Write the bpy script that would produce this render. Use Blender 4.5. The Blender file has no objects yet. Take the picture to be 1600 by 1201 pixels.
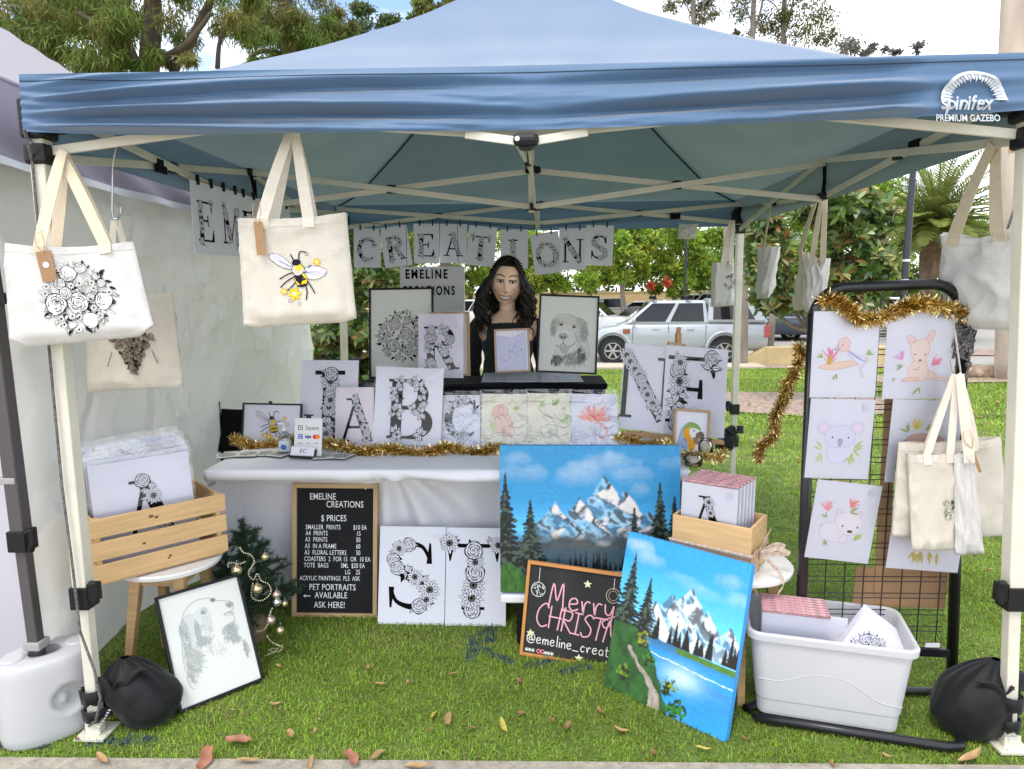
import bpy, bmesh, math, random
import numpy as np
from mathutils import Matrix, Vector, noise as mnoise

# ------------------------------------------------------------------ camera
scene = bpy.context.scene
FPX = 1071.0
CAM = Vector((0, -2.07, 1.47)); YAW, PIT, ROL = -.039, .135, .009
cy_, sy_, cp_, sp_ = math.cos(YAW), math.sin(YAW), math.cos(PIT), math.sin(PIT)
FW = Vector((sy_*cp_, cy_*cp_, -sp_)); R0 = Vector((cy_, -sy_, 0)); U0 = R0.cross(FW)
RT = math.cos(ROL)*R0 - math.sin(ROL)*U0; UP = math.sin(ROL)*R0 + math.cos(ROL)*U0
cam = bpy.data.cameras.new('camera'); cam_o = bpy.data.objects.new('camera', cam)
scene.collection.objects.link(cam_o); scene.camera = cam_o
cam.sensor_width = 36; cam.lens = FPX/1600*36; cam.clip_end = 2000; cam.clip_start = .05
cam_o.matrix_world = Matrix(((RT.x, UP.x, -FW.x, CAM.x), (RT.y, UP.y, -FW.y, CAM.y), (RT.z, UP.z, -FW.z, CAM.z), (0, 0, 0, 1)))

# ------------------------------------------------------------------ sky, sun, exposure
SUN_EL, SUN_AZ = math.radians(62), math.radians(205)      # azimuth clockwise from +Y: high, behind the camera's left shoulder
w = bpy.data.worlds.new('World'); scene.world = w; w.use_nodes = True
nt = w.node_tree; nt.nodes.clear(); N = nt.nodes.new; L = nt.links.new
out = N('ShaderNodeOutputWorld'); bg = N('ShaderNodeBackground'); L(bg.outputs[0], out.inputs[0])
bg.inputs[1].default_value = .15
sky = N('ShaderNodeTexSky'); sky.sky_type = 'NISHITA'; sky.sun_disc = False
sky.sun_elevation = SUN_EL; sky.sun_rotation = SUN_AZ; sky.air_density = 1.0; sky.dust_density = 1.2; sky.ozone_density = 1
tc = N('ShaderNodeTexCoord'); mp = N('ShaderNodeMapping'); mp.inputs['Scale'].default_value = (1.3, 1.3, 2.6)
mp.inputs['Location'].default_value = (.35, .1, .2)
L(tc.outputs['Generated'], mp.inputs[0])
nz = N('ShaderNodeTexNoise'); nz.inputs['Scale'].default_value = 2.1; nz.inputs['Detail'].default_value = 7; nz.inputs['Roughness'].default_value = .55
L(mp.outputs[0], nz.inputs[0])
rp = N('ShaderNodeValToRGB'); rp.color_ramp.elements[0].position = .41; rp.color_ramp.elements[1].position = .60
L(nz.outputs[0], rp.inputs[0])
mxs = N('ShaderNodeMixRGB'); L(rp.outputs[0], mxs.inputs[0]); L(sky.outputs[0], mxs.inputs[1]); mxs.inputs[2].default_value = (8.3, 8.2, 8.15, 1)
L(mxs.outputs[0], bg.inputs[0])
sl = bpy.data.lights.new('sun', 'SUN'); sl.energy = .75; sl.angle = math.radians(14); sl.color = (1, .95, .87)
so = bpy.data.objects.new('sun', sl); scene.collection.objects.link(so)
sd = Vector((math.sin(SUN_AZ)*math.cos(SUN_EL), math.cos(SUN_AZ)*math.cos(SUN_EL), math.sin(SUN_EL)))
so.rotation_euler = sd.to_track_quat('Z', 'Y').to_euler()
scene.view_settings.view_transform = 'Standard'; scene.view_settings.look = 'None'
scene.view_settings.exposure = 1.10; scene.view_settings.gamma = 1
scene.cycles.max_bounces = 7; scene.cycles.transparent_max_bounces = 12

# ------------------------------------------------------------------ placement helpers (photo ray -> real point at a known depth)
def ray(px, py): return FW + (px-800)/FPX*RT + (600.5-py)/FPX*UP
def PY(px, py, Y): d = ray(px, py); return CAM + d*((Y-CAM.y)/d.y)
def PX(px, py, X): d = ray(px, py); return CAM + d*((X-CAM.x)/d.x)
def PZ(px, py, Z=0): d = ray(px, py); return CAM + d*((Z-CAM.z)/d.z)
def gz(y):
    return -.72*min(1, max(0, (y-2.6)/15.4))
def GP(px, py):
    d = ray(px, py); t = .1
    while t < 400:
        p = CAM + d*t
        if p.z <= gz(p.y): return p
        t += .01 + t*.002
    return p

def lin(c):
    if isinstance(c, str):
        c = c.lstrip('#'); c = [int(c[i:i+2], 16)/255 for i in (0, 2, 4)]
        return tuple(x/12.92 if x <= .04045 else ((x+.055)/1.055)**2.4 for x in c)
    return tuple(c)

# ------------------------------------------------------------------ materials
MATS = {}
def mat(name, col=(.5, .5, .5), rough=.6, metal=0, var=.0, vscale=8, bump=0, bscale=40, trans=0, spec=.5, sheen=0, attr=None, coat=0, stretch=None):
    if name in MATS: return MATS[name]
    m = bpy.data.materials.new(name); m.use_nodes = True; t = m.node_tree; n = t.nodes; b = n['Principled BSDF']; o = n['Material Output']
    col = lin(col)
    b.inputs['Base Color'].default_value = (*col, 1); b.inputs['Roughness'].default_value = rough; b.inputs['Metallic'].default_value = metal
    b.inputs['Specular IOR Level'].default_value = spec; b.inputs['Sheen Weight'].default_value = sheen; b.inputs['Coat Weight'].default_value = coat
    src = None
    tcn = n.new('ShaderNodeTexCoord'); mpn = n.new('ShaderNodeMapping'); t.links.new(tcn.outputs['Object'], mpn.inputs[0])
    if stretch: mpn.inputs['Scale'].default_value = stretch
    if attr:
        a = n.new('ShaderNodeAttribute'); a.attribute_name = attr; src = a.outputs['Color']
    if var:
        z = n.new('ShaderNodeTexNoise'); z.inputs['Scale'].default_value = vscale; z.inputs['Detail'].default_value = 6
        t.links.new(mpn.outputs[0], z.inputs[0])
        r = n.new('ShaderNodeMapRange'); r.inputs[1].default_value = .25; r.inputs[2].default_value = .75
        r.inputs[3].default_value = 1-var; r.inputs[4].default_value = 1+var; t.links.new(z.outputs[0], r.inputs[0])
        mm = n.new('ShaderNodeVectorMath'); mm.operation = 'SCALE'; t.links.new(r.outputs[0], mm.inputs['Scale'])
        if src is not None: t.links.new(src, mm.inputs[0])
        else: mm.inputs[0].default_value = col
        src = mm.outputs[0]
    if src is not None: t.links.new(src, b.inputs['Base Color'])
    if bump:
        z = n.new('ShaderNodeTexNoise'); z.inputs['Scale'].default_value = bscale; z.inputs['Detail'].default_value = 5
        t.links.new(mpn.outputs[0], z.inputs[0])
        bp = n.new('ShaderNodeBump'); bp.inputs['Strength'].default_value = bump; bp.inputs['Distance'].default_value = .01
        t.links.new(z.outputs[0], bp.inputs['Height']); t.links.new(bp.outputs[0], b.inputs['Normal'])
    if trans:
        tr = n.new('ShaderNodeBsdfTranslucent'); mx = n.new('ShaderNodeMixShader'); mx.inputs[0].default_value = trans
        tr.inputs[0].default_value = (*col, 1)
        if src is not None: t.links.new(src, tr.inputs[0])
        t.links.new(b.outputs[0], mx.inputs[1]); t.links.new(tr.outputs[0], mx.inputs[2]); t.links.new(mx.outputs[0], o.inputs[0])
    MATS[name] = m
    return m
def plastic_film(name, gloss=.12, bump=.3, bscale=14, rough=.08, tint=(1, 1, 1)):
    if name in MATS: return MATS[name]
    m = bpy.data.materials.new(name); m.use_nodes = True; t = m.node_tree; n = t.nodes; n.clear()
    o = n.new('ShaderNodeOutputMaterial'); a = n.new('ShaderNodeBsdfTransparent'); g = n.new('ShaderNodeBsdfGlossy'); x = n.new('ShaderNodeMixShader')
    a.inputs[0].default_value = (*tint, 1); g.inputs['Roughness'].default_value = rough
    z = n.new('ShaderNodeTexNoise'); z.inputs['Scale'].default_value = bscale; z.inputs['Detail'].default_value = 2; z.inputs['Distortion'].default_value = 1.5
    tcn = n.new('ShaderNodeTexCoord'); t.links.new(tcn.outputs['Object'], z.inputs[0])
    bp = n.new('ShaderNodeBump'); bp.inputs['Strength'].default_value = bump; bp.inputs['Distance'].default_value = .03
    t.links.new(z.outputs[0], bp.inputs['Height']); t.links.new(bp.outputs[0], g.inputs['Normal'])
    f = n.new('ShaderNodeFresnel'); f.inputs['IOR'].default_value = 1.35; t.links.new(bp.outputs[0], f.inputs['Normal'])
    ad = n.new('ShaderNodeMath'); ad.operation = 'ADD'; ad.inputs[1].default_value = gloss-.03; t.links.new(f.outputs[0], ad.inputs[0])
    t.links.new(ad.outputs[0], x.inputs[0]); t.links.new(a.outputs[0], x.inputs[1]); t.links.new(g.outputs[0], x.inputs[2]); t.links.new(x.outputs[0], o.inputs[0])
    MATS[name] = m; return m

# ------------------------------------------------------------------ object helpers
COL = scene.collection
WM = {}
def tag(o, label=None, cat=None, group=None, kind=None):
    if label: o['label'] = label
    if cat: o['category'] = cat
    if group: o['group'] = group
    if kind: o['kind'] = kind
    return o
def thing(name, label, cat, M=None, group=None):
    o = bpy.data.objects.new(name, None); COL.objects.link(o); o.empty_display_size = .05
    if M is None: M = Matrix.Identity(4)
    elif not isinstance(M, Matrix): M = Matrix.Translation(Vector(M))
    o.matrix_world = M; WM[o.name] = M.copy()
    return tag(o, label, cat, group)
def bilerp(c, u, v):   # corners bl, br, tr, tl
    return c[0]*(1-u)*(1-v) + c[1]*u*(1-v) + c[2]*u*v + c[3]*(1-u)*v
def frame3(bl, br, tl):
    x = (br-bl).normalized(); y = tl-bl; wv = (br-bl).length; y = (y - x*y.dot(x)); h = y.length; y.normalize(); z = x.cross(y)
    return Matrix(((x.x, y.x, z.x, bl.x), (x.y, y.y, z.y, bl.y), (x.z, y.z, z.z, bl.z), (0, 0, 0, 1))), wv, h
class MB:
    def __init__(s): s.v = []; s.f = []; s.c = []; s.cur = None
    def add(s, vs, fs):
        n = len(s.v); s.v += [Vector(p) for p in vs]; s.f += [tuple(i+n for i in f) for f in fs]
        s.c += [s.cur]*len(fs); return s
    def box(s, c, d, M=None, taper=1):
        x, y, z = d[0]/2, d[1]/2, d[2]/2; c = Vector(c)
        vs = [Vector((sx*x*(taper if sz > 0 else 1), sy*y*(taper if sz > 0 else 1), sz*z)) for sz in (-1, 1) for sy in (-1, 1) for sx in (-1, 1)]
        if M is not None: vs = [M @ p for p in vs]
        return s.add([c+p for p in vs], [(0, 2, 3, 1), (4, 5, 7, 6), (0, 1, 5, 4), (2, 6, 7, 3), (0, 4, 6, 2), (1, 3, 7, 5)])
    def bar(s, p, q, a, b, up=(0, 0, 1), a2=None, b2=None):
        p, q = Vector(p), Vector(q); d = (q-p).normalized(); up = Vector(up)
        if abs(d.dot(up)) > .98: up = Vector((0, 1, 0))
        x = d.cross(up).normalized(); y = x.cross(d); a2 = a2 or a; b2 = b2 or b
        vs = [p+x*i*a/2+y*j*b/2 for i, j in ((-1, -1), (1, -1), (1, 1), (-1, 1))]+[q+x*i*a2/2+y*j*b2/2 for i, j in ((-1, -1), (1, -1), (1, 1), (-1, 1))]
        return s.add(vs, [(3, 2, 1, 0), (4, 5, 6, 7), (0, 1, 5, 4), (1, 2, 6, 5), (2, 3, 7, 6), (3, 0, 4, 7)])
    def tube(s, pts, r, n=8, caps=True, flat=1):
        pts = [Vector(p) for p in pts]; k = len(pts); rs = r if isinstance(r, (list, tuple)) else [r]*k
        t0 = (pts[1]-pts[0]).normalized(); a = Vector((0, 0, 1)) if abs(t0.z) < .9 else Vector((1, 0, 0)); nx = t0.cross(a).normalized()
        vs = []; fs = []
        for i, p in enumerate(pts):
            t = (pts[min(i+1, k-1)]-pts[max(i-1, 0)])
            if t.length < 1e-9: t = t0
            t = t.normalized(); nx = (nx-t*nx.dot(t)).normalized(); ny = t.cross(nx)
            for j in range(n):
                an = 2*math.pi*j/n; vs.append(p+(nx*math.cos(an)+ny*math.sin(an)*flat)*rs[i])
        for i in range(k-1):
            for j in range(n): fs.append((i*n+j, i*n+(j+1) % n, (i+1)*n+(j+1) % n, (i+1)*n+j))
        if caps: fs += [tuple(range(n-1, -1, -1)), tuple((k-1)*n+j for j in range(n))]
        return s.add(vs, fs)
    def lathe(s, prof, n=16, M=None, sq=1, cap=True):
        vs = []; fs = []; k = len(prof)
        for r, z in prof:
            for j in range(n): an = 2*math.pi*j/n; vs.append(Vector((r*math.cos(an), r*math.sin(an)*sq, z)))
        if M is not None: vs = [M @ p for p in vs]
        for i in range(k-1):
            for j in range(n): fs.append((i*n+j, i*n+(j+1) % n, (i+1)*n+(j+1) % n, (i+1)*n+j))
        if cap: fs += [tuple(range(n-1, -1, -1)), tuple((k-1)*n+j for j in range(n))]
        return s.add(vs, fs)
    def ball(s, c, r, n=10, m=7, sc=(1, 1, 1)):
        c = Vector(c); vs = [c+Vector((0, 0, -r*sc[2]))]; fs = []
        for i in range(1, m):
            a = -math.pi/2+math.pi*i/m
            for j in range(n):
                b = 2*math.pi*j/n; vs.append(c+Vector((r*math.cos(a)*math.cos(b)*sc[0], r*math.cos(a)*math.sin(b)*sc[1], r*math.sin(a)*sc[2])))
        vs.append(c+Vector((0, 0, r*sc[2])))
        for j in range(n):
            fs.append((0, 1+(j+1) % n, 1+j)); fs.append((len(vs)-1, 1+(m-2)*n+j, 1+(m-2)*n+(j+1) % n))
        for i in range(m-2):
            for j in range(n): fs.append((1+i*n+j, 1+i*n+(j+1) % n, 1+(i+1)*n+(j+1) % n, 1+(i+1)*n+j))
        return s.add(vs, fs)
    def grid(s, f, nu, nv):
        vs = [f(i/nu, j/nv) for j in range(nv+1) for i in range(nu+1)]
        return s.add(vs, [(j*(nu+1)+i, j*(nu+1)+i+1, (j+1)*(nu+1)+i+1, (j+1)*(nu+1)+i) for j in range(nv) for i in range(nu)])
    def build(s, name, m, parent=None, smooth=False, world=False, bevel=0, solid=0, label=None, subsurf=0):
        me = bpy.data.meshes.new(name); vs = s.v
        if world and parent is not None:
            r = parent
            while r.parent is not None: r = r.parent
            inv = WM[r.name].inverted(); vs = [inv @ p for p in vs]
        me.from_pydata([tuple(p) for p in vs], [], s.f)
        if any(c is not None for c in s.c):
            at = me.color_attributes.new('Col', 'FLOAT_COLOR', 'CORNER'); arr = []
            for f, c in zip(s.f, s.c): arr += [*(c or (.5, .5, .5)), 1]*len(f)
            at.data.foreach_set('color', arr)
        me.materials.append(m); o = bpy.data.objects.new(name, me); COL.objects.link(o)
        if parent is not None: o.parent = parent
        if smooth: me.polygons.foreach_set('use_smooth', [True]*len(me.polygons))
        if solid: d = o.modifiers.new('solid', 'SOLIDIFY'); d.thickness = solid; d.offset = 0
        if subsurf: d = o.modifiers.new('sub', 'SUBSURF'); d.levels = d.render_levels = subsurf
        if bevel: d = o.modifiers.new('bevel', 'BEVEL'); d.width = bevel; d.segments = 2; d.limit_method = 'ANGLE'; d.angle_limit = .7
        me.update()
        if label: o['label'] = label
        return o
def np_mesh(name, V, F, m, C=None, parent=None, smooth=False):
    """V (n,3) array, F (k,q) array all of one size, C per-vertex linear colour"""
    me = bpy.data.meshes.new(name); n, (k, q) = len(V), F.shape
    me.vertices.add(n); me.vertices.foreach_set('co', np.ascontiguousarray(V, dtype=np.float32).ravel())
    me.loops.add(k*q); me.loops.foreach_set('vertex_index', np.ascontiguousarray(F, dtype=np.int32).ravel())
    me.polygons.add(k); me.polygons.foreach_set('loop_start', np.arange(0, k*q, q, dtype=np.int32))
    me.update(calc_edges=True)
    if C is not None:
        at = me.color_attributes.new('Col', 'FLOAT_COLOR', 'POINT')
        at.data.foreach_set('color', np.ascontiguousarray(np.c_[C, np.ones(n)], dtype=np.float32).ravel())
    if smooth: me.polygons.foreach_set('use_smooth', np.ones(k, dtype=bool))
    me.materials.append(m); o = bpy.data.objects.new(name, me); COL.objects.link(o)
    if parent is not None: o.parent = parent
    return o
def copy_tree(o, M=None, parent=None):
    c = o.copy(); COL.objects.link(c)
    if parent is not None: c.parent = parent
    if M is not None: c.matrix_world = M
    for ch in list(o.children): copy_tree(ch, None, c)
    return c
def text_verts(body, size=1, bold=0, shear=0, align='LEFT', sx=1, space=1):
    cu = bpy.data.curves.new('lettering', 'FONT'); cu.body = body; cu.size = size; cu.offset = bold; cu.shear = shear; cu.align_x = align
    cu.space_character = space; cu.resolution_u = 3; cu.fill_mode = 'FRONT'
    ob = bpy.data.objects.new('lettering', cu); me = ob.to_mesh()
    vs = [Vector((v.co.x*sx, v.co.y, 0)) for v in me.vertices]; fs = [tuple(p.vertices) for p in me.polygons]
    ob.to_mesh_clear(); bpy.data.objects.remove(ob); bpy.data.curves.remove(cu)
    return vs, fs
RNG = random.Random(7)

# materials used across the stall
INK = mat('ink_and_pigment', attr='Col', rough=.8, spec=.08)
PAPER = mat('white_paper', (.76, .755, .83), .7, var=.02, vscale=3, spec=.3)
PAPER_C = mat('cream_paper', (.72, .73, .68), .7, var=.02, vscale=3, spec=.3)
CANVAS = mat('cream_canvas', (.70, .65, .55), .9, var=.05, vscale=30, bump=.35, bscale=260, sheen=.2, trans=.12)
CANVAS_W = mat('white_canvas', (.72, .705, .67), .9, var=.03, vscale=20, bump=.35, bscale=260, sheen=.2, trans=.12)
STRAP = mat('canvas_strap', (.70, .60, .44), .9, var=.06, vscale=40, bump=.3, bscale=300)
STRAP_W = mat('pale_canvas_strap', (.72, .66, .55), .9, var=.06, vscale=40, bump=.3, bscale=300)
KRAFT = mat('kraft_card', (.34, .20, .10), .85, var=.06, vscale=60)
TWINE = mat('jute_twine', (.5, .36, .2), .95)
BLACKF = mat('black_frame', (.005, .005, .006), .4, spec=.3)
BLACKP = mat('black_plastic', (.006, .006, .007), .45, spec=.35)
BLACKC = mat('black_cloth', (.005, .005, .006), .9, spec=.15, sheen=.03, bump=.3, bscale=60)
PINE = mat('pine_wood', (.62, .40, .19), .6, var=.16, vscale=5, bump=.1, bscale=30, stretch=(1.2, 14, 14))
PINE_D = mat('oak_wood', (.48, .28, .13), .55, var=.16, vscale=5, stretch=(14, 14, 1.5))
WOODF = mat('light_wood_frame', (.47, .31, .18), .55, var=.12, vscale=8)
STEEL = mat('cream_powder_coat', (.66, .63, .52), .45, var=.09, vscale=9, bump=.05, bscale=90)
METAL = mat('bare_steel', (.55, .55, .56), .3, metal=1)
FILM = plastic_film('clear_sleeve', .045, .10, 7)
FILM_C = plastic_film('crumpled_sleeve', .12, .6, 11, .10)
GOLD = mat('gold_tinsel_foil', (.78, .46, .10), .22, metal=1, attr='Col')

# ================================================================== drawing kit: every picture in the stall is made of flat pigment shapes on its sheet
BLK = lin('#0d0b0c'); WHT = (.76, .755, .83)
class Art:
    def __init__(s, mapf=None, z0=.0006, step=1.5e-6, seed=1):
        s.V = []; s.F = []; s.C = []; s.mapf = mapf; s.z = z0; s.step = step; s.T = (0, 0, 1, 0); s.r = random.Random(seed)
    def at(s, x, y, sc=1, rot=0): s.T = (x, y, sc, rot); return s
    def tp(s, p):
        x, y, c, r = s.T; a, b = p[0]*c, p[1]*c
        return (x+a*math.cos(r)-b*math.sin(r), y+a*math.sin(r)+b*math.cos(r))
    def _emit(s, vs, fs, col):
        n = len(s.V); s.z += s.step
        for p in vs:
            q = s.tp(p); s.V.append(s.mapf(q[0], q[1], s.z) if s.mapf else (q[0], q[1], s.z))
        for f in fs: s.F.append(tuple(i+n for i in f)); s.C.append(col)
    def poly(s, pts, col):
        ar = sum(pts[i-1][0]*pts[i][1]-pts[i][0]*pts[i-1][1] for i in range(len(pts)))
        if ar < 0: pts = pts[::-1]
        s._emit(pts, [tuple(range(len(pts)))], lin(col))
    def line(s, pts, w, col, closed=False):
        if closed: pts = list(pts)+[pts[0], pts[1]]
        k = len(pts); vs = []
        for i, p in enumerate(pts):
            a, b = pts[max(0, i-1)], pts[min(k-1, i+1)]; dx, dy = b[0]-a[0], b[1]-a[1]; l = math.hypot(dx, dy) or 1e-9
            ww = w[i] if isinstance(w, (list, tuple)) else w
            nx, ny = -dy/l*ww/2, dx/l*ww/2; vs += [(p[0]-nx, p[1]-ny), (p[0]+nx, p[1]+ny)]
        s._emit(vs, [(2*i, 2*i+2, 2*i+3, 2*i+1) for i in range(k-1)], lin(col))
    def ell(s, x, y, a, b, col, rot=0, n=20, wob=0):
        s.poly(ell_pts(x, y, a, b, rot, n, wob, s.r), col)
    def ring(s, x, y, a, b, w, col, rot=0, n=22, wob=0): s.line(ell_pts(x, y, a, b, rot, n, wob, s.r), w, col, True)
    def build(s, parent, name='drawing', m=None):
        mb = MB(); mb.v = [Vector(p) for p in s.V]; mb.f = s.F; mb.c = s.C
        return mb.build(name, m or INK, parent)
def ell_pts(x, y, a, b, rot=0, n=20, wob=0, r=None):
    o = []; ph = r.random()*6 if r else 0; q = r.choice((3, 4, 5)) if r else 3
    for i in range(n):
        t = 2*math.pi*i/n; k = 1+wob*math.sin(q*t+ph); u, v = a*math.cos(t)*k, b*math.sin(t)*k
        o.append((x+u*math.cos(rot)-v*math.sin(rot), y+u*math.sin(rot)+v*math.cos(rot)))
    return o
def bez(p, n=12):
    o = []; P = p
    for i in range(n+1):
        t = i/n; Q = list(P)
        while len(Q) > 1: Q = [((1-t)*a[0]+t*b[0], (1-t)*a[1]+t*b[1]) for a, b in zip(Q, Q[1:])]
        o.append(Q[0])
    return o
def smooth_pts(P, n=6, closed=False):
    o = []; k = len(P); R = range(k if closed else k-1)
    for i in R:
        g = (lambda j: P[j % k]) if closed else (lambda j: P[min(max(j, 0), k-1)])
        a, b, c, d = g(i-1), g(i), g(i+1), g(i+2)
        for j in range(n):
            t = j/n
            o.append(tuple(.5*((2*b[m])+(-a[m]+c[m])*t+(2*a[m]-5*b[m]+4*c[m]-d[m])*t*t+(-a[m]+3*b[m]-3*c[m]+d[m])*t**3) for m in (0, 1)))
    if not closed: o.append(P[-1])
    return o
def rose(A, x, y, r, ink=BLK, fill=WHT, lw=.055):
    R = A.r; P_ = ell_pts(x, y, r*.97, r*.97, R.random()*3, 22, .06, R); A.poly(P_, fill); A.line(P_, r*.07, ink, True)
    for rr, n in ((.86, 5), (.62, 4), (.4, 3)):
        ph = R.random()*6
        for k in range(n):
            a0 = ph+2*math.pi*k/n; pts = []; ws = []
            for i in range(9):
                t = i/8; a = a0+t*2*math.pi/n*1.15; q = r*rr*(1.02+.1*math.sin(math.pi*t))-r*.16*(t**3); pts.append((x+q*math.cos(a), y+q*math.sin(a))); ws.append(r*lw*(.5+2.2*math.sin(math.pi*t)**2*(.5+R.random()*.5)))
            A.line(pts, ws, ink)
            if rr > .5 and R.random() < .6:
                a = a0+.4; A.line([(x+r*rr*.98*math.cos(a), y+r*rr*.98*math.sin(a)), (x+r*(rr-.2)*math.cos(a+.2), y+r*(rr-.2)*math.sin(a+.2))], [r*.1, r*.02], ink)
    A.line([(x+r*.22*(1-i/12)*math.cos(i*.9), y+r*.22*(1-i/12)*math.sin(i*.9)) for i in range(12)], r*lw*1.2, ink)
def daisy(A, x, y, r, n=13, ink=BLK, fill=WHT):
    R = A.r; ph = R.random()*6
    for ring, ln in ((0, 1.), (1, .8)):
        for k in range(n):
            a = ph+2*math.pi*(k+.5*ring)/n; l = r*ln*(.9+.2*R.random()); wd = r*3.0/n
            c, s_ = math.cos(a), math.sin(a)
            P = lambda q, t: (x+q*c-t*s_, y+q*s_+t*c)
            pts = [P(r*.2, 0), P(l*.5, -wd*.5), P(l*.8, -wd*.42), P(l, 0), P(l*.8, wd*.42), P(l*.5, wd*.5)]
            A.poly(pts, fill); A.line(pts, r*.035, ink, True); A.line([P(r*.25, 0), P(l*.6, 0)], r*.03, ink)
    A.ell(x, y, r*.3, r*.3, ink); A.ell(x, y, r*.24, r*.24, lin('#6b6460')); A.ell(x, y, r*.13, r*.13, ink)
def leaf(A, x, y, l, a, wd=.34, ink=BLK, fill=WHT, dark=False, lw=.05):
    c, s_ = math.cos(a), math.sin(a); P = lambda q, t: (x+q*l*c-t*l*s_, y+q*l*s_+t*l*c)
    pts = [P(0, 0), P(.25, -wd*.42), P(.55, -wd*.45), P(1, 0), P(.55, wd*.45), P(.25, wd*.42)]
    A.poly(pts, ink if dark else fill)
    if not dark: A.line(pts, l*lw, ink, True); A.line([P(.05, 0), P(.85, 0)], l*lw*.8, ink)
def roseball(A, ink=BLK, fill=WHT):
    """round bunch of roses, radius 1 about the origin"""
    R = A.r
    for k in range(34):
        a = 2*math.pi*k/34+R.random()*.1; q = .84+.1*R.random()
        leaf(A, q*math.cos(a), q*math.sin(a), .12+.14*R.random(), a+R.uniform(-.7, .7), .4, ink, fill, R.random() < .45, .07)
    for k in range(60):
        a, q = R.random()*6.283, .9*math.sqrt(R.random()); leaf(A, q*math.cos(a), q*math.sin(a), .2, R.random()*6.28, .42, ink, fill, R.random() < .4, .06)
    sp = []
    for k in range(600):
        a, q = R.random()*6.283, .92*math.sqrt(R.random()); x, y = q*math.cos(a), q*math.sin(a); rr = R.choice((.30, .25, .22, .17, .12, .09))
        if all(math.hypot(x-u, y-v) > (rr+t)*.86 for u, v, t in sp) and q+rr < 1.03: sp.append((x, y, rr))
    for x, y, t in sp: 
        if t > .1: rose(A, x, y, t, ink, fill, .045)
        else: daisy(A, x, y, t*1.1, 8, ink, fill)
    for k in range(26):
        a, q = R.random()*6.283, .95*math.sqrt(R.random()); leaf(A, q*math.cos(a), q*math.sin(a), .13, R.random()*6.28, .42, ink, fill, R.random() < .35, .07)
TK, TN = .19, .05
def arcp(cx, cy, rx, ry, a0, a1, n=16): return [(cx+rx*math.cos(math.radians(a0+(a1-a0)*i/n)), cy+ry*math.sin(math.radians(a0+(a1-a0)*i/n))) for i in range(n+1)]
def bowl_w(n, tk=TK, tn=TN): return [tn+(tk-tn)*math.sin(math.pi*i/n)**1.3 for i in range(n+1)]
def sf(x0, x1, y): return ([(x0, y), (x1, y)], .045)
GLY = {}
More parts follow.
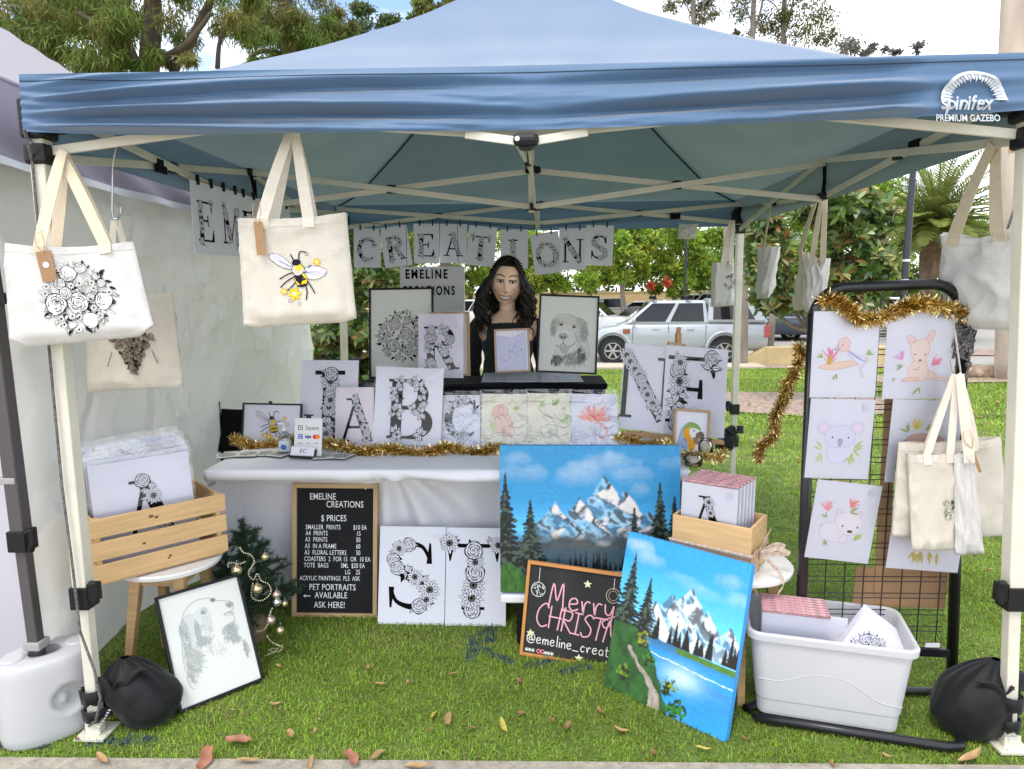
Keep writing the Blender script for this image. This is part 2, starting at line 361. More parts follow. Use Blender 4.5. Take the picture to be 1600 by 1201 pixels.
def glyphs():
    H, I = .02, .98
    GLY['A'] = [([(.16, 0), (.44, .97)], TN*1.3), ([(.42, 1), (.76, 0)], TK), ([(.24, .33), (.64, .33)], .06), sf(.02, .3, H), sf(.6, .94, H), sf(.22, .5, I)]
    GLY['B'] = [([(.2, 0), (.2, 1)], TK), (arcp(.36, .755, .29, .225, 90, -90), bowl_w(16)), (arcp(.38, .275, .36, .255, 90, -90), bowl_w(16)), ([(.05, .98), (.4, .98)], .05), ([(.05, .02), (.4, .02)], .05), ([(.2, .53), (.4, .53)], .07)]
    GLY['C'] = [(arcp(.47, .5, .38, .47, 50, 315, 28), [TN+(TK-TN)*max(0, math.sin(math.pi*i/28))**1.1 for i in range(29)]), ([(.74, .98), (.76, .66)], [.03, .10])]
    GLY['E'] = [([(.22, 0), (.22, 1)], TK), ([(.05, I), (.72, I)], .05), ([(.05, H), (.76, H)], .05), ([(.25, .52), (.54, .52)], .05), ([(.72, .99), (.74, .72)], [.12, .02]), ([(.75, .01), (.79, .32)], [.14, .02]), ([(.54, .66), (.54, .38)], [.05, .05])]
    GLY['F'] = [([(.22, 0), (.22, 1)], TK), ([(.05, I), (.72, I)], .06), sf(.05, .4, H), ([(.25, .52), (.54, .52)], .06), ([(.70, 1.), (.76, .7)], [.16, .03]), ([(.56, .66), (.56, .38)], [.05, .08])]
    GLY['I'] = [([(.4, 0), (.4, 1)], TK*1.05), ([(.18, I), (.62, I)], .06), ([(.18, H), (.62, H)], .06)]
    GLY['M'] = [([(.12, 0), (.12, 1)], TN*1.2), ([(.12, 1), (.45, .05)], TK), ([(.45, .05), (.78, 1)], TN), ([(.82, 0), (.82, 1)], TK), sf(0, .26, H), sf(.68, .97, H), sf(0, .22, I), sf(.74, .97, I)]
    GLY['N'] = [([(.14, 0), (.14, 1)], TN*1.6), ([(.14, 1), (.78, .0)], TK), ([(.78, 0), (.78, 1)], TN*1.6), sf(.02, .28, H), sf(.0, .22, I), sf(.64, .92, I)]
    GLY['O'] = [(arcp(.47, .5, .38, .47, 0, 360, 36), [TN+(TK-TN)*abs(math.cos(2*math.pi*i/36))**1.2 for i in range(37)])]
    GLY['R'] = [([(.2, 0), (.2, 1)], TK), (arcp(.36, .75, .3, .225, 90, -90), bowl_w(16)), ([(.2, .98), (.38, .98)], .05), ([(.2, .53), (.38, .53)], .05), ([(.42, .52), (.72, .0)], TK*.9), sf(.04, .36, H), sf(.6, .88, H), sf(.04, .2, I)]
    S = smooth_pts([(.72, .78), (.62, .94), (.44, .98), (.24, .9), (.18, .74), (.28, .58), (.5, .47), (.7, .34), (.74, .2), (.62, .05), (.42, .02), (.22, .1), (.14, .27)], 4)
    GLY['S'] = [(S, [TN+(TK-TN)*(math.sin(math.pi*i/(len(S)-1))**2) for i in range(len(S))]), ([(.74, 1), (.73, .68)], [.03, .09]), ([(.13, .0), (.14, .32)], [.03, .09])]
    GLY['T'] = [([(.42, 0), (.42, 1)], TK), ([(.04, I), (.8, I)], .06), ([(.06, 1.0), (.05, .74)], [.12, .02]), ([(.78, 1.0), (.79, .74)], [.12, .02]), sf(.24, .6, H)]
    GLY['L'] = [([(.22, 0), (.22, 1)], TK), sf(.05, .4, I), ([(.05, H), (.7, H)], .05), ([(.69, .01), (.73, .32)], [.14, .02])]
glyphs()
def floral(A, ch, x, y, h, rot=0, dens=.75, fs=.10, ink=BLK, fill=WHT, kinds='rdl'):
    """ornamental capital: black slab letter overgrown with line-drawn flowers; x,y is its lower left"""
    A.at(x, y, h, rot); R = A.r; spots = []
    for pts, wd in GLY[ch]:
        A.line(pts, wd, ink); k = len(pts); ws = wd if isinstance(wd, list) else [wd]*k
        L_ = 0; acc = []
        for i in range(k-1):
            a, b = pts[i], pts[i+1]; l = math.hypot(b[0]-a[0], b[1]-a[1]); n = max(1, int(l/.03))
            for j in range(n):
                t = j/n; acc.append((a[0]*(1-t)+b[0]*t, a[1]*(1-t)+b[1]*t, ws[i]*(1-t)+ws[i+1]*t))
        last = None
        for p in acc:
            if p[2] < .085: continue
            if last is None or math.hypot(p[0]-last[0], p[1]-last[1]) > fs*1.15:
                last = p
                if R.random() < dens: spots.append(p)
    for p in spots:
        for k in range(3): leaf(A, p[0]+R.uniform(-.04, .04), p[1]+R.uniform(-.04, .04), fs*1.25, R.random()*6.28, .42, ink, fill, R.random() < .3, .06)
    for p in spots:
        q = R.choice(kinds); px, py = p[0]+R.uniform(-.03, .03), p[1]+R.uniform(-.02, .02); r = fs*R.uniform(.8, 1.1)
        if q == 'r': rose(A, px, py, r*1.1, ink, fill, .05)
        elif q == 'd': daisy(A, px, py, r*1.3, 12, ink, fill)
        else:
            for k in range(5): leaf(A, px, py, r*1.3, R.random()*6.28, .55, ink, fill, False, .06)
    A.at(0, 0)
def bee(A):
    """honey bee about a unit square, head up"""
    g = lin('#5b5660'); b = lin('#23222e'); yl = lin('#e8c531')
    for P in (smooth_pts([(-.06, .12), (-.3, .2), (-.52, .42), (-.5, .55), (-.34, .5), (-.18, .34)], 5, True), smooth_pts([(.12, .0), (.3, .1), (.62, -.02), (.6, -.14), (.36, -.2), (.15, -.12)], 5, True)):
        A.poly(P, lin('#dcd9e4')); A.line(P, .012, g, True)
        m = P[len(P)//2]; 
        for k in range(4): q = P[(k*5+3) % len(P)]; A.line([P[0], ((m[0]+q[0])/2, (m[1]+q[1])/2), q], .007, g)
    for a in ([(-.06, .05), (-.25, .02), (-.42, -.04)], [(-.06, -.04), (-.28, -.12), (-.44, -.22)], [(-.02, -.12), (-.2, -.26), (-.42, -.36)], [(.1, -.16), (.12, -.4), (.06, -.6)], [(.14, -.12), (.22, -.3), (.28, -.5)], [(.16, -.02), (.28, .08), (.34, .12)], [(-.02, .3), (-.06, .45)], [(.1, .3), (.16, .46), (.3, .42)]):
        A.line(smooth_pts(a, 4), .026, b)
    A.ell(.05, -.14, .15, .17, b); A.ell(.05, -.14, .135, .155, yl)
    for y in (-.27, -.15): A.ell(.05, y, .125, .028, b)
    A.ell(.03, .08, .14, .13, lin('#c9c3b8'), wob=.05); A.ring(.03, .08, .14, .13, .015, b, wob=.04); A.ell(.06, .12, .08, .07, yl)
    A.ell(.03, .24, .1, .07, b)
    for x, y, s_ in ((.48, .16, .09), (-.16, -.42, .15), (-.38, -.32, .08)):
        for k in range(6): leaf(A, x, y, s_*1.1, k*1.05, .55, lin('#b08f2a'), yl)
        A.ell(x, y, s_*.3, s_*.3, lin('#f3ead0'))
    for x, y in ((-.3, -.55), (-.1, -.65), (.3, .38)): A.ring(x, y, .035, .035, .008, g)
def fur(A, P, n, l, ang, spread, col, w=.006, jit=.02):
    """pencil strokes scattered over the ellipse P=(x,y,a,b)"""
    R = A.r
    for k in range(n):
        a, q = R.random()*6.283, math.sqrt(R.random()); x, y = P[0]+P[2]*q*math.cos(a), P[1]+P[3]*q*math.sin(a); t = ang+R.uniform(-spread, spread); ll = l*R.uniform(.5, 1.3)
        q_ = R.uniform(.8, 1.2); c = tuple(v*q_ for v in lin(col)); A.line([(x, y), (x+ll*.5*math.cos(t), y+ll*.5*math.sin(t)), (x+ll*math.cos(t+.35), y+ll*math.sin(t+.35))], [w*.5, w, w*.3], c)
def labrador(A):
    """unit-wide pencil head of a labrador looking up left, origin at its middle"""
    g0, g1, g2, g3 = '#d4d3cd', '#bdbcb7', '#9b9a97', '#63625f'
    H = smooth_pts([(-.28, .5), (-.06, .56), (.14, .5), (.3, .36), (.4, .1), (.5, -.22), (.5, -.42), (.3, -.56), (.05, -.6), (-.2, -.58), (-.36, -.5), (-.3, -.3), (-.27, -.08), (-.26, .1), (-.32, .3)], 4, True)
    A.poly(H, g0)
    A.poly(smooth_pts([(-.28, .48), (-.38, .4), (-.42, .24), (-.36, .06), (-.3, .02), (-.26, .2), (-.2, .4)], 4, True), g1)
    A.poly(smooth_pts([(.2, .5), (.36, .44), (.44, .3), (.46, .08), (.36, -.06), (.28, .02), (.26, .22), (.18, .36)], 4, True), g1)
    fur(A, (.35, .2, .09, .26), 60, .12, -1.4, .3, g2, .012); fur(A, (-.35, .25, .06, .2), 40, .1, -1.7, .3, g2, .012)
    fur(A, (-.02, .4, .22, .12), 60, .08, 1.5, .6, g1, .008); fur(A, (.22, .08, .08, .25), 60, .1, -1.2, .4, g1, .01)
    fur(A, (.2, -.42, .28, .14), 150, .14, -2.4, .4, g2, .012); fur(A, (-.22, -.48, .14, .1), 90, .1, -2., .4, g3, .014); fur(A, (.34, -.34, .1, .18), 70, .12, -2.2, .3, g3, .012)
    A.poly(smooth_pts([(-.26, .1), (-.08, .18), (.12, .08), (.2, -.1), (.14, -.28), (-.02, -.34), (-.18, -.3), (-.27, -.14)], 4, True), '#dddcd6')
    A.ell(-.11, .04, .1, .075, g2, wob=.05); A.ell(-.11, .06, .07, .035, g1); A.ell(-.145, .03, .022, .024, g3); A.ell(-.075, .03, .022, .024, g3)
    A.line(smooth_pts([(-.11, -.03), (-.11, -.12), (-.2, -.2), (-.26, -.16)], 5), .014, g3); A.line(smooth_pts([(-.11, -.12), (.0, -.2), (.12, -.16), (.18, -.08)], 5), .016, g3)
    A.poly(smooth_pts([(-.2, -.2), (-.08, -.18), (.04, -.22), (.0, -.33), (-.12, -.35)], 4, True), g1)
    for x, y in ((-.17, .31), (.13, .27)): A.ell(x, y, .05, .036, g2, wob=.06); A.ell(x, y, .03, .026, '#2c2b2a'); A.ell(x-.008, y+.01, .009, .009, '#e8e8e6'); A.line(bez([(x-.07, y+.03), (x, y+.085), (x+.07, y+.02)]), .012, g2)
    A.line(H[:40], .008, g2); fur(A, (.06, -.02, .16, .12), 50, .05, -1.2, .6, g1, .006)
def spaniel(A):
    """spaniel profile looking up right in faint pencil, unit high, origin at its middle"""
    g0, g1, g2, g3 = '#d2d5d2', '#c2c6c3', '#a9adab', '#7e8384'; R = A.r
    sp = lambda P, n=6, c=False: smooth_pts(P, n, c)
    A.poly(sp([(-.20, .36), (-.28, .2), (-.31, .0), (-.32, -.18), (-.27, -.3), (-.16, -.28), (-.10, -.14), (-.12, .02), (-.07, .16), (-.10, .3)], 5, True), '#cdd0cd')
    fur(A, (-.25, .14, .05, .2), 110, .10, -1.75, .25, g2, .007); fur(A, (-.22, -.14, .09, .14), 150, .08, -1.6, .9, g2, .006); fur(A, (-.28, -.26, .03, .12), 40, .08, -1.5, .3, g2, .007)
    A.poly(sp([(-.10, .36), (.02, .37), (.06, .27), (.04, .12), (-.02, .02), (-.12, .0), (-.15, .1), (-.13, .24)], 5, True), g0)
    fur(A, (-.11, .14, .03, .14), 80, .08, -1.7, .25, g2, .008); fur(A, (-.06, .03, .08, .035), 70, .06, -2.5, .4, g2, .009); fur(A, (.0, .2, .06, .1), 60, .05, -1.9, .5, g1, .006)
    A.line(sp([(-.27, .26), (-.2, .40), (-.06, .475), (.08, .46), (.13, .42), (.22, .385), (.30, .355), (.335, .31), (.31, .25), (.27, .235), (.31, .21), (.30, .13), (.22, .05), (.12, .01)], 6), .006, g2)
    A.line(sp([(-.27, .26), (-.30, .08), (-.325, -.1), (-.33, -.24)], 6), .005, g2); A.line(sp([(-.07, .16), (-.10, .02), (-.02, -.03), (.06, .05)], 6), .006, g2)
    A.ell(.0, .335, .042, .045, g1, wob=.05); A.ell(-.012, .322, .02, .016, g3); A.ell(-.006, .328, .006, .005, '#e4e6e4'); A.ring(-.012, .322, .034, .024, .005, g2); A.ell(.12, .425, .022, .018, g3); A.ring(.12, .425, .03, .024, .005, g2)
    A.poly(sp([(.25, .34), (.31, .345), (.335, .31), (.30, .28), (.26, .295)], 4, True), g2); A.ell(.29, .31, .014, .010, g3); A.line(sp([(.20, .22), (.26, .235), (.31, .21)], 4), .008, g3); A.line(sp([(.22, .2), (.27, .205), (.30, .18)], 4), .006, g2)
    fur(A, (.23, .03, .07, .10), 170, .05, -1.4, 1.6, g2, .005); fur(A, (.26, -.06, .05, .05), 60, .06, -1.2, .8, g2, .006); fur(A, (.36, -.2, .03, .09), 60, .06, -1.9, .4, g2, .006)
    fur(A, (.06, -.08, .14, .08), 40, .05, -1.4, .6, g1, .005); A.line(sp([(.27, -.1), (.36, -.14), (.38, -.22), (.33, -.3)], 5), .005, g1)
    A.line(sp([(-.31, -.24), (-.325, -.34), (-.30, -.43), (-.27, -.455)], 5), .006, g2); A.line(sp([(-.2, -.28), (-.23, -.38)], 4), .005, g1); A.line(sp([(.08, -.14), (.09, -.22), (.12, -.25)], 4), .005, g1)
def wash(A, P, col, edge, lw=.012):
    P = smooth_pts(P, 5, True); mixw = lambda c, k: tuple(v*(1-k)+w_*k for v, w_ in zip(lin(c), WHT)); A.poly(P, mixw(col, .4)); A.line(P, lw, mixw(edge, .3), True)
def sprig(A, x, y, l, a, col='#a9b878', n=5):
    for k in range(n): leaf(A, x, y, l*A.r.uniform(.6, 1.1), a+A.r.uniform(-.7, .7), .22, lin(col), lin(col), True)
def brushflower(A, x, y, r, a, col='#e58aa8'):
    for k in range(16): t = a+A.r.uniform(-.8, .8); l = r*A.r.uniform(.6, 1.1); A.line([(x, y), (x+l*math.cos(t), y+l*math.sin(t))], [r*.12, r*.05], tuple(v*A.r.uniform(.85, 1.15) for v in lin(col)))
def bird(A):
    wash(A, [(-.5, -.2), (-.2, -.24), (.2, -.16), (.44, -.08), (.42, -.0), (.1, -.06), (-.3, -.12)], '#efc39a', '#dca06a')
    wash(A, [(.04, .16), (.22, .06), (.42, -.02), (.34, -.24), (.4, -.36), (.34, -.36), (.28, -.14), (.12, .0)], '#dcdcec', '#c3aebb')
    for k in range(5): A.line([(.06+.04*k, .13-.03*k), (.2+.05*k, .04-.03*k)], .02, '#93a6d6')
    wash(A, [(-.14, .22), (-.1, .36), (.02, .4), (.1, .3), (.06, .16), (-.06, .12)], '#eec0ae', '#d99b88'); wash(A, [(-.14, .2), (-.22, .16), (-.12, .13)], '#b8adb8', '#9b8f9d')
    A.ell(-.05, .25, .012, .012, '#3b3438')
    brushflower(A, -.26, -.06, .26, 1.6, '#e87fb0'); brushflower(A, -.3, -.14, .2, 1.5, '#d9b13d')
    sprig(A, .42, .06, .16, .4); sprig(A, -.14, -.32, .16, -1.6); sprig(A, -.42, .0, .16, 2.6)
def kangaroo(A):
    wash(A, [(-.14, .2), (-.26, .34), (-.24, .44), (-.1, .36)], '#f0c7bf', '#e0a98c'); wash(A, [(.08, .3), (.14, .5), (.24, .52), (.2, .34)], '#f0c7bf', '#e0a98c')
    wash(A, [(.02, -.3), (.3, -.4), (.56, -.41), (.56, -.38), (.34, -.32), (.12, -.18)], '#f2d2b6', '#e2ae86')
    wash(A, [(-.1, -.02), (.08, -.02), (.16, -.2), (.14, -.38), (-.1, -.4), (-.2, -.26)], '#f5dac2', '#e2ae86')
    wash(A, [(-.14, .3), (.06, .36), (.16, .22), (.12, .02), (.02, -.08), (-.1, -.02), (-.18, .14)], '#f6dcc6', '#e2ae86')
    wash(A, [(-.3, -.42), (-.06, -.42), (.0, -.36), (-.2, -.36)], '#eec39e', '#de9f6f'); A.line(bez([(-.12, -.2), (-.02, -.24), (.0, -.14)]), .014, '#de9f6f')
    for x in (-.1, .09): A.ell(x, .08, .013, .015, '#3b3030')
    A.ell(-.0, -.03, .028, .018, '#8c5a4a')
    brushflower(A, -.32, -.02, .2, 2.2, '#d9a4d6'); brushflower(A, .22, -.12, .22, .6, '#e88fa6'); sprig(A, -.3, -.14, .16, 3.2, '#9fb08a'); sprig(A, .02, -.52, .18, -1.9); sprig(A, -.42, -.38, .1, 3.4)
def koala(A):
    for s_ in (-1, 1): wash(A, [(s_*.2, .32), (s_*.34, .44), (s_*.46, .34), (s_*.42, .2), (s_*.26, .16)], '#dfd6ea', '#c4bcd8'); A.ell(s_*.34, .3, .07, .07, '#efdbe6')
    wash(A, [(-.2, -.06), (.16, -.06), (.24, -.28), (.1, -.42), (-.12, -.42), (-.22, -.28)], '#e2e0f2', '#c6c3e0')
    wash(A, [(-.28, .22), (-.1, .34), (.12, .34), (.3, .2), (.28, .0), (.1, -.1), (-.12, -.1), (-.28, .02)], '#dddcf0', '#bfbddc')
    wash(A, [(-.03, .06), (.05, .06), (.04, -.06), (-.01, -.08)], '#9c98a8', '#77727f')
    for x in (-.15, .17): A.ell(x, .1, .016, .02, '#45414a')
    for k in range(5): sprig(A, .3-.02*k, -.1-.05*k, .22, .2-.5*k, '#c5cc8f', 3); sprig(A, -.34, -.12-.05*k, .2, 2.9+.4*k, '#cbd28f', 2)
def wombat(A):
    wash(A, [(-.42, -.06), (-.2, .04), (.0, -.1), (.02, -.34), (-.2, -.36), (-.4, -.28)], '#eee4ea', '#d3c3d2')
    wash(A, [(-.14, .2), (-.16, .32), (-.02, .26)], '#e9d5de', '#d0b6c6'); wash(A, [(.22, .26), (.34, .32), (.32, .18)], '#e9d5de', '#d0b6c6')
    wash(A, [(-.14, .18), (.04, .28), (.26, .24), (.38, .08), (.34, -.12), (.14, -.2), (-.04, -.12), (-.14, .02)], '#f2e6ec', '#d8c4d2')
    wash(A, [(.0, -.24), (.12, -.2), (.1, -.38), (-.02, -.36)], '#eee0e8', '#d3c3d2')
    A.ell(.16, -.12, .055, .03, '#4c4248'); 
    for x in (-.0, .3): A.ell(x, -.02, .016, .022, '#3a3236')
    brushflower(A, .1, .38, .2, 1.2, '#ee8f88'); brushflower(A, -.34, .26, .22, 1.7, '#f0a2a8')
    sprig(A, .1, .28, .2, .3); sprig(A, -.34, .12, .16, 2.4); sprig(A, .26, -.3, .26, .5, '#c0c86f'); sprig(A, -.3, -.34, .14, -1.4)
def platypus(A):
    wash(A, [(-.4, -.1), (-.28, .16), (.0, .22), (.3, .16), (.42, -.06), (.2, -.2), (-.2, -.22)], '#dd9a68', '#b9683e')
    wash(A, [(-.46, -.02), (-.3, .08), (-.3, -.14), (-.44, -.14)], '#b98a78', '#8a5a4a'); A.ell(-.24, .06, .015, .015, '#2c2422')
    brushflower(A, -.16, .3, .2, 1.6, '#e8c94a'); sprig(A, .0, .28, .2, .9); sprig(A, -.3, .24, .18, 2.2)
def possum(A):
    wash(A, [(-.2, .0), (.0, .18), (.22, .06), (.26, -.2), (.04, -.3), (-.18, -.22)], '#e6dcd4', '#bfae9e'); A.ell(-.1, -.02, .016, .02, '#332c2a'); A.ell(.08, -.02, .016, .02, '#332c2a'); A.ell(-.02, -.12, .03, .02, '#c98b86')
    for k in range(4): sprig(A, -.2+.14*k, -.36, .26, -1.8+.3*k, '#c9b86a', 3)
def macaw(A):
    """blue and yellow parrot head facing right, unit square"""
    wash(A, [(-.42, -.5), (-.4, -.1), (-.3, .22), (-.06, .42), (.2, .34), (.3, .14), (.1, -.1), (.1, -.5)], '#5a86b8', '#3d6596', .015)
    A.poly(smooth_pts([(-.2, .3), (-.02, .42), (.2, .34), (.3, .16), (.1, .22), (-.1, .24), (-.28, .1)], 5, True), '#8fae58')
    A.poly(smooth_pts([(-.2, .2), (.0, .22), (-.06, .04), (.02, -.12), (.14, -.3), (.1, -.5), (-.06, -.5), (-.1, -.26), (-.26, -.06)], 5, True), '#e5a52e')
    for k in range(14): x = A.r.uniform(-.34, -.1); y = A.r.uniform(-.45, -.1); A.line([(x, y), (x+.05, y-.09)], .014, A.r.choice(('#3d6fa8', '#7fa6cc', '#c8902a')))
    A.poly(smooth_pts([(-.04, .2), (.14, .22), (.3, .12), (.22, .02), (.04, -.1), (-.06, .04)], 5, True), '#e9e9ea')
    A.ell(.08, .14, .035, .035, '#2b2b2b'); A.ell(.08, .14, .02, .02, '#e8e2b0')
    A.poly(smooth_pts([(.16, .04), (.32, .12), (.42, .0), (.38, -.2), (.3, -.28), (.28, -.12), (.16, -.1)], 5, True), '#7c6a60'); A.line(smooth_pts([(.16, .04), (.32, .12), (.42, .0), (.38, -.2)], 5), .02, '#4b3d38')
    A.poly(smooth_pts([(.06, -.1), (.22, -.1), (.28, -.26), (.14, -.3)], 5, True), '#9b7a62')
def bouquet(A, n=26, ink=BLK, fill=WHT):
    """loose triangular posy"""
    R = A.r
    for k in range(n):
        y = R.uniform(-.5, .5); wd = .5*(1-abs(y)*.9); x = R.uniform(-wd, wd); r = R.uniform(.07, .14)
        for j in range(3): leaf(A, x, y, r*1.6, R.random()*6.28, .35, ink, fill, R.random() < .5, .07)
        if R.random() < .5: daisy(A, x, y, r*1.2, 10, ink, fill)
        else: rose(A, x, y, r, ink, fill, .09)
# single-stroke hand lettering for the chalk board
STK = {'M': [[(0, 0), (.12, .95), (.3, .3), (.48, 1), (.56, .0), (.68, .1)]], 'e': [[(.05, .25), (.36, .33), (.3, .5), (.12, .45), (.06, .2), (.2, .02), (.42, .12)]], 'r': [[(.05, .45), (.14, .0), (.16, .3), (.26, .46), (.38, .42)]],
 'y': [[(.05, .48), (.1, .15), (.26, .1), (.38, .46)], [(.38, .46), (.32, -.2), (.14, -.42), (.02, -.2), (.34, .02), (.62, .12)]], 'C': [[(.5, .82), (.34, 1), (.1, .7), (.08, .25), (.3, .0), (.54, .12)]], 'H': [[(.08, .95), (.1, .0)], [(.5, .95), (.48, .0)], [(.02, .5), (.58, .52)]],
 'R': [[(.1, .95), (.1, 0)], [(.04, .9), (.42, .86), (.36, .52), (.12, .5), (.5, .0)]], 'I': [[(.2, .9), (.2, .05)], [(.04, .92), (.38, .92)], [(.04, .04), (.38, .04)]], 'S': [[(.46, .84), (.28, .97), (.1, .75), (.4, .42), (.36, .1), (.12, .02), (.02, .18)]],
 'T': [[(.0, .92), (.56, .96)], [(.28, .94), (.24, .0)]], 'A': [[(.02, .0), (.28, .96), (.52, .0)], [(.1, .36), (.46, .36)]], 'm': [[(.05, .46), (.06, 0)], [(.06, .3), (.18, .46), (.26, .36), (.26, 0)], [(.26, .3), (.4, .46), (.48, .36), (.5, 0)]],
 'l': [[(.1, .95), (.1, 0)]], 'i': [[(.1, .48), (.1, 0)], [(.09, .66), (.12, .7)]], 'n': [[(.05, .46), (.06, 0)], [(.06, .3), (.2, .47), (.32, .36), (.33, 0)]], '_': [[(0, -.02), (.5, -.02)]], 'c': [[(.36, .4), (.2, .48), (.06, .25), (.18, .02), (.38, .08)]],
 'a': [[(.36, .42), (.16, .46), (.06, .22), (.18, .02), (.35, .16), (.36, .46), (.4, .0)]], 't': [[(.16, .8), (.16, .08), (.32, .02)], [(.02, .5), (.32, .5)]], 'o': [[(.2, .47), (.06, .25), (.2, .02), (.34, .24), (.2, .47)]], 's': [[(.32, .42), (.14, .46), (.1, .3), (.3, .18), (.24, .02), (.04, .06)]],
 '@': [[(.5, .3), (.36, .5), (.22, .3), (.36, .18), (.5, .34), (.54, .2), (.7, .3), (.62, .66), (.34, .8), (.08, .56), (.1, .16), (.36, -.06), (.66, .06)]]}
def chalk(A, s, x, y, h, w, col, rot=0, sp=1.0):
    for ch in s:
        A.at(x, y, h, rot); mx = 0
        for st in STK[ch]:
            A.line(smooth_pts(st, 5), w/h, col); mx = max(mx, max(p[0] for p in st))
        d = (mx+.1)*h*sp; x += d*math.cos(rot); y += d*math.sin(rot)
    A.at(0, 0)
def star5(A, x, y, r, col, rot=.3):
    A.poly([(x+(r if k % 2 == 0 else r*.45)*math.cos(rot+k*math.pi/5), y+(r if k % 2 == 0 else r*.45)*math.sin(rot+k*math.pi/5)) for k in range(10)], col)
def lettering(A, body, x, y, size, col, bold=0, sx=1, align='LEFT', shear=0, rot=0, space=1):
    vs, fs = text_verts(body, size, bold, shear, align, sx, space); A.at(x, y, 1, rot); A._emit([(v.x, v.y) for v in vs], fs, lin(col)); A.at(0, 0)
# ------------------------------------------------------------------ acrylic landscapes computed per vertex on a fine sheet
def fbm(X, Y, sc, oct=5, seed=0, gain=.5):
    r = np.random.RandomState(seed); out = np.zeros_like(X); amp = 1; tot = 0
    for o in range(oct):
        n = int(sc*2**o)+3; g = r.rand(n*2+4, n*2+4); u = np.clip(X*sc*2**o, 0, n*2); v = np.clip(Y*sc*2**o, 0, n*2)
        i = u.astype(int); j = v.astype(int); fu = u-i; fv = v-j; fu = fu*fu*(3-2*fu); fv = fv*fv*(3-2*fv)
        out += amp*((g[i, j]*(1-fu)+g[i+1, j]*fu)*(1-fv)+(g[i, j+1]*(1-fu)+g[i+1, j+1]*fu)*fv); tot += amp; amp *= gain
    return out/tot
def pmask(X, Y, P):
    m = np.zeros(X.shape, bool); k = len(P)
    for i in range(k):
        (x0, y0), (x1, y1) = P[i-1], P[i]; c = ((y0 > Y) != (y1 > Y)) & (X < (x1-x0)*(Y-y0)/((y1-y0) or 1e-9)+x0); m ^= c
    return m
def npl(h): return np.array(lin(h))
def over(img, mask, col): 
    m = np.clip(mask.astype(float), 0, 1)[..., None]; return img*(1-m)+np.asarray(col)*m
def spruce(img, X, Y, cx, y0, y1, wd, seed, dark='#141d1c', light='#4a5a4c'):
    r = np.random.RandomState(seed); h = y1-y0; n = 17
    m = np.abs(X-cx) < .006; m &= (Y > y0) & (Y < y1); img = over(img, m, npl(dark))
    for k in range(n):
        t = k/n; yt = y1-h*(t*.97)-.01; half = wd*(.08+.92*t)*r.uniform(.75, 1.1)
        for s_ in (-1, 1):
            hl = half*r.uniform(.8, 1.15); P = [(cx, yt+h*.06), (cx+s_*hl*.5, yt-h*.005), (cx+s_*hl, yt-h*.035), (cx+s_*hl*.8, yt-h*.06), (cx+s_*hl*.45, yt-h*.055), (cx, yt-h*.09)]
            mk = pmask(X, Y, P); nn = fbm(X, Y, 40, 2, seed+k); img = over(img, mk, npl(dark)); img = over(img, mk & (nn > .6), npl(light))
    return img
def mountain(img, X, Y, peaks, base, seed, warm='#f0ebe4', cool='#86bde0', rock='#3f3c3c'):
    """snowy range of separate peaks (x, y, left run, right run), far ones first: blue shaded left faces, white lit right faces, rock streaks down the slopes"""
    for k, (x, y, wl, wr) in enumerate(peaks):
        n1 = fbm(X, Y, 16, 5, seed+k); n2 = fbm(X*.7+Y*.7, Y*.35-X*.35+.5, 26, 5, seed+20+k); n3 = fbm(X*.7-Y*.7+1, (Y+X)*.35, 26, 5, seed+40+k); h = (y-Y)
        edge = (n1-.5)*.035*(h > .01); m = (Y < y) & (Y > base) & (X > x-wl*h/(y-base)*1.0-edge) & (X < x+wr*h/(y-base)+edge)
        rid = x+(.10*h+.05*np.sin(h*34+k)*np.minimum(1, h*8)+(n1-.5)*.09*np.minimum(1, h*7)); lit = X > rid
        sh = npl(cool)*(.65+.75*n2[..., None]); sh = np.where((n2 < .42)[..., None], npl('#4f7fa0')*(.8+.4*n1[..., None]), sh); li = npl(warm)*(.86+.2*n3[..., None])
        img = np.where((m & ~lit)[..., None], sh, img); img = np.where((m & lit)[..., None], li, img)
        so_ = lambda n_, th, k_=16: np.clip((n_-th)*k_, 0, 1); img = over(img, (m & lit)*so_(n3, .55)*.8, npl('#a9b6cc')); img = over(img, (m & lit)*so_(n3, .63, 22)*.85, npl(rock)); img = over(img, (m & ~lit)*so_(n2, .57)*.85, npl(rock)); img = over(img, (m & ~lit)*so_(n2, .50, 12)*(1-so_(n2, .56))*.6, npl('#eef0f2'))
        img = over(img, m & (np.abs(X-rid) < .006+.004*n1) & (n1 > .45), npl(rock))
        img = over(img, m*np.clip((base+.13-Y)/.13, 0, 1)*.5, npl('#a9cfe6'))
    return img
def clouds(img, X, Y, blobs, seed):
    for i, (x, y, a, b, s_) in enumerate(blobs):
        s_ = s_*.85; n = .5*fbm(X, Y, 9, 5, seed+i)+.5*fbm(X, Y, 5, 4, seed+i+50); d = ((X-x)/a)**2+((Y-y)/b)**2; m = np.clip((1.1-d+(n-.5)*3.2)*.55, 0, 1)*s_*np.clip(.55+(Y-y)/b*.45, .25, 1); img = over(img, m, npl('#eef1f2')*(.88+.14*n[..., None]))
    return img
def soften(img, k=1):
    for _ in range(k): q = np.pad(img, ((1, 1), (1, 1), (0, 0)), 'edge'); img = (q[1:-1, 1:-1]*2+q[:-2, 1:-1]+q[2:, 1:-1]+q[1:-1, :-2]+q[1:-1, 2:])/6
    return img
